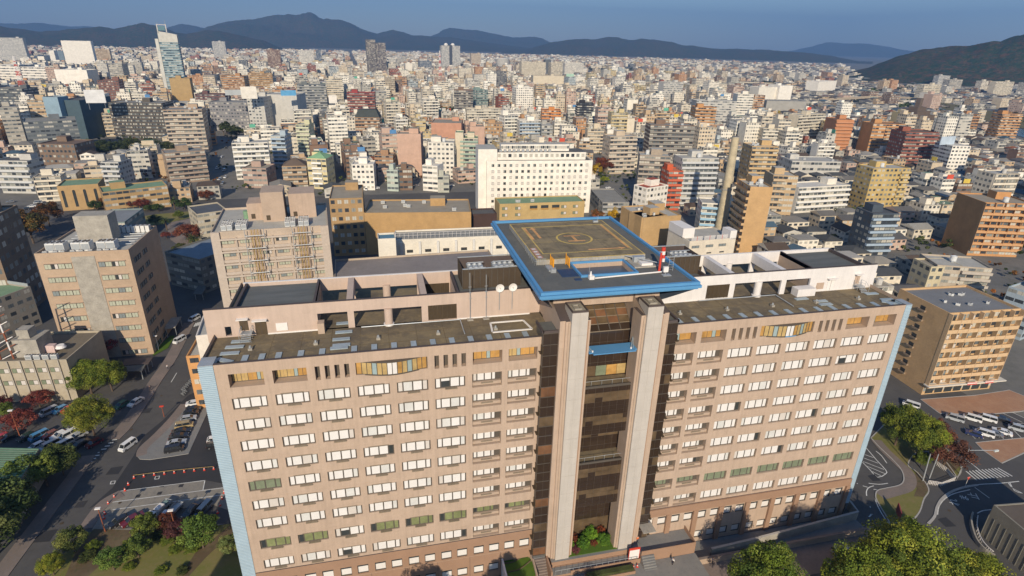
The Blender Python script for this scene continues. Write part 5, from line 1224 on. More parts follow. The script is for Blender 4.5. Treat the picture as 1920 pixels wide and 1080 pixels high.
 (AP, 'white block with pale blue balcony fronts near the centre', 'apartment block', 'b', 1003, 678, 1124, 678, 22, 14, 'wh2', 'rppp', 'lg', dict(vb=252, balc=('f',), balcol='bl', lm='white and pale blue block')),
 (AP, 'grey balcony block right of the white and pale blue one', 'apartment block', 'b', 1127, 705, 1190, 708, 20, 24, 'gr', 'rrpp', 'lg', dict(vb=258, balc=('f',))),
 (OF, 'black glass cube with tan upper floors', 'office', 'b', 1330, 578, 1420, 580, 24, 16, 'bk', 'rrrr', 'ta' if False else 'bg', dict(vb=218, lm='black glass cube')),
 (AP, 'vivid orange building among white blocks left of the black glass cube', 'apartment block', 'b', 1128, 618, 1236, 622, 20, 16, (.58, .24, .08), 'rppp', 'br', dict(vb=225, balc=('f', 0, .5))),
 (AP, 'long cream balcony row in the middle distance', 'apartment block', 'b', 705, 612, 896, 612, 18, 12, 'cr', 'rppp', 'lg', dict(vb=225, balc=('f',))),
 (AP, 'dark brown grid-fronted block in the middle distance', 'apartment block', 'b', 633, 506, 740, 508, 36, 16, 'br', 'rrrr', 'gr', dict(vb=203, balc=('f',), balcol='gy', lm='dark brown grid block')),
 (OF, 'blue-green glass office beside the dark brown grid block', 'office', 'b', 765, 508, 826, 506, 33, 16, (.22, .30, .30), 'rrrr', 'gn', dict(vb=198)),
 (OF, 'white tower with billboard boxes on its roof near the centre', 'office', 'b', 985, 492, 1080, 492, 36, 18, 'wh2', 'pppp', 'wh', dict(vb=202, lm='white tower with billboards')),
 (AP, 'red ten-storey apartment block left of centre', 'apartment block', 'b', 30, 520, 185, 522, 32, 16, (.30, .06, .06), 'rrrr', 'br', dict(vb=200, balc=('f',), balcol='rb', lm='red apartment block')),
 (AP, 'brown block with dark glass mansard roof left of centre', 'apartment block', 'b', 75, 660, 214, 662, 22, 16, (.36, .22, .13), 'rrrr', 'dg', dict(vb=246, balc=('f',), lm='brown mansard block')),
 (OF, 'beige office slab right of centre on the skyline', 'office', 'b', 1015, 348, 1150, 352, 45, 20, 'cr', 'pppp', 'bg', dict(vb=146, lm='beige skyline slab')),
 (OF, 'black stair tower joining two beige skyline slabs', 'office', 'b', 1148, 335, 1181, 338, 50, 16, 'dg', 'bbbb', 'dg', dict(vb=140, pent=0)),
 (OF, 'beige office wing right of the black stair tower', 'office', 'b', 1181, 352, 1246, 356, 44, 20, 'cr', 'rrrr', 'bg', dict(vb=146)),
 (OF, 'low beige terrace block in front of the skyline slabs', 'department store', 'b', 1080, 425, 1252, 428, 26, 30, 'cr', 'bbbb', 'bg', dict(vb=160)),
 (OF, 'white ribbed office block right of the beige skyline slabs', 'office', 'b', 1258, 352, 1364, 354, 45, 22, 'wh', 'rrrr', 'lg', dict(vb=142, bay=1.6)),
 (AP, 'grey-black slim block below the drum-shaped building', 'apartment block', 'b', 862, 402, 930, 405, 44, 18, (.16, .16, .17), 'rrrr', 'gr', dict(vb=163)),
 (OF, 'slate blue office left of the domed white tower', 'office', 'b', 437, 342, 508, 344, 45, 20, (.16, .19, .24), 'rrrr', 'gr', dict(vb=128)),
 (OF, 'beige hotel tower right of the domed white tower', 'hotel', 'b', 730, 300, 785, 300, 58, 18, 'be', 'pppp', 'bg', dict(vb=123)),
 # left
 (AP, 'big tan fourteen-storey apartment tower left of the main avenue', 'apartment block', 'a', 915, 618, 1132, 604, 42, 24, (.42, .32, .24), 'rrrp', 'gr', dict(vb=285, balc=('f',), lm='big tan apartment tower', ac=4, balcol='be')),
 (AP, 'lower brown balcony block at the foot of the big tan tower', 'apartment block', 'a', 925, 862, 1150, 845, 20, 16, (.34, .26, .20), 'rrrp', 'gr', dict(vb=345, balc=('f',))),
 (OF, 'black ribbed office slab left of the big tan tower', 'office', 'a', 605, 575, 912, 580, 33, 22, (.10, .09, .08), 'rrrr', 'gr', dict(vb=255, bay=1.2, lm='black ribbed office slab', ac=5)),
 (OF, 'tan hotel with black centre stripe behind the black ribbed slab', 'hotel', 'a', 950, 440, 1066, 444, 45, 22, (.42, .30, .15), 'bbbb', 'dg', dict(vb=190, lm='tan hotel with black stripe')),
 (OF, 'reddish brown hotel block left of the black ribbed slab', 'hotel', 'a', 545, 452, 665, 456, 40, 24, (.22, .12, .10), 'pppp', 'br', dict(vb=205)),
 (OF, 'brown five-storey office above the park on the left', 'office', 'a', 207, 808, 415, 812, 18, 22, (.19, .14, .11), 'ppbb', 'br', dict(vb=310, fh=3.6, lm='brown office by the park')),
 (OF, 'blue-grey office complex, lit concrete front, at the left edge', 'office', 'a', -10, 605, 92, 598, 32, 26, 'cn', 'rrrr', 'gr', dict(vb=270, lm='blue-grey office complex')),
 (OF, 'dark teal office block right of the pale blue cube', 'office', 'a', 325, 562, 445, 570, 34, 46, (.07, .11, .14), 'bbbb', 'dg', dict(vb=262)),
 (OF, 'pale blue glass cube tower on the dark office complex', 'office', 'a', 236, 545, 322, 548, 38, 14, (.25, .36, .46), 'bbbb', 'gr', dict(vb=220, pent=0)),
 (OF, 'long dark grey office wing below the pale blue cube', 'office', 'a', 128, 685, 425, 665, 26, 26, (.15, .17, .19), 'rrrr', 'gr', dict(vb=262)),
 (OF, 'dark glass hall with concrete rim at the left edge', 'office', 'a', -60, 495, 122, 500, 28, 26, (.10, .11, .12), 'rrrr', 'bg', dict(vb=195)),
 (AP, 'white seven-storey balcony block cut by the left edge', 'apartment block', 'a', -40, 902, 152, 910, 20, 13, 'lg', 'rrrp', 'dg', dict(vb=355, balc=('f',), lm='left-edge balcony block')),
 (AP, 'white nine-storey balcony block beside the avenue', 'apartment block', 'a', 1302, 806, 1505, 800, 25, 15, 'wh', 'rrpr', 'lg', dict(vb=325, balc=('f',), lm='white block beside the avenue', tank=1)),
 (AP, 'pale blue-grey slim block right of the white avenue block', 'apartment block', 'a', 1522, 762, 1602, 768, 24, 14, 'bl', 'rppp', 'lg', dict(vb=308, balc=('f',))),
 (AP, 'pale yellow-green slim block right of centre left', 'apartment block', 'a', 1662, 700, 1736, 704, 27, 14, (.52, .52, .36), 'rppp', 'lg', dict(vb=290, balc=('f',))),
 (AP, 'white and yellow block with green gable roof', 'apartment block', 'a', 1724, 890, 1832, 894, 20, 14, (.62, .55, .34), 'rppp', 'gn', dict(vb=350, balc=('f', .25, .75), balcol='wh2')),
 (AP, 'brown gabled walk-up left of the white and yellow block', 'apartment block', 'a', 1585, 935, 1722, 932, 15, 14, (.38, .27, .17), 'rppp', 'br', dict(vb=345, balc=('f',), pent=0, lm='brown gabled walk-up')),
 (OF, 'grey office with rows of dark windows behind the avenue trees', 'office', 'a', 1172, 572, 1388, 584, 29, 24, (.24, .24, .26), 'pppp', 'gr', dict(vb=230, lm='grey office by the avenue')),
 (OF, 'pale grey department store block, left half, right of the grey office', 'department store', 'a', 1385, 545, 1480, 548, 37, 30, 'lg', 'pppp', 'lg', dict(vb=225)),
 (OF, 'wide pale blank department store block with roof signs', 'department store', 'a', 1482, 530, 1668, 542, 38, 30, 'lg', 'bbbb', 'lg', dict(vb=215, lm='pale blank department store')),
 (AP, 'dark slate banded tower block right of the pale department store', 'apartment block', 'a', 1668, 475, 1832, 478, 44, 18, (.15, .17, .18), 'rrrr', 'gr', dict(vb=208, balc=('f',), balcol='gr', lm='dark slate banded block')),
 (AP, 'cream and brown banded block right of the dark slate block', 'apartment block', 'a', 1834, 442, 1925, 446, 46, 18, 'cr', 'rrrr', 'gr', dict(vb=190, balc=None)),
 (OF, 'low dark maroon office right of the striped hotel', 'office', 'a', 1095, 528, 1256, 534, 20, 22, (.16, .09, .09), 'rrrr', 'br', dict(vb=186)),
 (AP, 'orange-brown grid block, left one of two, behind the department store', 'apartment block', 'a', 1242, 424, 1370, 428, 36, 18, (.40, .23, .12), 'rrrr', 'br', dict(vb=166)),
 (AP, 'orange-tan grid block, right one of two, behind the department store', 'apartment block', 'a', 1392, 412, 1530, 416, 41, 18, (.44, .28, .13), 'rrrr', 'br', dict(vb=165, lm='orange-tan grid block')),
 (OF, 'grey concrete tower beyond the white station hall', 'office', 'a', 606, 358, 684, 362, 48, 40, 'cn', 'rrrr', 'lg', dict(vb=165, lm='grey concrete tower')),
 (OF, 'long white station department store', 'department store', 'a', 302, 390, 486, 396, 32, 30, 'wh2', 'bbbb', 'wh', dict(vb=155)),
 (OF, 'white and dark banded station building at the left edge', 'station', 'a', 112, 375, 300, 388, 28, 40, 'wh2', 'rrrr', 'wh', dict(vb=150, fh=5)),
 (OF, 'white and dark banded station wing cut by the left edge', 'station', 'a', -30, 362, 106, 368, 30, 40, 'wh2', 'rrrr', 'wh', dict(vb=152, fh=5)),
 (OF, 'huge pale hotel slab with window grid at the far left', 'hotel', 'a', -60, 210, 126, 218, 68, 20, 'lg', 'pbbb', 'gr', dict(vb=116, fh=3.4)),
 (OF, 'white hotel slab standing alone before the hills', 'hotel', 'a', 340, 228, 508, 232, 70, 22, 'wh2', 'bbbb', 'wh', dict(vb=122, lm='white hotel slab', pent=0)),
 (OF, 'slim white slab left of the white hotel slab', 'office', 'a', 272, 284, 301, 284, 44, 30, 'wh2', 'bbbb', 'wh', dict(vb=117, pent=0)),
 (OF, 'blue-grey block behind the white hotel slab', 'office', 'a', 320, 286, 352, 286, 42, 20, (.18, .24, .30), 'bbbb', 'gr', dict(vb=115, pent=0)),
 (OF, 'tan apartment wall right of the white hotel slab', 'apartment block', 'a', 527, 276, 614, 282, 46, 18, 'ta', 'rrrr', 'bg', dict(vb=115)),
 (OF, 'pale grey tower standing alone under the ridge', 'apartment block', 'a', 1190, 232, 1264, 236, 68, 24, 'lg', 'rrrr', 'lg', dict(vb=110, lm='lone grey tower')),
 (AP, 'brown tower under the ridge right of the lone grey tower', 'apartment block', 'a', 1498, 278, 1574, 282, 55, 18, (.26, .16, .11), 'rrrr', 'br', dict(vb=128, lm='brown tower under the ridge')),
 (OF, 'white block right of the brown tower under the ridge', 'office', 'a', 1677, 282, 1762, 284, 52, 18, 'wh', 'rrrr', 'wh', dict(vb=120)),
 (OF, 'dark slim tower right of the white ridge-side block', 'office', 'a', 1776, 280, 1803, 280, 52, 16, (.12, .15, .2), 'rrrr', 'gr', dict(vb=116, pent=0)),
 (AP, 'dark twin tower, taller left half, against the hills', 'apartment block', 'b', 138, 222, 190, 224, 90, 22, (.17, .15, .14), 'rrrr', 'gr', dict(vb=137, pent=0, lm='dark twin tower')),
 (AP, 'dark twin tower, lower right half, against the hills', 'apartment block', 'b', 193, 240, 248, 246, 80, 22, (.15, .13, .13), 'rrrr', 'gr', dict(vb=137, pent=0)),
 (OF, 'white windowed slab tower beyond the clinic on the left', 'office', 'a', 505, 528, 560, 532, 32, 16, 'wh2', 'bbbb', 'wh', dict(vb=225, pent=0)),
 (AP, 'grey-white balcony block in the left foreground rows', 'apartment block', 'a', 565, 912, 665, 918, 18, 14, 'lg', 'rppp', 'lg', dict(vb=335, balc=('f',))),
 (OF, 'low pink-beige block below the white avenue block', 'office', 'a', 1360, 945, 1495, 948, 13, 16, (.40, .30, .26), 'rppp', 'bg', dict(vb=332)),
]
for row in S:
    nm, lab, cat, c, x1, y1, x2, y2, H, D, col, stl, rf, kw = row
    nb(nm, lab, cat, c, x1, y1, x2, y2, H, D, col, stl, rf, **kw)
# --- special towers
def special(name, label, cat, c, x1, y1, x2, y2, H, D, vb):
    A, B, H, W, yaw = place(c, x1, y1, x2, y2, H, vb)
    FOOT.append(((A[0]+B[0])/2, (A[1]+B[1])/2+D/2, W/2, D/2, yaw)); p = pix(*A, H); p2 = pix(*B, H); pb = pix(*A, 0)
    VIS.append((p[0]-4, p2[0]+6, p[1]-20, vb, math.hypot(A[0]-CAM[0], A[1]-CAM[1]))); LMK.append((label[1], p[0]+10, (p[1]+pb[1])/2, p[2]))
    return empty(name, (*A, 0), yaw, label[0], cat), W
t, W = special('office_tower', ('tall blue glass office tower with a pale concrete spine and open crown', 'glass tower with open crown'), 'tower', 'a', 895, 248, 1005, 258, 79, 26, 168)
mb = MB(); facade_box(mb, 0, W, 0, 16, 0, 79, (.13, .24, .30), 'rrrr', 3.9, 4, 'x', RPAL['gr']); mb.build('glass_body', t)
mb = MB()
for k in range(1, 20): mb.box(.3, W*.96, -.5, 0, k*3.95, k*3.95+1.1, M_PLN, (.40, .50, .54, 0))
mb.build('floor_band', t)
mb = MB(); mb.box(-W*.17, -.01, -1, 14, 0, 84, M_PLN, (.58, .58, .55, 0)); mb.build('concrete_spine', t)
mb = MB(); mb.face([(W*.02, 0, 79), (W, 0, 79), (W, 0, 91), (W*.50, 0, 94), (W*.02, 0, 96)], M_PLN, (.55, .55, .52, 0)); mb.face([(W*.02, 12, 96), (W*.5, 12, 94), (W, 12, 91), (W, 12, 79), (W*.02, 12, 79)], M_PLN, (.5, .5, .48, 0))
mb.face([(W*.02, 0, 96), (W*.5, 0, 94), (W*.5, 12, 94), (W*.02, 12, 96)], M_PLN, (.5, .5, .48, 0)); mb.face([(W*.5, 0, 94), (W, 0, 91), (W, 12, 91), (W*.5, 12, 94)], M_PLN, (.5, .5, .48, 0)); mb.face([(W, 0, 79), (W, 12, 79), (W, 12, 91), (W, 0, 91)], M_PLN, (.4, .4, .38, 0)); mb.face([(W*.02, 12, 79), (W*.02, 0, 79), (W*.02, 0, 96), (W*.02, 12, 96)], M_PLN, (.5, .5, .48, 0))
mb.build('crown', t); mb = MB()
for x_ in (.03, .48): mb.box(W*x_, W*x_+1.6, 0, 1.6, 93, 107, M_PLN, (.5, .5, .5, 0))
mb.box(W*.03, W*.48+1.6, .1, 1.5, 105.5, 106.6, M_PLN, (.5, .5, .5, 0)); mb.box(W*.1, W*.45, .4, 1.2, 97, 104, M_PLN, (.12, .22, .27, 0)); mb.build('open_frame', t)
mb = MB(); mb.tube((W*.5, 1, 106), (W*.5, 1, 113), .25, STEEL); mb.tube((W*.1, 1, 106), (W*.1, 1, 110), .2, STEEL); mb.build('antenna', t)
t, W = special('office_tower', ('white tower with dark centre stripe and two domes on its roof', 'domed white tower'), 'tower', 'b', 562, 258, 668, 258, 76, 26, 126)
mb = MB(); facade_box(mb, 0, W*.42, 0, 26, 0, 76, PAL['lg'], 'rrrr', 3.2, 3, 'x', RPAL['lg']); facade_box(mb, W*.58, W, 0, 26, 0, 76, PAL['lg'], 'rrrr', 3.2, 3, 'x', RPAL['lg']); mb.build('wall', t)
mb = MB(); mb.box(W*.42, W*.58, 1.5, 24, 0, 78, M_PLN, (.07, .08, .10, 0)); mb.build('dark_stripe', t)
def dome(mb, cx, cy, z, r, mat, n=12, col=(1, 1, 1, 0)):
    for j in range(4):
        a0, a1 = PI/2*j/4, PI/2*(j+1)/4
        for i in range(n):
            b0, b1 = 2*PI*i/n, 2*PI*(i+1)/n
            P = lambda a, b: (cx+r*math.cos(a)*math.cos(b), cy+r*math.cos(a)*math.sin(b), z+r*math.sin(a)*.8)
            mb.face([P(a0, b0), P(a0, b1), P(a1, b1), P(a1, b0)], mat, col)
for x_ in (.26, .62): mb = MB(); mb.cyl(W*x_+2, 13, 76, 79, 7.5, M_PLN, col=(.5, .5, .5, 0)); dome(mb, W*x_+2, 13, 79, 7, M_PLN, col=(.7, .7, .68, 0)); mb.build('dome', t)
def mast(c, px, py, H, label, base=0, lm=None):
    x, y = K(c, px, py, H); m = empty('lattice_mast', (x, y, 0), 0, label, 'mast'); mb = MB()
    n = 11
    for k in range(n):
        z0, z1 = H*k/n, H*(k+1)/n; w0, w1 = 3.2-2.4*k/n, 3.2-2.4*(k+1)/n; m_ = REDP if k % 2 else WHITEW
        for sx, sy in ((-1, -1), (1, -1), (1, 1), (-1, 1)):
            mb.tube((sx*w0, sy*w0, z0), (sx*w1, sy*w1, z1), .3, m_)
        mb.tube((-w0, -w0, z0), (w1, -w1, z1), .2, m_); mb.tube((w0, -w0, z0), (-w1, -w1, z1), .2, m_); mb.tube((-w1, -w1, z1), (w1, -w1, z1), .2, m_)
    mb.build('lattice', m); mb = MB(); mb.box(-1.6, 1.6, -1.6, 1.6, H*.86, H*.9, M_PLN, (.55, .55, .55, 0)); mb.build('platform', m)
mast('b', 553, 285, 72, 'red and white lattice mast standing left of the domed white tower')
mast('a', 75, 318, 62, 'red and white lattice mast beside the banded station building')
A = K('b', 908, 330, 44); t = empty('drum_building', (*A, 0), 0, 'round silver drum building with purple lower ring on the skyline', 'hall'); LMK.append(('silver drum building', 942, 120, 1400))
mb = MB()
for k in range(8): mb.cyl(0, 0, 22+k*2.7, 24.2+k*2.7, 21, M_PLN, n=36, col=(.50, .50, .48, 0)); mb.cyl(0, 0, 24.2+k*2.7, 24.7+k*2.7, 20.4, M_PLN, n=36, col=(.2, .2, .2, 0))
dome(mb, 0, 0, 43.5, 20, M_PLN, 36, (.6, .6, .58, 0)) if False else mb.cyl(0, 0, 43.6, 46, 18, M_PLN, r1=13, n=36, col=(.62, .61, .58, 0))
mb.build('drum', t); mb = MB(); mb.box(-32, 26, -20, 20, 0, 20, M_PLN, (.20, .14, .26, 0)); mb.build('purple_base', t); FOOT.append((A[0], A[1], 34, 24, 0)); VIS.append((915, 955, 105, 133, 1300))
A = K('c', 1330, 578, 30); t = empty('stepped_pyramid_hall', (*A, 0), R(15), 'dark brown stepped pyramid hall beside the river', 'hall')
mb = MB()
for k in range(5): s = 34-6*k; mb.box(-s, s, -s*.6, s*.6, 5*k, 5*k+5, M_PLN, (.13, .10, .08, 0))
mb.box(-3, 3, -3, 3, 25, 36, M_PLN, (.14, .11, .09, 0)); mb.build('tier', t); FOOT.append((A[0], A[1], 36, 24, 0)); VIS.append((1700, 1742, 185, 218, 800))
# mansard roof on the brown block, gable roofs, billboards
def roofcap(c, x1, y1, x2, y2, H, D, h, inset, col, name, label, cat):
    A = K(c, x1, y1, H); B = K(c, x2, y2, H); W = math.hypot(B[0]-A[0], B[1]-A[1]); yaw = math.atan2(B[1]-A[1], B[0]-A[0])
    for o in bpy.data.objects:
        if o.parent is None and o.get('label') and label in o['label']:
            mb = MB(); q = [(0, 0), (W, 0), (W, D), (0, D)]; p = [(inset, inset), (W-inset, inset), (W-inset, D-inset), (inset, D-inset)]
            for k in range(4): l = (k+1) % 4; mb.quad((*q[k], H+.04), (*q[l], H+.04), (*p[l], H+h), (*p[k], H+h), M_PLN, (*col, 0))
            mb.face([(*a, H+h) for a in p], M_PLN, (*col, 0)); mb.build(name, o); return
roofcap('b', 75, 660, 214, 662, 22, 16, 7, 3.2, (.06, .07, .07), 'mansard_roof', 'dark glass mansard', '')
roofcap('a', 1585, 935, 1722, 932, 15, 14, 4, 6.9, (.13, .10, .08), 'gable_roof', 'brown gabled walk-up', '')
roofcap('a', 1724, 890, 1832, 894, 20, 14, 3.5, 6.9, (.22, .40, .24), 'gable_roof', 'white and yellow block', '')
def board(c, x, y, H, w, h, face, label, txt=None, tcol=None):
    px, py = K(c, x, y, H); o = empty('billboard', (px, py, H-h), R(8), label, 'billboard')
    mb = MB(); mb.box(-w/2, w/2, 0, .5, 0, h, M_PLN, (*face, 0)); mb.build('panel', o); mb = MB()
    for s in (-.4, .4): mb.tube((s*w, .6, -H*.12), (s*w, .6, h*.8), .15, STEEL)
    mb.build('strut', o)
board('c', 1500, 768, 30, 17, 6.5, (.45, .55, .68), 'pale blue rooftop billboard beside the dark red-brown block')
board('a', 1340, 505, 44, 24, 5, (.42, .46, .50), 'pale billboard on top of the department store roof')
board('a', 1395, 487, 48, 14, 11, (.72, .70, .66), 'white square billboard with dark ring on the department store')
board('a', 1620, 508, 44, 14, 5, (.12, .35, .62), 'bright blue billboard on the wide department store roof')
board('a', 1870, 535, 32, 9, 9, (.75, .73, .7), 'white billboard with a red mark above the orange shop roof')
board('b', 1288, 415, 40, 16, 5, (.40, .60, .50), 'white and green billboard in front of the ribbed white office')
board('a', 524, 505, 46, 15, 11, (.68, .70, .74), 'white billboard on top of the windowed slab tower')
mb = MB()
# elevated road and river bridge
def viaduct(label, pts, H, wd, col, name='elevated_road'):
    w_ = [K('c', x, y, H) for x, y in pts]; root = empty(name, (0, 0, 0), 0, label, 'bridge')
    mb = MB(); 
    T_ = lambda m: m
    strip(mb, w_, wd, H, M_PLN, H-1.5)
    for d in (-1, 1): strip(mb, offs(w_, d*wd/2), .4, H+1.2, M_PLN, H-1.4)
    mb.c = [(*col, 0)]*len(mb.c); mb.build('deck', root)
    k = 0
    for i in range(len(w_)-1):
        n = max(1, int(math.hypot(w_[i+1][0]-w_[i][0], w_[i+1][1]-w_[i][1])/30))
        for j in range(n):
            x, y = (w_[i][q]+(w_[i+1][q]-w_[i][q])*j/n for q in (0, 1)); m2 = MB(); m2.box(x-1.2, x+1.2, y-1.2, y+1.2, 0, H-1.5, M_PLN, (*col, 0)); m2.build('pier', root)
viaduct('long pale elevated road crossing the houses towards the wooded hill', [(785, 560), (900, 555), (1060, 545), (1200, 546), (1340, 556), (1420, 585), (1480, 600)], 9, 12, (.42, .36, .28))
viaduct('cream river bridge in the right distance', [(205, 460), (290, 462), (430, 466), (520, 470)], 9, 12, (.48, .44, .36), 'river_bridge')

# ------------------------------------------------------------------ trees
def leafmat(name='leaf'):
    m, N, L, B = nodes(name); at = N.new('ShaderNodeAttribute'); at.attribute_name = 'Col'; oi = N.new('ShaderNodeObjectInfo')
    L.new(mixc(N, L, 1.0, at.outputs['Color'], oi.outputs['Color'], 'MULTIPLY'), B.inputs['Base Color']); B.inputs['Roughness'].default_value = .65; B.inputs['Specular IOR Level'].default_value = .15
    tr = N.new('ShaderNodeBsdfTranslucent'); L.new(mixc(N, L, 1.0, at.outputs['Color'], oi.outputs['Color'], 'MULTIPLY'), tr.inputs[0]); mx = N.new('ShaderNodeMixShader'); mx.inputs[0].default_value = .22
    L.new(B.outputs[0], mx.inputs[1]); L.new(tr.outputs[0], mx.inputs[2]); L.new(mx.outputs[0], N['Material Output'].inputs[0]); MATS[name] = m; return m
LEAF = leafmat()
def crown_mesh(seed, ncl, nleaf, size, cols, sparse=0.0, squash=.8, cs=1.0):
    g = np.random.default_rng(seed)
    d = g.normal(size=(ncl, 3)); d[:, 2] = np.abs(d[:, 2])*1.1-.35; d /= np.linalg.norm(d, axis=1)[:, None]
    cen = d*g.uniform(.42, .86, (ncl, 1)); cr = g.uniform(.13, .33, ncl)*cs
    per = max(4, nleaf//ncl); V = []; C = []
    for i in range(ncl):
        n = g.normal(size=(per, 3)); n[:, 2] += .25; n /= np.linalg.norm(n, axis=1)[:, None]
        p = cen[i]+n*cr[i]*g.uniform(.75-.5*sparse, 1.08, (per, 1))
        keep = np.ones(per, bool)
        nn = n+g.normal(scale=.45, size=(per, 3)); nn /= np.linalg.norm(nn, axis=1)[:, None]
        t = np.cross(nn, g.normal(size=(per, 3))); t /= np.linalg.norm(t, axis=1)[:, None]; b = np.cross(nn, t)
        s = size*g.uniform(.6, 1.3, (per, 1)); q = np.stack([p-t*s-b*s*.7, p+t*s-b*s*.5, p+t*s*.8+b*s*.7, p-t*s*.6+b*s*.6], 1)
        V.append(q); base = np.array(cols[g.integers(len(cols))]); C.append(base*g.uniform(.8, 1.25)*g.uniform(.86, 1.14, (per, 1)))
    V = np.concatenate(V).reshape(-1, 3); C = np.concatenate(C); V[:, 2] *= squash; V[:, 2] += squash*.75
    nq = len(C); me = bpy.data.meshes.new('foliage'); me.vertices.add(len(V)); me.vertices.foreach_set('co', V.ravel()); me.loops.add(nq*4); me.loops.foreach_set('vertex_index', np.arange(nq*4)); me.polygons.add(nq)
    me.polygons.foreach_set('loop_start', np.arange(0, nq*4, 4)); me.materials.append(LEAF); me.update(calc_edges=True)
    ca = me.color_attributes.new('Col', 'FLOAT_COLOR', 'CORNER'); cc = np.ones((nq, 4)); cc[:, :3] = C; ca.data.foreach_set('color', np.repeat(cc, 4, 0).ravel()); return me
def trunk_mesh(seed):
    r = random.Random(seed); mb = MB(); mb.tube((0, 0, 0), (.02, .01, .55), .055, BARK, 8, r2=.04)
    for k in range(7):
        a = k*.9+r.random(); e = (math.cos(a)*.55, math.sin(a)*.55, r.uniform(.75, 1.15)); m = (e[0]*.4, e[1]*.4, .55+(e[2]-.55)*.5); s = (.02, .01, .3+.04*k)
        mb.tube(s, m, .03, BARK, 6, r2=.018); mb.tube(m, e, .018, BARK, 5, r2=.006)
    return mb.mesh('trunk')
TR = [trunk_mesh(i) for i in range(2)]
GRN = [(.11, .145, .024), (.15, .18, .03), (.085, .115, .022), (.19, .21, .035)]
GBR = [(.19, .23, .026), (.25, .27, .034), (.13, .17, .024), (.30, .31, .045), (.09, .125, .022)]
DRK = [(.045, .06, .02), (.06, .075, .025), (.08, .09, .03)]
RED = [(.20, .05, .04), (.26, .08, .05), (.15, .045, .035)]
RBR = [(.17, .07, .045), (.22, .09, .05), (.13, .06, .04)]
YEL = [(.50, .30, .02), (.60, .38, .03), (.42, .26, .02)]
ORA = [(.30, .13, .03), (.35, .18, .04), (.20, .12, .03), (.12, .10, .03)]
CM = {'big': crown_mesh(1, 190, 34000, .019, GBR, cs=.72), 'big2': crown_mesh(2, 150, 30000, .020, GRN+GBR[:2], cs=.75), 'grn': crown_mesh(3, 46, 8000, .036, GRN), 'drk': crown_mesh(4, 46, 8000, .036, DRK),
      'red': crown_mesh(5, 50, 6500, .034, RED, .5), 'rbr': crown_mesh(6, 60, 9000, .028, RBR, .7), 'yel': crown_mesh(7, 34, 5000, .04, YEL, 0, 1.2), 'ora': crown_mesh(8, 40, 6000, .04, ORA, .2, 1.1),
      'sml': crown_mesh(9, 14, 700, .10, GRN), 'smd': crown_mesh(10, 14, 700, .10, DRK), 'smr': crown_mesh(11, 14, 700, .10, RBR)}
def tree(label, x, y, h, r, kind, group=None, cat='tree', z=0, tint=(1, 1, 1), name='tree', rz=None):
    o = empty(name, (x, y, z), rnd.uniform(0, 6.28) if rz is None else rz, label, cat, group)
    squ = {'yel': 1.2, 'ora': 1.1}.get(kind, .8); ch = h*.80 if h > r*1.2 else h
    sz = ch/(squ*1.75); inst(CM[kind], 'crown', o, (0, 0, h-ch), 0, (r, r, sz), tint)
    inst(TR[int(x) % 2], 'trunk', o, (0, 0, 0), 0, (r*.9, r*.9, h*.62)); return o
def shrub(label, x, y, h, r, kind, z=0, tint=(1, 1, 1), group=None):
    o = bpy.data.objects.new('shrub', CM[kind]); COL.objects.link(o); o.location = (x, y, z-.1*h); o.scale = (r, r, h/1.4); o.color = (*tint, 1); o.rotation_euler.z = rnd.uniform(0, 6); return tag(o, label, 'shrub', group)
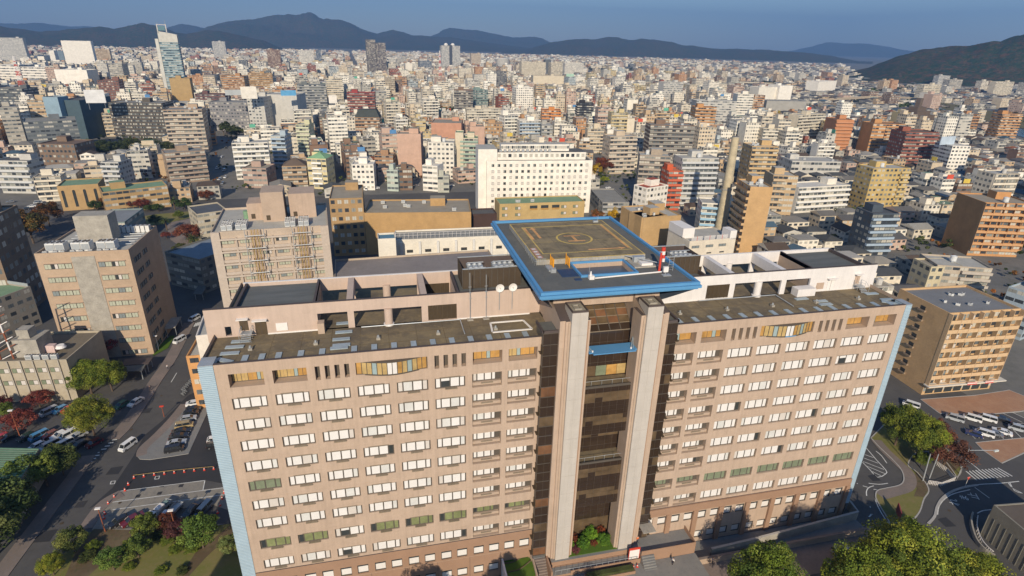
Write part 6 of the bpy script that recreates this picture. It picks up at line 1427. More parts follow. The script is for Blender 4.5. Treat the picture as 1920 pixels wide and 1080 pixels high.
T_ = [ # label, crop, x, y (trunk foot), height, radius, kind
 ('large dark green tree nearest the right end of the hospital', 'i', 1130, 385, 12.5, 5.7, 'big2', (1, 1, 1)),
 ('large round green tree beside the red-leaved one', 'i', 1240, 455, 12.8, 5.54, 'big2', (1.1, 1.1, 1)),
 ('small green tree below the large round one by the kerb', 'i', 1265, 500, 4.44, 2.11, 'grn', (1.2, 1.2, 1)),
 ('wide sparse reddish brown cherry tree by the crossing road', 'i', 1385, 500, 8.88, 6.27, 'rbr', (.9, .9, .9)),
 ('reddish brown cherry tree behind the first along the road', 'i', 1300, 360, 7.4, 4.95, 'rbr', (.8, .8, .85)),
 ('big round yellow-green tree beside the left campus road', 'g', 505, 330, 11, 5.7, 'big', (1.05, .95, 1)),
 ('big green tree with two crowns above the parked cars', 'g', 490, 110, 10.6, 5.53, 'big', (.9, .95, 1)),
 ('round green tree next to the two-crowned one', 'g', 600, 95, 10.1, 4.84, 'big', (.9, .92, 1)),
 ('dark green tree at the left over the green striped roof', 'g', 130, 640, 8.8, 4.9, 'grn', (.9, .95, 1)),
 ('dark green tree right beside the left road shade', 'g', 255, 600, 8.4, 4.18, 'grn', (.9, .9, 1)),
 ('dark tree behind those over the green striped roof', 'g', 340, 540, 8, 3.89, 'drk', (1.2, 1.2, 1)),
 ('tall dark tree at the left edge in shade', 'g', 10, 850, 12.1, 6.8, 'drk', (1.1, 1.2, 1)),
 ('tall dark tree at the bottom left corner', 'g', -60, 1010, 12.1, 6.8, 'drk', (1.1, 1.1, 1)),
 ('dark tree between the green roof and the bottom left corner', 'g', 80, 760, 8.37, 5.1, 'drk', (1, 1, 1)),
 ('crimson maple at the left edge of the car park', 'g', 120, 300, 6, 4.32, 'red', (1.1, 1, 1)),
 ('crimson maple behind the parked silver car', 'g', 215, 180, 5.2, 3.74, 'red', (1.1, 1, 1)),
 ('dark red maple at the left picture edge', 'g', 20, 215, 5.2, 3.24, 'red', (.8, .8, 1)),
 ('small green tree among the crimson maples', 'g', 40, 240, 4.8, 2.3, 'grn', (1, 1, 1)),
 ('bright crimson maple below the tan clinic', 'd', 590, 990, 8, 5.8, 'red', (1.1, .8, 1)),
 ('small bushy tree beside the path at lower left', 'g', 400, 950, 5.58, 2.89, 'drk', (1.6, 1.5, 1.2)),
 ('green tree in the garden behind the parked cars', 'g', 790, 880, 6.04, 2.8, 'grn', (1, .95, 1)),
 ('dark green tree in the middle of the lower left garden', 'g', 740, 980, 5.11, 2.55, 'grn', (.8, .85, 1)),
 ('large round dark tree nearest the hospital in the garden', 'g', 1085, 930, 7.9, 3.91, 'grn', (.75, .9, 1)),
 ('red-leaved tree between two green ones in the garden', 'g', 960, 900, 5.58, 2.72, 'red', (.6, .8, 1)),
 ('brownish tree behind the garden lamp', 'g', 905, 840, 4.65, 2.38, 'rbr', (.7, .6, .6)),
 ('flowering grey-green bush by the blue hospital corner', 'g', 1230, 960, 4.18, 2.21, 'drk', (2.2, 2.1, 2)),
 ('dark green bushy tree at the bottom of the garden', 'g', 610, 1050, 5.11, 2.8, 'grn', (.7, .85, 1)),
 ('yellow-green young tree at the bottom left of the garden', 'g', 290, 1075, 5, 2.4, 'big', (1.2, 1.1, 1)),
 ('yellow ginkgo tree behind the helipad corner', 'e', 1530, 235, 9, 3.8, 'yel', (1, 1, 1)),
 ('orange autumn tree left of the yellow ginkgo', 'e', 1440, 225, 7, 4.4, 'ora', (1, .8, 1)),
 ('round dark green tree right of the outside stairs', 'e', 1835, 320, 8, 5.5, 'drk', (1, 1.3, 1)),
 ('large red-brown autumn tree right of the white annex', 'b', 1475, 975, 13, 9, 'rbr', (1.1, .8, .6)),
 ('red-brown autumn tree behind the large one by the annex', 'b', 1515, 965, 11, 7, 'rbr', (1, .75, .6)),
 ('bright yellow ginkgo at the foot of the red-brown trees', 'b', 1438, 985, 9, 5, 'yel', (.9, .95, 1)),
 ('low yellow-green tree beside the annex car park', 'b', 1480, 1030, 5, 4, 'big2', (1.6, 1.5, 1)),
 ('dark orange autumn tree at the left behind the tan clinic', 'd', 95, 335, 16, 8.5, 'ora', (.6, .6, .7)),
 ('tall olive autumn tree left of the concrete lift tower', 'd', 190, 350, 17, 9.5, 'ora', (.5, .6, .7)),
 ('dark reddish tree between the olive tree and the arched hall', 'd', 280, 250, 13, 7, 'ora', (.45, .4, .5)),
 ('rusty red maple on the path right of the tan clinic', 'd', 1062, 345, 10, 7, 'red', (1.1, 1.3, 1)),
 ('red maple, first of three before the yellow brick hall', 'd', 680, 165, 7, 4.2, 'rbr', (1, .7, .7)),
 ('red maple, middle of three before the yellow brick hall', 'd', 748, 165, 7, 3.8, 'rbr', (1, .7, .7)),
 ('rust red maple, last of three before the yellow brick hall', 'd', 808, 165, 7.5, 4.2, 'rbr', (1.1, .7, .7)),
 ('dark green tree in front of the long brick hall', 'd', 1040, 160, 7, 4.6, 'drk', (.9, 1.2, 1)),
 ('dark green round tree right of the long brick hall', 'd', 1030, 95, 9, 5.6, 'drk', (.9, 1.2, 1)),
 ('dark evergreen left of the small palm by the clinic', 'd', 880, 250, 6, 3.6, 'drk', (1, 1.2, 1)),
 ('small round tree on the lawn above the rusty maple', 'd', 1010, 215, 5, 3, 'grn', (1, 1, 1)),
 ('pale green tree right of the rusty maple', 'd', 1130, 330, 6, 4, 'grn', (1.1, .9, 1)),
 ('olive tree below the rusty maple', 'd', 1020, 420, 6, 3.6, 'drk', (1.4, 1.2, 1)),
 ('orange tree behind the small office with the dark roof', 'd', 1160, 110, 7, 5, 'rbr', (1.1, .9, .7)),
 ('dark clipped tree below the arched hall', 'd', 545, 165, 6, 4, 'drk', (.9, 1.1, 1)),
 ('dark reddish tree right of the arched hall', 'd', 600, 150, 7, 4.5, 'ora', (.6, .5, .6)),
 ('green shrub-like tree left of the palm on the hall lawn', 'd', 890, 170, 4.5, 3.4, 'drk', (1, 1.2, 1)),
 ('green round tree before the yellow brick hall centre', 'd', 840, 170, 4, 3, 'drk', (1, 1.2, 1)),
 ('crimson shrub tree behind the clinic roof units', 'd', 938, 325, 4, 2.6, 'red', (1, 1, 1)),
]
for lab, c, x, y, h, r_, k, tn in T_:
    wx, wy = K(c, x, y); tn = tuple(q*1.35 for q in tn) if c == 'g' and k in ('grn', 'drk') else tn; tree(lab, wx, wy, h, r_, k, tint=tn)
# street trees set out from where their tops show
for lab, x, y, h, r_, tn in (('huge bright green camphor tree filling the bottom right corner', 1735, 1000, 18, 9.0, (1, 1, 1)), ('broad camphor tree joining the huge corner one on its left', 1640, 1035, 17, 6.8, (.92, .97, 1)), ('yellowish broad tree at the far bottom right beside the grey shed', 1850, 1050, 14, 6.5, (1.12, 1.05, 1)), ('low bright tree between the two biggest ones at the bottom right', 1690, 1090, 15, 7, (1, 1, 1)), ('round green street tree in front of the right hospital wing', 1452, 1028, 17, 6.3, (.72, .82, .9)),
    ('tall camphor tree just below the picture, shading the left wing', 740, 1190, 17.5, 5.5, (1, 1, 1)), ('camphor tree just below the picture beside the lawn mound', 930, 1185, 18, 5.0, (.9, 1, 1)), ('tall street tree below the picture near the entrance steps', 1130, 1180, 13, 5.0, (.9, 1, 1))):
    wx, wy = Zp(x, y, h*.97); tree(lab, wx, wy, h, r_, 'big', tint=tn, name='street_tree')
for x, y in ((940, 275), (985, 160), (1095, 385)):
    wx, wy = K('d', x, y); o = empty('palm_tree', (wx, wy, 0), x, {940: 'palm tree right of the tan clinic roof', 985: 'palm tree before the yellow brick hall', 1095: 'palm tree below the rusty maple'}[x], 'palm tree')
    mb = MB(); mb.tube((0, 0, 0), (0, 0, 5.5), .35, BARK, 8, r2=.28); mb.build('trunk', o); mb = MB(); r = random.Random(x)
    for k in range(34):
        a = k*2.4; el = r.uniform(-.5, 1.1); p = Vector((0, 0, 5.5)); d = Vector((math.cos(a)*math.cos(el), math.sin(a)*math.cos(el), math.sin(el)))
        for j in range(4):
            q = p+d*.85; s = d.cross(Vector((0, 0, 1))).normalized()*(.42-.08*j); mb.face([tuple(p-s), tuple(p+s), tuple(q+s*.8), tuple(q-s*.8)], LEAF, (.07, .09, .03, 1)); p = q; d = (d+Vector((0, 0, -.33))).normalized()
    q = mb.build('frond_crown', o); q.color = (1, 1, 1, 1)
# garden between the pillars
for i, (x, y, rr, h, k, tn) in enumerate(((-3.9, -.2, 1.0, 2.2, 'grn', (1.1, 1.6, 1)), (-3.2, -1.2, 1.1, 1.7, 'red', (.9, 1, 1.4)), (-1.4, -.6, 1.4, 2.7, 'grn', (.9, 1.4, 1)), (.6, 1.2, 1.6, 3.2, 'grn', (1.2, 1.8, 1)), (2.9, -.3, 1.5, 2.6, 'grn', (1, 1.5, 1)), (2.9, 1.6, 1.2, 2.6, 'rbr', (1.3, .9, .6)), (-2.6, 1.3, 1.1, 2.0, 'rbr', (1.1, .8, .6)), (.8, -.4, .8, 1.6, 'rbr', (1.2, .9, .7)))):
    shrub(['small green bush against the left white pillar', 'pink-red bush by the left white pillar foot', 'round green bush in the middle left of the pillar garden', 'tallest round green bush in the pillar garden', 'green bush beside the right pillar wall', 'rust orange bush against the right pillar wall', 'orange-brown bush at the back left of the pillar garden', 'small rust bush between two green ones'][i], x, y, h, rr, k, 4.1, tn)
for i, (x, y, rr, h, k) in enumerate(((500, 930, 1.6, 1.6, 'grn'), (900, 900, 1.6, 1.8, 'grn'), (1030, 940, 1.8, 1.4, 'grn'), (940, 945, 1.5, 1.5, 'grn'), (470, 985, 1.6, 1.6, 'drk'), (860, 870, 2.0, 2.0, 'drk'), (690, 1040, 1.3, 1.2, 'grn'), (860, 1060, 1.3, 1.2, 'grn'), (970, 1060, 1.2, 1.3, 'drk'), )):
    wx, wy = K('g', x, y); shrub('low bush among the others in the lower left garden', wx, wy, h, rr, k, 0, (1.2, 1.2, 1), 'bushes in the lower left garden')
# park trees among the city
PARK = [('a', 480+i*26, 850+(i*37) % 40) for i in range(18)]+[('a', 1250+i*14, 745+i*8) for i in range(6)]+[('b', 1370+i*20, 400) for i in range(14)]+[('b', 520+i*18, 655+(i % 3)*8) for i in range(8)]+[('c', 1050+i*22, 525) for i in range(6)]+[('c', 1205+i*18, 615) for i in range(5)]+[('c', 1640+i*22, 500-(i % 2)*6) for i in range(8)]+[('c', 450+i*20, 480) for i in range(5)]
for i, (c, x, y) in enumerate(PARK):
    wx, wy = K(c, x, y); d = math.hypot(wx-CAM[0], wy-CAM[1]); k = 'drk' if c == 'a' and d < 600 else rnd.choice(('smd', 'sml', 'smd')); s = rnd.uniform(.8, 1.2)
    g = {'a': ('dark green tree in the wooded park left of the big tan tower', 'park trees left of the tan tower') if x < 1200 else ('green roadside tree along the avenue', 'avenue trees'), 'b': ('dark wooded park tree on the right skyline', 'skyline park trees') if x > 1300 else ('dark tree in the temple grove near the centre', 'temple grove trees'), 'c': ('dark tree in a small grove on the right', 'small right-hand grove trees')}[c]
    tree(g[0], wx+rnd.uniform(-5, 5), wy+rnd.uniform(-8, 8), 11*s, 7*s, k, g[1]); FOOT.append((wx, wy, 9, 9, 0))

# ------------------------------------------------------------------ vehicles
def carparts(kind):
    L_, W_, H_ = {'hatch': (4.0, 1.7, 1.5), 'sedan': (4.7, 1.75, 1.42), 'van': (4.8, 1.75, 1.95), 'kei': (3.4, 1.48, 1.72)}[kind]
    prof = {'hatch': [(-2.0, .28), (-1.98, .85), (-1.1, .98), (1.95, .98), (2.0, .3)], 'sedan': [(-2.35, .28), (-2.3, .78), (-1.25, .92), (1.5, .96), (2.3, .88), (2.35, .3)], 'van': [(-2.4, .28), (-2.38, .95), (-1.9, 1.12), (2.38, 1.12), (2.4, .3)], 'kei': [(-1.7, .28), (-1.68, .9), (-1.1, 1.0), (1.68, 1.0), (1.7, .3)]}[kind]
    gh = {'hatch': (-1.15, -.45, 1.35, 1.85, .97), 'sedan': (-1.25, -.45, .95, 1.65, .93), 'van': (-1.95, -1.45, 2.15, 2.36, 1.11), 'kei': (-1.15, -.7, 1.45, 1.66, .99)}[kind]
    h = W_/2; mb = MB(); n = len(prof)
    ins = lambda z: h-(.05 if z > .8 else 0)
    for s in (-1, 1):
        f = [(x, s*ins(z), z) for x, z in prof]; mb.face(f if s < 0 else f[::-1], M_CAR)
        mb.face([(x, s*h*.98, z) for x, z in prof][::(1 if s < 0 else -1)], M_CAR)
    for i in range(n-1):
        (x0, z0), (x1, z1) = prof[i], prof[i+1]; mb.quad((x0, ins(z0), z0), (x0, -ins(z0), z0), (x1, -ins(z1), z1), (x1, ins(z1), z1), M_CAR)
    x0, x1, x2, x3, zb = gh; hi = h-.22
    mb.box(x1-.02, x2+.02, -hi-.01, hi+.01, H_-.06, H_, M_CAR)
    for xa, xb in ((x0, x1), (x3, x2)):
        for s in (-1, 1): mb.tube((xa, s*(h-.07), zb), (xb, s*hi, H_-.03), .04, M_CAR, 4)
    xm = (x1+x2)/2
    for s in (-1, 1): mb.tube((xm, s*(h-.06), zb), (xm, s*hi, H_-.03), .04, M_CAR, 4)
    body = mb.mesh('body'); mb = MB()
    a = [(x0, -h+.06, zb), (x3, -h+.06, zb), (x3, h-.06, zb), (x0, h-.06, zb)]; b = [(x1, -hi, H_-.04), (x2, -hi, H_-.04), (x2, hi, H_-.04), (x1, hi, H_-.04)]
    for k in range(4): l = (k+1) % 4; mb.quad(a[k], a[l], b[l], b[k], CARG)
    glass = mb.mesh('window'); mb = MB()
    for i in range(14):
        a0, a1 = 2*PI*i/14, 2*PI*(i+1)/14
        for yy, q in ((-.1, 1), (.1, -1)): mb.face([(0, yy, 0), (.33*math.cos(a0), yy, .33*math.sin(a0)), (.33*math.cos(a1), yy, .33*math.sin(a1))], TYRE)
        mb.quad((.33*math.cos(a0), -.1, .33*math.sin(a0)), (.33*math.cos(a1), -.1, .33*math.sin(a1)), (.33*math.cos(a1), .1, .33*math.sin(a1)), (.33*math.cos(a0), .1, .33*math.sin(a0)), TYRE)
        for yy in (-.105, .105): mb.face([(0, yy, 0), (.2*math.cos(a0), yy, .2*math.sin(a0)), (.2*math.cos(a1), yy, .2*math.sin(a1))], RIM)
    wheel = mb.mesh('wheel')
    hl = MB(); hl.box(0, .12, -.16, .16, -.08, .08, LAMPW); tl = MB(); tl.box(-.1, 0, -.12, .12, -.1, .1, LAMPR)
    return dict(L=L_, W=W_, body=body, glass=glass, wheel=wheel, hl=hl.mesh('headlight'), tl=tl.mesh('tail_light'))
CK = {k: carparts(k) for k in ('hatch', 'sedan', 'van', 'kei')}
CC = dict(white=(.75, .75, .74), silver=(.42, .44, .46), black=(.015, .015, .018), grey=(.16, .17, .19), navy=(.02, .035, .12), blue=(.06, .25, .45), red=(.45, .03, .02), darkred=(.14, .015, .02), tan=(.40, .30, .15), green=(.06, .16, .12), darkgreen=(.02, .05, .04), dblue=(.05, .08, .14))
NC = 0
def car(kind, colr, c, px, py, ang, label, group=None, z=0.05, world=None):
    x, y = world or K(c, px, py); k = CK[kind]; o = empty('parked_car', (x, y, z), R(ang), label, 'car' if kind != 'van' else 'van', group); cl = CC[colr]
    o.scale = (.88,)*3 if kind == 'van' else (.94,)*3
    inst(k['body'], 'body', o, (0, 0, 0), 0, (1, 1, 1), cl); inst(k['glass'], 'window', o)
    for sx in (-1, 1):
        for sy in (-1, 1): inst(k['wheel'], 'wheel', o, (sx*k['L']*.31, sy*(k['W']/2-.08), .33))
    for sy in (-1, 1): inst(k['hl'], 'headlight', o, (-k['L']/2-.01, sy*k['W']*.34, .68)); inst(k['tl'], 'tail_light', o, (k['L']/2+.02, sy*k['W']*.38, .75))
    return o
for i, (k, cl, x, y, lab) in enumerate((('sedan', 'white', 1040, 168, 'white sedan at the top end of the island row'), ('hatch', 'black', 1032, 202, 'black hatchback second from the top of the island row'), ('hatch', 'black', 1020, 222, 'black car third from the top of the island row'), ('hatch', 'silver', 1008, 250, 'silver hatchback above the tan one in the island row'), ('van', 'tan', 985, 288, 'tan boxy car in the middle of the island row'), ('sedan', 'black', 968, 318, 'black sedan just below the tan boxy car'), ('sedan', 'black', 955, 345, 'black sedan with reddish tint near the lower end of the island row'), ('sedan', 'silver', 943, 380, 'silver sedan next to the black minivan'), ('van', 'black', 932, 415, 'black minivan at the bottom end of the island row'))):
    car(k, cl, 'g', x, y, 186, lab)
for k, cl, c, x, y, a, lab in (('van', 'silver', 'g', 265, 215, 50, 'silver van in the upper left car park'), ('hatch', 'blue', 'g', 326, 202, 50, 'bright blue small car between the silver van and red car'), ('hatch', 'red', 'g', 372, 200, 50, 'red small car beside the big round tree'), ('hatch', 'green', 'g', 650, 178, 60, 'grey-green car under the tree by the kerb'), ('sedan', 'white', 'g', 727, 162, 62, 'white sedan parked at the kerb of the campus road'),
   ('hatch', 'darkgreen', 'g', 145, 350, 50, 'dark green car at the left of the shaded row'), ('van', 'blue', 'g', 212, 345, 50, 'pale blue van in the shaded row'), ('hatch', 'darkred', 'g', 272, 338, 50, 'dark red car in the shaded row'), ('sedan', 'white', 'g', 326, 335, 50, 'white sedan in the shaded row'), ('van', 'white', 'g', 370, 338, 50, 'white minivan at the right of the shaded row'), ('sedan', 'silver', 'g', 415, 345, 50, 'silver car half under the round yellow-green tree'),
   ('hatch', 'white', 'g', 200, 400, 50, 'white car in the lower shaded row beside the green roof'), ('van', 'silver', 'g', 270, 395, 50, 'silver van in the lower shaded row'), ('van', 'white', 'g', 345, 390, 50, 'white van in the lower shaded row'), ('sedan', 'black', 'g', 430, 388, 50, 'black sedan in the lower shaded row'), ('hatch', 'darkred', 'g', 505, 382, 50, 'dark red car at the right end of the lower shaded row'), ('hatch', 'red', 'g', 12, 352, 50, 'red car cut by the left edge'), ('hatch', 'black', 'g', 55, 348, 50, 'black car by the red maple at the left edge'),
   ('van', 'white', 'g', 684, 395, 62, 'white minibus driving up the campus road'), ('van', 'white', 'd', 1012, 902, 60, 'white van on the campus road below the zebra crossing'), ('van', 'white', 'd', 1095, 782, 60, 'white van at the zebra crossing beside the beige ward block'), ('hatch', 'white', 'd', 1155, 492, 62, 'white car far up the campus street'),
   ('sedan', 'black', 'g', 1022, 740, 66, 'shiny black sedan behind the garden trees'), ('van', 'dblue', 'g', 1090, 735, 66, 'dark blue van behind the garden trees'), ('kei', 'black', 'g', 1142, 395, 186, 'black small car half hidden by the blue hospital corner'), ('hatch', 'white', 'g', 1150, 362, 186, 'white small car half hidden by the blue hospital corner'),
   ('sedan', 'darkred', 'g', 710, 790, 40, 'dark red car hidden under garden trees'), ('hatch', 'black', 'g', 640, 800, 40, 'black car at the left of the worn parking'),
   ('van', 'white', 'i', 1214, 178, -52, 'white minibus driving past the shop block'), ('van', 'silver', 'i', 1447, 250, -48, 'silver minivan in the upper parking row on the right'), ('van', 'white', 'i', 1540, 250, -48, 'white minivan in the upper parking row on the right'), ('hatch', 'navy', 'i', 1548, 332, -48, 'navy blue car in the right parking row'), ('van', 'white', 'i', 1604, 330, -48, 'white minivan beside the navy car'), ('sedan', 'grey', 'i', 1650, 326, -48, 'grey sedan between two white cars on the right'), ('sedan', 'white', 'i', 1698, 320, -48, 'white sedan right of the grey sedan'), ('van', 'silver', 'i', 1782, 305, -48, 'silver minivan at the far right of the row'), ('van', 'white', 'i', 1620, 252, -48, 'white van third from the left in the upper right parking row'), ('sedan', 'black', 'i', 1690, 250, -48, 'black sedan in the upper right parking row'), ('hatch', 'white', 'i', 1822, 300, -48, 'white small car at the right picture edge'), ('hatch', 'silver', 'i', 1390, 60, -48, 'silver car beyond the minibus by the hospital end'), ('van', 'silver', 'i', 848, 965, 168, 'silver van on the front street by the barrier'),
   ('hatch', 'white', 'b', 1500, 1060, 12, 'white car on the roof deck beside the annex'), ('hatch', 'silver', 'e', 1480, 90, 12, 'silver car parked below the annex roof deck'), ('van', 'white', 'e', 140, 50, 90, 'white van on the shopping street left part')):
    car(k, cl, c, x, y, a, lab)
for i, (c, x, y, a) in enumerate((('a', 1248, 885, 80), ('a', 1262, 962, 80), ('a', 1238, 1010, 80), ('a', 1272, 835, 80), ('a', 1255, 1035, 80), ('a', 1225, 950, 80), ('a', 1270, 1000, 80), ('e', 60, 48, 8), ('e', 200, 42, 8), ('e', 300, 38, 8), ('e', 420, 30, 8), ('e', 500, 36, 8), ('e', 620, 28, 8), ('d', 215, 125, 20), ('d', 180, 145, 20), ('d', 150, 160, 20), ('d', 60, 120, 20))):
    car(('hatch', 'van', 'sedan', 'kei')[i % 4], ('white', 'silver', 'white', 'black', 'grey', 'white')[i % 6], c, x, y, a, 'small car on the avenue left of centre' if c == 'a' else 'car on the shopping street behind the research block' if c == 'e' else 'car parked left of the yellow brick arched hall', 'cars on the town streets behind the hospital')
# white pickup trucks near the garden
for x, y, lab, big in ((850, 745, 'white flatbed truck loaded with gear behind the garden', 1.25), (925, 745, 'small white pickup truck next to the flatbed truck', .95)):
    wx, wy = K('g', x, y); o = empty('pickup_truck', (wx, wy, .05), R(66), lab, 'truck'); k = CK['van']
    mb = MB(); mb.box(-2.4*big, -1.0*big, -.8, .8, .35, 1.0, M_OBJ); mb.box(-2.2*big, -1.05*big, -.76, .76, 1.65, 1.78, M_OBJ); mb.box(-1.12*big, -1.0*big, -.8, .8, 1.0, 1.7, M_OBJ); q = mb.build('cab', o); q.color = (.75, .75, .74, 1)
    mb = MB(); mb.box(-2.3*big, -1.1*big, -.74, .74, 1.0, 1.65, CARG); mb.build('window', o)
    mb = MB(); mb.box(-1.0*big, 2.4*big, -.85, .85, .6, .75, STEEL); mb.box(-1.0*big, 2.4*big, -.85, -.8, .75, 1.1, STEEL); mb.box(-1.0*big, 2.4*big, .8, .85, .75, 1.1, STEEL); mb.box(2.35*big, 2.4*big, -.8, .8, .75, 1.1, STEEL)
    if big > 1: mb.box(-.6, 1.2, -.6, .6, .75, 1.5, WHITEW); mb.box(1.4, 2.4, -.5, .4, .75, 1.2, M_PLN, (.2, .3, .3, 0))
    mb.build('cargo_bed', o)
    for sx in (-1, 1):
        for sy in (-1, 1): inst(k['wheel'], 'wheel', o, (sx*1.6*big, sy*.75, .33))

# ------------------------------------------------------------------ street furniture
cb = MB(); cb.cyl(0, 0, .05, .75, .2, REDP, r1=.04, n=10); cb.cyl(0, 0, .35, .5, .145, WHITEW, r1=.11, n=10, cap=False); conem = cb.mesh('cone_body'); cb = MB(); cb.box(-.22, .22, -.22, .22, 0, .05, REDP); coneb = cb.mesh('base')
for lab, grp, pts in (('red cone in the long line on the dark asphalt', 'red cones in a line on the dark asphalt', ((715, 553), (768, 545), (823, 537), (877, 532), (930, 526), (983, 521), (1036, 515), (1090, 511), (1140, 506), (685, 588), (667, 620), (610, 655), (578, 690))), ('red cone beside the blue hospital corner', 'red cones by the blue hospital corner', ((1195, 632), (1185, 664), (1173, 700), (1160, 740))), ('red cone at the lower left end of the worn parking', 'red cones by the worn parking', ((555, 770), (560, 745)))):
    for x, y in pts:
        wx, wy = K('g', x, y+6); o = empty('traffic_cone', (wx, wy, .05), 0, lab, 'traffic cone', grp); inst(conem, 'cone', o, sc=(1.1, 1.1, 1.1)); inst(coneb, 'base', o, sc=(1.1, 1.1, 1))
mb = MB(); pts = [K('g', x, y+6) for x, y in ((715, 553), (930, 526), (1140, 506))]
for i in range(2): mb.tube((*pts[i], .85), (*pts[i+1], .85), .03, YPAINT)
tag(mb.build('barrier_bar'), 'yellow striped bar resting along the line of red cones', 'barrier')
for x, y in ((1248, 935), (1285, 930), (1325, 920)):
    wx, wy = K('m', x, y, 2.2); o = empty('traffic_cone', (wx, wy, 2.2), 0, 'red cone under the notice board by the entrance', 'traffic cone', 'red cones by the entrance board'); inst(conem, 'cone', o); inst(coneb, 'base', o)
def pole(name, label, cat, c, x, y, h, arms=(), mat=None, r=.11):
    wx, wy = K(c, x, y); o = empty(name, (wx, wy, 0), 0, label, cat); mb = MB(); mb.tube((0, 0, 0), (0, 0, h), r, mat or STEEL, 8, r2=r*.7); mb.build('pole', o); return o
o = pole('signal_pole', 'grey signal pole with a long arm at the zebra crossing', 'traffic signal', 'k', 785, 392, 7.5); mb = MB(); mb.tube((0, 0, 7.0), (6.5, -1.5, 7.2), .07, STEEL); mb.build('arm', o); mb = MB(); mb.box(5.6, 6.8, -1.7, -1.35, 6.9, 7.3, M_PLN, (.55, .6, .62, 0)); mb.build('signal_head', o); mb = MB(); mb.box(.1, .4, -.2, .1, 3, 3.9, M_PLN, (.5, .5, .5, 0)); mb.build('crossing_signal', o)
o = pole('utility_pole', 'leaning pale concrete pole by the planting strip', 'pole', 'k', 540, 440, 7.5, r=.15); o.rotation_euler.x = R(-4); o2 = pole('utility_pole', 'second pale concrete pole behind the planting strip', 'pole', 'k', 585, 420, 7, r=.14)
o = pole('stop_sign', 'red inverted triangle stop sign leaning beside the curved kerb', 'traffic sign', 'k', 822, 484, 2.6, r=.05, mat=WHITEW)
mb = MB(); mb.face([(-.5, -.06, 3.2), (0, -.06, 2.3), (.5, -.06, 3.2)], REDP); mb.face([(.5, -.02, 3.2), (0, -.02, 2.3), (-.5, -.02, 3.2)], WHITEW); mb.build('sign_plate', o)
cu = bpy.data.curves.new('sign_text', 'FONT'); cu.body = '止まれ'; cu.size = .24; cu.align_x = 'CENTER'; q = bpy.data.objects.new('t', cu); COL.objects.link(q); me = bpy.data.meshes.new_from_object(q.evaluated_get(bpy.context.evaluated_depsgraph_get())); bpy.data.objects.remove(q); me.materials.clear(); me.materials.append(WPAINT); q = bpy.data.objects.new('lettering', me); COL.objects.link(q); q.parent = o; q.location = (0, -.07, 2.93); q.rotation_euler.x = R(90)
o = empty('sign_board', (*K('k', 365, 685), .1), R(55), 'dark red notice board standing on the small grass island', 'sign'); mb = MB(); mb.box(-1.6, 1.6, -.1, .1, .6, 2.6, M_PLN, (.28, .07, .07, 0)); mb.build('panel', o); mb = MB(); mb.box(-1.3, -1.1, -.1, .1, 0, .6, DARKFR); mb.box(1.1, 1.3, -.1, .1, 0, .6, DARKFR); mb.build('leg', o)
o = empty('notice_board', (*K('m', 1280, 870, 2.2), 2.2), 0, 'white notice board with red frame at the entrance steps', 'sign'); mb = MB(); mb.box(-1.0, 1.0, -.08, .08, 1.0, 3.2, WHITEW); mb.box(-1.1, 1.1, -.1, .1, 3.2, 3.6, REDP); mb.box(-1.1, -1.0, -.1, .1, .9, 3.2, REDP); mb.box(1.0, 1.1, -.1, .1, .9, 3.2, REDP); mb.build('panel', o); mb = MB(); mb.box(-.9, -.8, 0, .1, 0, 1, STEEL); mb.box(.8, .9, 0, .1, 0, 1, STEEL); mb.build('leg', o)
o = empty('guard_fence', (0, 0, 0), 0, 'white metal guard fence bending around the ditch by the crossing', 'fence'); pts = [K('k', *q) for q in ((572, 462), (660, 476), (752, 440), (700, 380), (625, 330))]; mb = MB()
for i in range(4):
    a, b = pts[i], pts[i+1]
    for z in (.45, .8, 1.15): mb.tube((*a, z), (*b, z), .05, WHITEW)
    for k in range(8): t = k/8; mb.tube((a[0]+(b[0]-a[0])*t, a[1]+(b[1]-a[1])*t, 0), (a[0]+(b[0]-a[0])*t, a[1]+(b[1]-a[1])*t, 1.15), .05, WHITEW)
mb.build('rail', o)
o = empty('guard_fence', (0, 0, 0), 0, 'white curved guard rail beside the grey shed', 'fence'); pts = smooth([K('k', *q) for q in ((905, 690), (900, 760), (925, 840), (965, 895), (1010, 935))]); mb = MB()
for i in range(len(pts)-1): mb.tube((*pts[i], .8), (*pts[i+1], .8), .09, WHITEW); mb.tube((*pts[i], 0), (*pts[i], .8), .05, WHITEW)
mb.build('rail', o); lowwall('curved concrete wall beside the guard rail by the grey shed', smooth([K('k', *q) for q in ((870, 670), (862, 740), (895, 850), (960, 925), (1020, 960))]), .3, 1.0, CONC)
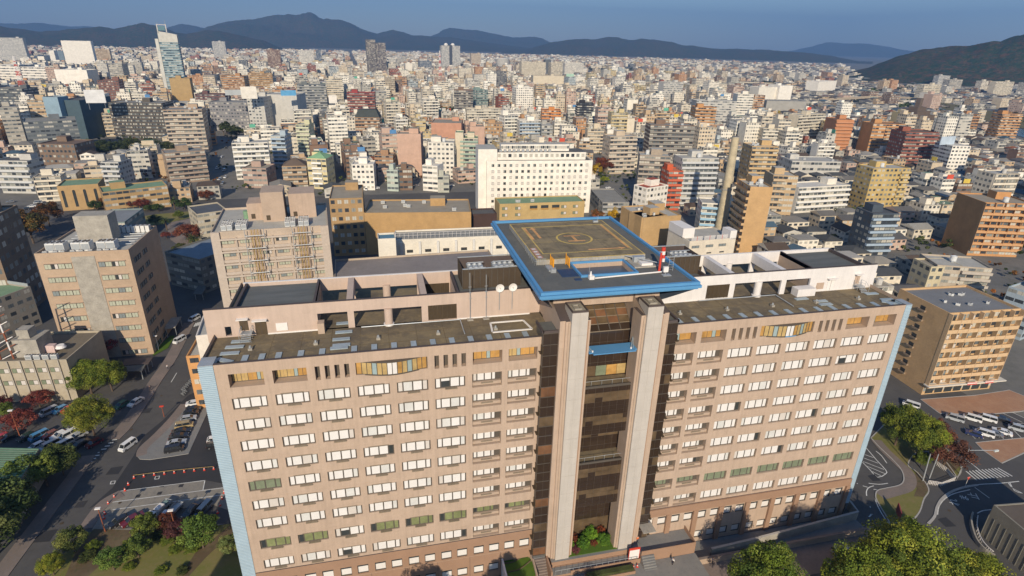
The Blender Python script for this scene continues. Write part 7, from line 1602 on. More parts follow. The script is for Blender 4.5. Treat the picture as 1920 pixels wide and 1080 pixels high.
# grey shed at the bottom right, green striped roof hall at the left
nb('shed', 'grey corrugated shed with brown roof in the bottom right', 'shed', 'k', 1020, 600, 1500, 1000, 5.5, 16, (.26, .25, .22), 'bbbb', (.13, .11, .095), pent=0, rim=.1, vb=1000, wins=lambda root, W, D, H, r: (windows(root, W, D, H, [3.6], [('f', [(9, 1.2), (10.3, 1.2)], 1.0)], r, 1), [inst(DIV, 'seam', root, (i*1.3, 0, 0), 0, (.6, .08, 5.4), (.2, .195, .17)) for i in range(30)]))
g0 = [K('g', *q, 7) for q in ((-260, 390), (210, 400), (60, 640), (-400, 640))]
o = empty('striped_roof_hall', (0, 0, 0), 0, 'low hall with green striped roof at the left edge', 'hall'); mb = MB(); n = 20
for k in range(n):
    a = [g0[3][q]+(g0[0][q]-g0[3][q])*k/n for q in (0, 1)]; b = [g0[2][q]+(g0[1][q]-g0[2][q])*k/n for q in (0, 1)]; a2 = [g0[3][q]+(g0[0][q]-g0[3][q])*(k+.6)/n for q in (0, 1)]; b2 = [g0[2][q]+(g0[1][q]-g0[2][q])*(k+.6)/n for q in (0, 1)]; a3 = [g0[3][q]+(g0[0][q]-g0[3][q])*(k+1)/n for q in (0, 1)]; b3 = [g0[2][q]+(g0[1][q]-g0[2][q])*(k+1)/n for q in (0, 1)]
    mb.quad((*a, 7.1), (*b, 7.1), (*b2, 7.1), (*a2, 7.1), GREENM); mb.quad((*a2, 7.0), (*b2, 7.0), (*b3, 7.0), (*a3, 7.0), solid('green_seam', (.10, .20, .11), .7)); mb.quad((*a2, 7.0), (*b2, 7.0), (*b2, 7.1), (*a2, 7.1), GREENM)
mb.build('roof', o); mb = MB(); g1 = g0 if sum(g0[i][0]*g0[(i+1) % 4][1]-g0[(i+1) % 4][0]*g0[i][1] for i in range(4)) > 0 else g0[::-1]; mb.prism(g1, 0, 6.95, CONC); mb.build('wall', o)
# white garden lamps and poles on the left
for i, (c, x, y, h, lab) in enumerate((('g', 562, 845, 6, 'brown lamp post by the lower left walkway'), ('g', 942, 855, 6, 'brown lamp post between the garden trees'), ('g', 110, 345, 8, 'brown double lamp post by the crimson maple'), ('g', 875, 232, 3.2, 'red and white gate post on the parking island'), ('d', 893, 950, 5, 'slim lamp post beside the tan clinic'), ('d', 1092, 600, 9, 'tall pale column by the bicycle shelter'))):
    o = pole('street_lamp', lab, 'street lamp', c, x, y, h, mat=RUST if i < 4 else STEEL, r=.12); mb = MB(); mb.box(-.5, .5, -.25, .25, h, h+.22, WHITEW if i != 3 else REDP); mb.build('lamp_head', o)
# bicycle shelters and small campus houses
def slab(name, label, cat, c, pts, H, t, mat, cols=True):
    w_ = [K(c, x, y, H) for x, y in pts]; a = sum(w_[i][0]*w_[(i+1) % len(w_)][1]-w_[(i+1) % len(w_)][0]*w_[i][1] for i in range(len(w_)))
    if a < 0: w_ = w_[::-1]
    o = empty(name, (0, 0, 0), 0, label, cat); mb = MB(); mb.prism(w_, H-t, H, mat, bottom=True); mb.build('roof', o)
    cx = sum(p[0] for p in w_)/len(w_); cy = sum(p[1] for p in w_)/len(w_)
    for p in w_: q = (cx+(p[0]-cx)*.85, cy+(p[1]-cy)*.85); m2 = MB(); m2.tube((*q, 0), (*q, H-t), .12, STEEL); m2.build('post', o)
    return o
slab('bicycle_shelter', 'long grey bicycle shelter roof between the tan clinic and ward block', 'shelter', 'd', ((1150, 520), (1205, 520), (1135, 635), (1085, 635)), 3, .2, ROOF_D)
slab('entrance_canopy', 'curved grey canopy at the foot of the tan clinic', 'canopy', 'd', ((945, 770), (1020, 760), (985, 820), (925, 830)), 3.5, .3, CONC)
slab('bicycle_shelter', 'dark flat shelter roof right of the bright crimson maple', 'shelter', 'd', ((700, 1000), (860, 990), (835, 1025), (690, 1035)), 3, .2, COPING)
slab('bicycle_shelter', 'grey flat shelter roof at the foot of the tan clinic', 'shelter', 'd', ((690, 1040), (820, 1030), (800, 1065), (680, 1070)), 3, .2, ROOF_D)
nb(OF, 'grey-roofed glass link hall behind the tan clinic, sloping roof', 'hall', 'd', 505, 235, 700, 228, 12, 24, (.20, .26, .27), 'rrrr', (.22, .24, .27), pent=0, vb=400)
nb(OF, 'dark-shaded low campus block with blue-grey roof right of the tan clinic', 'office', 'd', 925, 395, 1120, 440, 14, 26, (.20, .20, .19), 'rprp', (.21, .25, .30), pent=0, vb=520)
nb(OF, 'small office with dark solar roof left of the ward block', 'office', 'd', 1105, 185, 1280, 160, 14, 18, (.46, .42, .34), 'rrpp', 'sl', pent=0, vb=420)
nb(OF, 'orange-painted low annexe at the foot of the hospital left end', 'annexe', 'd', 1045, 985, 1130, 978, 16, 20, (.55, .30, .13), 'pppp', 'lg', pent=0, vb=700)
nb(OF, 'white low annexe touching the left end of the hospital', 'annexe', 'd', 1100, 870, 1170, 862, 24, 12, (.70, .66, .62), 'bbbb', 'lg', pent=0, vb=660)
nb('parking_structure', 'grey open parking deck right of the white annex', 'parking deck', 'e', 1470, 118, 1620, 118, 9, 34, (.30, .30, .30), 'rrrr', 'gr', pent=0, vb=395, fh=3, balc=('f',))
# across the street, below the picture: its shadow lies on the front street
t = empty('office_building', (4, -52, 0), 0, 'beige office building across the front street, below the picture', 'office building'); mb = MB(); facade_box(mb, 0, 62, -16, 0, 0, 17, PAL['be'], 'rrrr', 3.4, 3, 'x', RPAL['gr']); mb.build('wall', t)
t = empty('office_building', (-86, -46, 0), 0, 'grey office tower left of the hospital, below the picture', 'office building'); mb = MB(); facade_box(mb, 0, 16, -16, 0, 0, 33, PAL['gr'], 'rrrr', 3.4, 3, 'x', RPAL['gr']); mb.build('wall', t)
# bicycles near the hospital corner
bm = MB()
for x_ in (-.5, .5):
    for k in range(12): a0, a1 = 2*PI*k/12, 2*PI*(k+1)/12; bm.tube((x_+.32*math.cos(a0), 0, .33+.32*math.sin(a0)), (x_+.32*math.cos(a1), 0, .33+.32*math.sin(a1)), .025, TYRE, 4)
WHB = None; fr = bm.mesh('wheels'); bm = MB()
for p, q in (((-.5, 0, .33), (-.05, 0, .35)), ((-.05, 0, .35), (-.2, 0, .85)), ((-.15, 0, .75), (.38, 0, .8)), ((-.05, 0, .35), (.38, 0, .8)), ((.5, 0, .33), (.35, 0, 1.0)), ((-.5, 0, .33), (-.17, 0, .75)), ((.35, -.25, 1.0), (.35, .25, 1.0)), ((-.3, 0, .87), (-.08, 0, .87))): bm.tube(p, q, .03, STEEL, 5)
bf = bm.mesh('frame')
for i in range(22):
    c, x, y = ('g', 975+(i % 11)*8, 100-(i % 11)*9+(i//11)*22) if i < 14 else ('d', 1100+(i-14)*9, 640-(i-14)*14)
    wx, wy = K(c, x, y); o = empty('bicycle', (wx, wy, .05), R(150+(i*37) % 25), 'parked bicycle in the cluster by the hospital left corner' if i < 14 else 'parked bicycle in the row beside the bicycle shelter', 'bicycle', 'bicycles by the hospital corner' if i < 14 else 'bicycles by the shelter')
    inst(fr, 'wheels', o); inst(bf, 'frame', o)
# people
def person(label, c, x, y, rz, top, legs, z=.06, stride=.18, world=None, sit=False):
    wx, wy = world or K(c, x, y, z); o = empty('person', (wx, wy, z), R(rz), label, 'person')
    def chain(pts, rad, edges, mat, name, lv=1):
        me = bpy.data.meshes.new(name); me.from_pydata(pts, edges, []); ob = bpy.data.objects.new(name, me); COL.objects.link(ob)
        md = ob.modifiers.new('skin', 'SKIN'); md.use_smooth_shade = True
        for v_, r_ in zip(me.skin_vertices[0].data, rad): v_.radius = (r_, r_)
        me.skin_vertices[0].data[0].use_root = True; s = ob.modifiers.new('sub', 'SUBSURF'); s.levels = lv; s.render_levels = lv; me.materials.append(mat); ob.parent = o; return ob
    s = stride
    J = [(0, 0, .95), (0, 0, 1.2), (0, 0, 1.42), (0, 0, 1.52), (0, .02, 1.66), (-.1, 0, .92), (-.11, s*.5, .5), (-.11, -.02+s, .08), (.1, 0, .92), (.11, -s*.1, .5), (.11, -s, .08), (-.19, 0, 1.4), (-.23, -.05, 1.12), (-.2, -.16, .9), (.19, 0, 1.4), (.23, .05, 1.12), (.2, .12, .9), (-.11, .14+s, .04), (.11, .14-s, .04)]
    E_ = [(0, 1), (1, 2), (2, 3), (3, 4), (0, 5), (5, 6), (6, 7), (0, 8), (8, 9), (9, 10), (2, 11), (11, 12), (12, 13), (2, 14), (14, 15), (15, 16), (7, 17), (10, 18)]
    rad = [.13, .13, .12, .055, .105, .085, .06, .04, .085, .06, .04, .055, .045, .032, .055, .045, .032, .035, .035]
    b = chain(J, rad, E_, SKIN, 'body')
    m1 = MATS.get('cl%s' % (top,)) or solid('cl%s' % (top,), top, .85); m2 = MATS.get('cl%s' % (legs,)) or solid('cl%s' % (legs,), legs, .85)
    chain([J[0], J[1], J[2], J[11], J[12], J[14], J[15], (-.205, -.13, .97), (.205, .1, .97)], [.155, .155, .14, .075, .065, .075, .065, .05, .05], [(0, 1), (1, 2), (2, 3), (3, 4), (2, 5), (5, 6), (4, 7), (6, 8)], m1, 'jacket')
    chain([J[0], J[5], J[6], J[7], J[8], J[9], J[10]], [.145, .105, .08, .065, .105, .08, .065], [(0, 1), (1, 2), (2, 3), (0, 4), (4, 5), (5, 6)], m2, 'trousers')
    mb = MB(); dome(mb, 0, 0, 1.68, .12, COPING); mb.build('hair', o); return o
person('person in white clothes at the top of the entrance platform', 'm', 1630, 520, 20, (.75, .74, .72), (.6, .58, .56), 4.06)
person('person in dark red top beside the one in white on the platform', 'm', 1660, 535, 60, (.25, .06, .08), (.5, .48, .46), 4.06)
person('person in a bright orange vest beside the right pillar', 'm', 1325, 665, 0, (.75, .16, .03), (.06, .06, .08), 4.06)
person('person in white shirt walking on the front pavement', 'm', 1700, 895, -80, (.72, .72, .70), (.03, .03, .04), 2.22)
person('person in dark clothes walking further right on the front pavement', 'l', 590, 860, -80, (.10, .12, .16), (.05, .05, .06), .1)
person('person in dark clothes walking up the brick footpath', 'g', 802, 92, 60, (.05, .05, .07), (.04, .04, .05), .15)
person('person in white helmet beside the bicycles on the campus road', 'd', 945, 1058, 30, (.55, .55, .55), (.08, .08, .1), .06)
# ------------------------------------------------------------------ hills
def forest(name, c1, c2, c3):
    m, N, L, B = nodes(name); p = gpos(N)
    a = mrange(N, L, noise(N, L, p, .004, 5, .6), .4, .62, 0, 1); b = mrange(N, L, noise(N, L, p, .045, 6, .8), .47, .6, 0, .9)
    L.new(mixc(N, L, b, mixc(N, L, a, c1, c2), c3), B.inputs['Base Color']); B.inputs['Roughness'].default_value = .95; B.inputs['Specular IOR Level'].default_value = .1
    bp = N.new('ShaderNodeBump'); bp.inputs['Strength'].default_value = 1.0; bp.inputs['Distance'].default_value = 12; L.new(noise(N, L, p, .07, 4, .7), bp.inputs['Height']); L.new(bp.outputs[0], B.inputs['Normal'])
    MATS[name] = m; return m
FOR = forest('forest_cover', (.024, .050, .026), (.045, .055, .028), (.115, .062, .036))
from mathutils import noise as mnoise
def ridge(pts, dist, depth, seed, mat=FOR, foot=0.0, amp=.10, name='hills', nr=26, step=3):
    """pts: skyline pixels, dist: horizontal distance of the crest"""
    pts = [(p[0], p[1]) for p in pts]; xs = [p[0] for p in pts]; ys = [p[1] for p in pts]
    px = np.arange(xs[0], xs[-1]+.1, step); py = np.interp(px, xs, ys)
    cols = []
    for a, b in zip(px, py):
        d = RM.T @ np.array([(a-960)/FPX, -(b-540)/FPX, 1.0]); h = math.hypot(d[0], d[1]); ux, uy = d[0]/h, d[1]/h
        cols.append((ux, uy, max(2.0, CAM[2]+d[2]/h*dist)))
    V = []; F = []; nc = len(cols)
    for j in range(nr):
        t = j/(nr-1)*1.6      # 0 foot, 1 crest, beyond: back slope
        for i, (ux, uy, h) in enumerate(cols):
            e = min(1.0, i/12.0, (nc-1-i)/12.0)
            rr = dist-depth+depth*t; x, y = CAM[0]+ux*rr, CAM[1]+uy*rr
            s = math.sin(min(t, 1)*PI/2)**1.15 if t <= 1 else math.cos((t-1)/.6*PI/2)
            n1 = mnoise.fractal(Vector((x*.0016+seed, y*.0016, 0)), .9, 2.1, 5); n2 = mnoise.fractal(Vector((x*.012+seed, y*.012, 3)), .8, 2.1, 3)
            z = h*s*(1+(.45*n1 if t < .97 else 0)*(1-abs(2*min(t, 1)-1)**2))+(n2*6 if t > .05 else 0)*min(1, h/60)
            V.append((x, y, max(z, -2) if 0 < t < 1.59 else -3))
    for j in range(nr-1):
        for i in range(nc-1): a = j*nc+i; F.append((a, a+1, a+nc+1, a+nc))
    me = bpy.data.meshes.new(name); me.from_pydata(V, [], F); me.materials.append(mat); me.polygons.foreach_set('use_smooth', [True]*len(F)); o = bpy.data.objects.new(name, me); COL.objects.link(o); tag(o, kind='structure')
def cx(c, pts): a, b, s = CR[c]; return [(a+x/s, b+y/s) for x, y in pts]
ridge([(-300, 50), (-100, 46)]+cx('a', [(0, 135), (90, 137), (180, 130), (300, 138), (400, 150), (490, 148), (560, 155), (700, 170)]), 12500, 2500, 1)
ridge([(-400, 60), (-150, 52)]+cx('a', [(0, 145), (60, 158), (150, 168), (240, 178), (330, 172), (420, 160), (550, 152), (640, 166), (700, 158), (760, 147), (830, 150), (900, 157), (980, 185), (1050, 192), (1150, 172), (1230, 172), (1300, 185), (1400, 212), (1480, 228), (1560, 262), (1650, 290), (1750, 320)]), 5300, 900, 2)
ridge(cx('a', [(850, 190), (950, 152), (1020, 134), (1080, 142), (1150, 158), (1220, 200)]), 9500, 1500, 3)
ridge(cx('a', [(1000, 240), (1100, 180), (1170, 150), (1250, 127), (1330, 118), (1400, 115), (1470, 103), (1540, 91), (1600, 95), (1650, 99), (1700, 97), (1730, 92), (1770, 100), (1800, 116), (1860, 126), (1920, 130)])+cx('b', [(60, 142), (110, 160), (200, 190), (250, 176), (290, 168), (340, 180), (400, 201), (520, 206), (620, 212), (760, 230), (900, 250), (1060, 270), (1160, 300), (1240, 330)]), 7600, 1500, 4)
ridge(cx('b', [(430, 240), (540, 192), (570, 170), (610, 155), (650, 160), (700, 166), (760, 168), (830, 184), (900, 198), (960, 212), (1020, 212), (1090, 208), (1130, 216), (1170, 236), (1250, 270)]), 9800, 1500, 5)
ridge(cx('b', [(900, 322), (960, 300), (1040, 285), (1100, 262), (1180, 242), (1280, 223), (1350, 219), (1420, 222), (1500, 207), (1560, 212), (1620, 226), (1690, 221), (1760, 232), (1840, 242), (1920, 256)])+cx('c', [(40, 258), (100, 264), (150, 271), (220, 277), (300, 274), (380, 279), (450, 278), (540, 286), (620, 293), (720, 300), (850, 318), (960, 340), (1070, 358)]), 6500, 900, 6)
ridge(cx('c', [(500, 300), (620, 285), (700, 268), (780, 250), (860, 244), (930, 248), (1000, 245), (1080, 252), (1150, 262), (1230, 278), (1300, 290), (1420, 320), (1550, 350)]), 14500, 2000, 7)
ridge(cx('c', [(925, 412), (980, 398), (1050, 378), (1120, 352), (1200, 320), (1280, 302), (1350, 290), (1430, 278), (1500, 274), (1580, 268), (1650, 262), (1720, 256), (1780, 258), (1830, 244), (1870, 230), (1920, 222), (2010, 210), (2200, 200), (2500, 230)]), 2750, 620, 8, nr=44, step=2.2)

# ------------------------------------------------------------------ the rest of the town
def in_poly(x, y, P):
    c = False; n = len(P)
    for i in range(n):
        (x0, y0), (x1, y1) = P[i], P[(i+1) % n]
        if (y0 > y) != (y1 > y) and x < (x1-x0)*(y-y0)/(y1-y0)+x0: c = not c
    return c
NOGO = [[(-240, -200), (150, -200), (150, 14), (165, 20), (190, 40), (175, 62), (100, 62), (78, 80), (78, 120), (120, 130), (150, 150), (150, 215), (60, 300), (-40, 300), (-150, 300), (-330, 330), (-400, 200)],
        gk('c', [(1380, 590), (1430, 640), (1640, 690), (1800, 740), (2400, 900), (2400, 800), (2100, 680), (1800, 635), (1600, 595), (1480, 580), (1410, 575)]), gk('c', [(215, 455), (440, 460), (460, 505), (230, 505)]),
        gk('a', [(470, 790), (930, 780), (930, 900), (480, 900)]), gk('a', [(1190, 1090), (1215, 930), (1240, 720), (1225, 640), (1320, 640), (1345, 760), (1300, 930), (1310, 1090)]),
        gk('e', [(-20, 60), (250, 62), (560, 48), (740, 60), (740, 20), (560, 10), (200, 20), (-20, 25)]), gk('e', [(1400, 190), (1640, 190), (1600, 20), (1560, -40), (1420, -40)]), gk('b', [(1370, 430), (1700, 430), (1680, 385), (1370, 385)]),
        gk('b', [(1400, 1090), (1530, 1060), (1570, 960), (1540, 850), (1405, 870)])]
def blocked(x, y, r):
    for P in NOGO:
        if in_poly(x, y, P): return True
    for fx, fy, hw, hd, yaw in FOOT:
        if abs(x-fx)+abs(y-fy) > (hw+hd+r)*2: continue
        dx, dy = x-fx, y-fy; u = dx*math.cos(yaw)+dy*math.sin(yaw); v = -dx*math.sin(yaw)+dy*math.cos(yaw)
        if abs(u) < hw+r and abs(v) < hd+r: return True
    return False
WALLC = [((.74, .71, .64), 17), ((.79, .77, .72), 14), ((.67, .62, .53), 14), ((.58, .50, .39), 13), ((.52, .51, .48), 8), ((.40, .39, .36), 7), ((.48, .36, .24), 9), ((.46, .26, .14), 6), ((.24, .16, .12), 5), ((.50, .37, .31), 5), ((.28, .11, .08), 2), ((.14, .15, .17), 2), ((.40, .46, .50), 2), ((.54, .45, .27), 4)]
CN = {0: 'off-white', 1: 'white', 2: 'cream', 3: 'beige', 4: 'light grey', 5: 'grey', 6: 'tan', 7: 'orange-brown', 8: 'dark brown', 9: 'pinkish', 10: 'brick red', 11: 'charcoal', 12: 'pale blue-grey', 13: 'yellowish'}
WEI = [w_ for _, w_ in WALLC]
RFC = [((.075, .08, .085), 'dark grey tiled'), ((.11, .11, .115), 'slate grey'), ((.16, .155, .15), 'grey'), ((.10, .075, .06), 'brown'), ((.24, .23, .21), 'light grey'), ((.22, .08, .04), 'rust red'), ((.07, .12, .17), 'bluish'), ((.32, .32, .31), 'pale metal')]
WF = [22, 18, 14, 12, 8, 4, 5, 6]
NW = ['zero', 'one', 'two', 'three', 'four', 'five', 'six', 'seven', 'eight', 'nine', 'ten', 'eleven', 'twelve', 'thirteen', 'fourteen', 'fifteen', 'sixteen']
r = random.Random(21)
CAND = []
def gen(x0, x1, y0, y1, yaw, lot, street, dmin, dmax):
    ca, sa = math.cos(yaw), math.sin(yaw); bx, by = lot*4, lot*2
    ux = bx+street; uy = by+street*.8
    corners = [(x, y) for x in (x0, x1) for y in (y0, y1)]; us = [x*ca+y*sa for x, y in corners]; vs = [-x*sa+y*ca for x, y in corners]
    for i in range(int(min(us)//ux), int(max(us)//ux)+1):
        for j in range(int(min(vs)//uy), int(max(vs)//uy)+1):
            for a in range(4):
                for b in range(2):
                    u = i*ux+(a+.5)*lot; v = j*uy+(b+.5)*lot
                    x, y = u*ca-v*sa, u*sa+v*ca
                    if not (x0 <= x < x1 and y0 <= y < y1): continue
                    d = math.hypot(x-CAM[0], y-CAM[1])
                    if not dmin <= d < dmax: continue
                    X_, Y_, dd = pix(x, y, 5)
                    if dd < 5 or X_ < -90 or X_ > 2010 or Y_ > 1120: continue
                    CAND.append((x, y, yaw, lot, d, X_, Y_))
gen(-1800, 130, 60, 1400, R(9), 15.5, 8, 0, 1100)
gen(130, 2200, 0, 1400, R(-4), 14, 6, 0, 1100)
gen(-3500, 4500, 0, 3000, R(5), 21, 11, 1100, 2100)
gen(-6500, 7500, 0, 5200, R(2), 34, 16, 2100, 4600)
hill_r = gk('c', [(925, 412), (1000, 425), (1200, 440), (1460, 470), (1700, 490), (1920, 500), (2600, 560)])
out = []; GREEN = []
for x, y, yaw, lot, d, X_, Y_ in CAND:
    if r.random() < .045: continue
    if X_ > 1585 and Y_ < np.interp(X_, [1585, 1600, 1640, 1770, 1920, 2100], [120, 138, 145, 157, 165, 175]): continue
    if d > 2500 and r.random() < .3: continue
    if in_poly(x, y, NOGO[0]): continue
    # mix of kinds over the picture
    right = min(1, max(0, (X_-1150)/350)); far = min(1, max(0, (d-500)/900)); left = 1 if X_ < 620 else 0
    ph = .30+.48*right-.06*left-.12*far*(1-right); pm = (.20+.08*left)*(1-right)+.05*right; pl = 1-ph-pm
    if X_ < 1250 and d < 430: ph += .15
    if X_ > 1250 and d < 400: ph = .82; pm = 0
    if X_ < 1250 and 450 < d < 1000: ph -= .08
    dn = mnoise.noise(Vector((x*.0055, y*.0055, 1.3))); ph += .55*dn; pm -= .3*dn
    if mnoise.noise(Vector((x*.011, y*.011, 7.7))) > (.34 if d > 330 else .5): GREEN.append((x, y)); continue
    q = r.random()
    if q < ph: kind = 'house'; w_ = lot*r.uniform(.6, .82); dp = lot*r.uniform(.55, .8); fl = r.choice((2, 2, 2, 3)) if not (X_ < 1150 and d > 500) else r.choice((3, 3, 4)); H = fl*2.8+.4
    elif q < ph+pm: kind = AP if r.random() < .65 else OF; w_ = lot*r.uniform(.85, 1.15); dp = lot*r.uniform(.6, .95); fl = r.choice((6, 7, 7, 8, 9, 10, 11 if r.random() < .4 else 6)); H = fl*3.05+.6
    else: kind = AP if r.random() < .5 else OF; w_ = lot*r.uniform(.65, .95); dp = lot*r.uniform(.6, .9); fl = r.choice((3, 3, 4, 4, 5, 6) if right < .5 else (3, 3, 4)); H = fl*3.1+.4
    if d > 2100: H = min(H, r.choice((8, 10, 14, 20, 26))); H *= .9
    if d > 2900: H = min(H, 15)
    x += r.uniform(-1, 1); y += r.uniform(-1, 1)
    rad = max(w_, dp)*.5
    if blocked(x, y, rad*.95): continue
    hw = w_/2/d*FPX; bad = False
    for _ in range(3):
        tp = pix(x, y, H)[1]; bad = False
        for a0, a1, b0, b1, dv_ in VIS:
            if d < dv_-4 and X_+hw > a0+1 and X_-hw < a1-1 and tp < b1-2 and Y_ > b0: bad = True; break
        if not bad: break
        fl = max(2, fl//2); H = fl*2.9+.4
        if H > 12: continue
        if kind != 'house' and fl <= 2: kind = 'house'
    if bad: continue
    ci = r.choices(range(len(WALLC)), WEI)[0]
    if kind == 'house': ci = r.choice((0, 2, 3, 4, 5, 3, 2, 1, 6, 9, 5))
    ri = r.choices(range(len(RFC)), WF)[0]
    out.append(dict(x=x, y=y, yaw=yaw+r.choice((0, 0, 0, PI/2))+r.uniform(-.03, .03), w=w_, d=dp, H=H, fl=fl, kind=kind, ci=ci, ri=ri, dist=d, px=X_, py=pix(x, y, H)[1], area=(w_*H)/(d*d), st=r.choice('pppprrcc') if kind != 'house' else 'p', sd=r.random()))
def vary(c, rr, a=.06): k = rr.uniform(1-a, 1+a); return tuple(min(.82, q*k) for q in c)
def make(mb, mr, b, lod):
    """walls into mb, roof into mr, local frame of the building"""
    rr = random.Random(b['sd']); w_, dp, H = b['w']/2, b['d']/2, b['H']; col = vary(WALLC[b['ci']][0], rr)
    if b['kind'] == 'house':
        rc = vary(RFC[b['ri']][0], rr, .15); Hw = b['fl']*2.8; e = .5; flat = rr.random() < .18
        facade_box(mb, -w_, w_, -dp, dp, 0, Hw, col, 'p', 2.8, 3.2, 'none')
        if flat: mr.box(-w_, w_, -dp, dp, Hw, Hw+.3, M_PLN, (*vary((.35, .34, .32), rr, .3), 0), bottom=False); return
        rh = rr.uniform(1.3, 2.2); gable = rr.random() < .55; ins = 0 if gable else min(w_, dp)*.9
        if w_ >= dp: q = [(-w_-e, -dp-e), (w_+e, -dp-e), (w_+e, dp+e), (-w_-e, dp+e)]; a, c = (-w_-e+ins, 0), (w_+e-ins, 0)
        else: q = [(w_+e, -dp-e), (w_+e, dp+e), (-w_-e, dp+e), (-w_-e, -dp-e)]; a, c = (0, -dp-e+ins), (0, dp+e-ins)
        z0, z1 = Hw+.02, Hw+rh; f4 = (*rc, 0)
        mr.face([(*q[0], z0), (*q[1], z0), (*c, z1), (*a, z1)], M_PLN, f4); mr.face([(*q[2], z0), (*q[3], z0), (*a, z1), (*c, z1)], M_PLN, f4)
        g4 = (*col, 0) if gable else f4
        mr.face([(*q[1], z0), (*q[2], z0), (*c, z1)], M_PLN, g4); mr.face([(*q[3], z0), (*q[0], z0), (*a, z1)], M_PLN, g4)
        if lod < 2 and rr.random() < .5:   # lower wing
            s = rr.choice((-1, 1)); h2 = Hw*.55; facade_box(mb, *(sorted((s*w_, s*(w_+2.2)))), -dp*.6, dp*.4, 0, h2, col, 'p', 2.8, 3, 'x', rc)
        return
    rc = vary(rr.choice(((.26, .26, .25), (.40, .40, .38), (.20, .20, .19), (.30, .28, .24), (.48, .47, .45), (.16, .24, .18))), rr, .15); st = b['st']
    side = rr.choice('pppb') ; sty = (st, side, 'p', rr.choice('pppb')) if rr.random() < .7 else (st,)*4
    if b['kind'] == AP and lod < 2: sty = ('r', side, 'p', rr.choice('pppb'))
    facade_box(mb, -w_, w_, -dp, dp, 0, H, col, sty, H/b['fl'], 2.7 if st != 'r' else 3.4, 'x' if lod > 1 else 'none', rc)
    if lod < 2:
        rz = H-.5; mr.face([(-w_, -dp, rz), (w_, -dp, rz), (w_, dp, rz), (-w_, dp, rz)], M_PLN, (*rc, 0)); t = .25; cc = (*[q*.96 for q in col], 0)
        for a, bb, c_, d_ in ((-w_, w_, -dp, -dp+t), (-w_, w_, dp-t, dp), (-w_, -w_+t, -dp+t, dp-t), (w_-t, w_, -dp+t, dp-t)): mr.box(a, bb, c_, d_, rz, H+.02, M_PLN, cc, bottom=False)
        if b['kind'] == AP and st != 'p':
            bc = (*[min(.8, q*1.07) for q in col], 0)
            for k in range(1, b['fl']):
                z = k*H/b['fl']; mb.box(-w_*.97, w_*.97, -dp-1.1, -dp-.001, z, z+1.15, M_PLN, bc, bottom=True, tcol=(.12, .12, .12, 0))
            for k in range(int(w_*2/6)+1): x_ = -w_*.97+k*(w_*1.94)/max(1, int(w_*2/6)); mb.box(x_-.08, x_+.08, -dp-1.05, -dp, H/b['fl'], H, M_PLN, (*col, 0), bottom=False)
    rz = H-.5 if lod < 2 else H-.01
    if rr.random() < .75: pw = w_*rr.uniform(.25, .5); px_ = rr.uniform(-w_+pw, w_-pw); py_ = rr.uniform(0, dp*.5); mr.box(px_-pw, px_+pw, py_-dp*.3, py_+dp*.45, rz, H+rr.uniform(2.2, 4.2), M_PLN, (*col, 0), bottom=False, tcol=(*rc, 0))
    if lod < 2:
        if rr.random() < .5: mr.cyl(rr.uniform(-w_, w_)*.6, -dp*.4, rz, H+2.0, 1.1, M_PLN, n=10, col=(.5, .5, .5, 0)) if rr.random() < .5 else mr.box(-w_*.6, -w_*.6+2, -dp*.6, -dp*.6+2, rz, H+1.6, M_PLN, (.55, .55, .53, 0), bottom=False)
        for k in range(rr.choice((0, 2, 4, 6))): a, c_ = rr.uniform(-w_+1, w_-1), rr.uniform(-dp+1, dp-1); mr.box(a-.5, a+.5, c_-.35, c_+.35, rz, H+.5, M_PLN, (*vary((.5, .5, .48), rr, .3), 0), bottom=False)
        if rr.random() < .12: a = rr.uniform(-w_+3, w_-3) if w_ > 3.5 else 0; mr.box(a-2.5, a+2.5, -dp+.3, -dp+.6, H, H+3, M_PLN, (*rr.choice(((.6, .1, .06), (.1, .25, .5), (.7, .7, .68), (.12, .4, .3), (.65, .5, .1))), 0), bottom=False)
IND = {}
for k in ('house', AP, OF):
    L_ = sorted([b for b in out if b['kind'] == k], key=lambda b: -b['area']); n = 300 if k == 'house' else 300-len([1 for o in COL.objects if o.parent is None and o.name.startswith(k)])
    IND[k] = L_[:n]
for L_ in IND.values():
    for b in L_: b['ind'] = True
KN = {'house': 'house', AP: 'apartment block', OF: 'office building'}
def word(b): return ('%s %s-storey %s' % (CN[b['ci']], NW[b['fl']], KN[b['kind']])) if b['kind'] != 'house' else '%s house with %s roof' % (CN[b['ci']], RFC[b['ri']][1])
lab = {}
for L_ in IND.values():
    for b in L_:
        best = min(LMK, key=lambda m: (m[1]-b['px'])**2+((m[2]-b['py'])*2)**2); dx, dy = b['px']-best[1], (b['py']-best[2])*2
        rel = ('right of' if dx > 0 else 'left of') if abs(dx) > abs(dy) else ('in front of' if dy > 0 else 'behind')
        lab.setdefault((word(b), rel, best[0]), []).append((dx*dx+dy*dy, b))
ORD = ['nearest', 'second', 'third', 'fourth', 'fifth', 'sixth', 'seventh', 'eighth', 'ninth', 'tenth', 'eleventh', 'twelfth', 'thirteenth', 'fourteenth', 'fifteenth', 'sixteenth', 'seventeenth', 'eighteenth', 'nineteenth', 'twentieth']
for (wd, rel, lm), L_ in lab.items():
    L_.sort(key=lambda q: q[0])
    if len((wd+' '+rel+' '+lm).replace('-', '-').split()) > 14: wd = wd.replace(' tiled', '')
    for i, (_, b) in enumerate(L_): b['label'] = '%s %s the %s' % (wd, rel, lm) if len(L_) == 1 else '%s, %s %s the %s' % (wd.replace('apartment block', 'block').replace('office building', 'office'), ORD[min(i, 19)], rel, lm)
far = {}
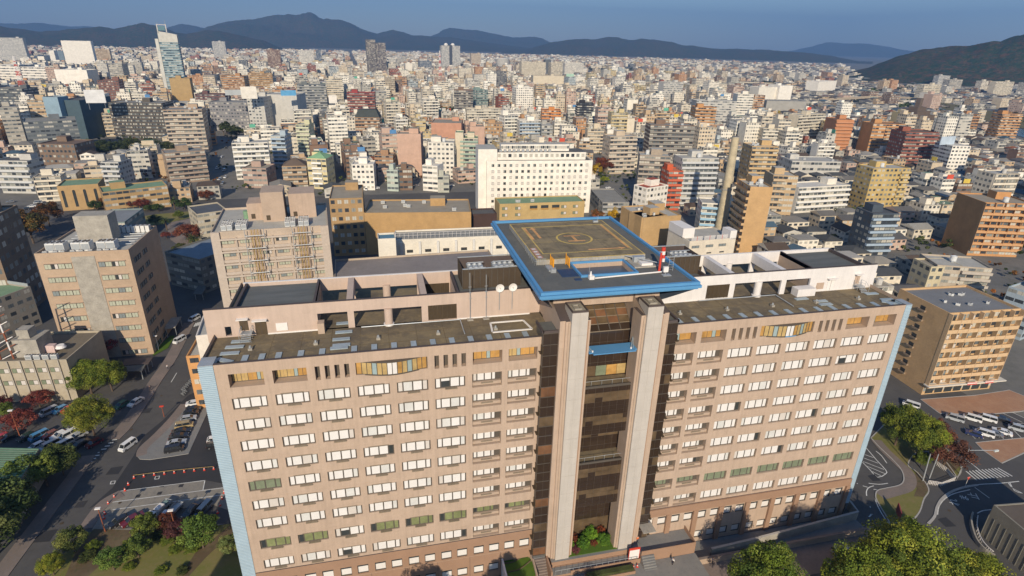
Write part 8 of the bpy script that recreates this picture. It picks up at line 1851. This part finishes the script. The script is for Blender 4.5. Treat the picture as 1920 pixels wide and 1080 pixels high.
for b in out:
    if b.get('ind'):
        lod = 0 if b['dist'] < 450 else 1
        mb, mr = MB(), MB(); make(mb, mr, b, lod)
        o = empty(b['kind'], (b['x'], b['y'], 0), b['yaw'], b['label'], KN[b['kind']], {'house': 'houses of the surrounding town', AP: 'apartment blocks of the surrounding town', OF: 'office buildings of the surrounding town'}[b['kind']])
        mb.build('wall', o); mr.build('roof', o)
    else:
        f = far.setdefault(b['kind'], MB()); ca, sa = math.cos(b['yaw']), math.sin(b['yaw']); X0, Y0 = b['x'], b['y']
        f.T = lambda p, ca=ca, sa=sa, X0=X0, Y0=Y0: (X0+p[0]*ca-p[1]*sa, Y0+p[0]*sa+p[1]*ca, p[2])
        make(f, f, b, 1 if b['dist'] < 900 else 2)
for k, f in far.items():
    f.T = None; o = f.build({'house': 'distant_houses', AP: 'distant_apartment_blocks', OF: 'distant_office_buildings'}[k])
    tag(o, {'house': 'countless small houses spreading to the far hills', AP: 'countless pale apartment blocks spreading to the far hills', OF: 'countless mixed office buildings spreading to the far hills'}[k], KN[k], None, 'stuff')
# scattered greenery in the town as one mass
g = np.random.default_rng(5); base = CM['smd']; bv = np.empty(len(base.vertices)*3); base.vertices.foreach_get('co', bv); bv = bv.reshape(-1, 3)[:600]
bc = np.empty(len(base.loops)*4); base.color_attributes['Col'].data.foreach_get('color', bc); bc = bc.reshape(-1, 4)[:600]
V = []; C = []
for i in range(3600):
    ang = YAW+g.uniform(-.78, .78); d = 330+2900*g.random()**1.3; x, y = CAM[0]+math.sin(ang)*d, CAM[1]+math.cos(ang)*d
    if i > 2300 and GREEN: x, y = GREEN[int(g.integers(len(GREEN)))]; x += g.uniform(-7, 7); y += g.uniform(-7, 7); d = math.hypot(x-CAM[0], y-CAM[1])
    if in_poly(x, y, NOGO[0]): continue
    s = g.uniform(2.0, 4.5)*(1+d/2200); a = g.uniform(0, 6.28); ca, sa = math.cos(a), math.sin(a); p = bv*[s, s, s*.9]; V.append(np.stack([p[:, 0]*ca-p[:, 1]*sa+x, p[:, 0]*sa+p[:, 1]*ca+y, p[:, 2]], 1)); t = (1.2, 1.2, 1) if g.random() < .8 else (3.5, 1.2, .9)
    C.append(bc*[*t, 1])
V = np.concatenate(V); C = np.concatenate(C); nq = len(V)//4; me = bpy.data.meshes.new('scattered_greenery'); me.vertices.add(len(V)); me.vertices.foreach_set('co', V.ravel()); me.loops.add(nq*4); me.loops.foreach_set('vertex_index', np.arange(nq*4)); me.polygons.add(nq); me.polygons.foreach_set('loop_start', np.arange(0, nq*4, 4)); me.materials.append(LEAF); me.update(calc_edges=True)
ca = me.color_attributes.new('Col', 'FLOAT_COLOR', 'CORNER'); ca.data.foreach_set('color', C.ravel()); o = bpy.data.objects.new('scattered_greenery', me); COL.objects.link(o); tag(o, 'scattered small gardens and trees between the town buildings', 'greenery', None, 'stuff')

# ------------------------------------------------------------------ haze
hz = MB(); hz.box(-15500, 15500, -2000, 18500, -4, 1100, MATS.get('haze') or CONC)
m = bpy.data.materials.new('haze'); m.use_nodes = True; N = m.node_tree.nodes; L = m.node_tree.links; N.remove(N['Principled BSDF']); pv = N.new('ShaderNodeVolumePrincipled'); pv.inputs['Density'].default_value = 0.00011; pv.inputs['Color'].default_value = (.26, .50, .95, 1); pv.inputs['Anisotropy'].default_value = .1
L.new(pv.outputs[0], N['Material Output'].inputs['Volume'])
hz.mats = [m]; o = hz.build('haze'); tag(o, 'pale blue haze lying over the whole town and hills', 'haze', None, 'stuff')
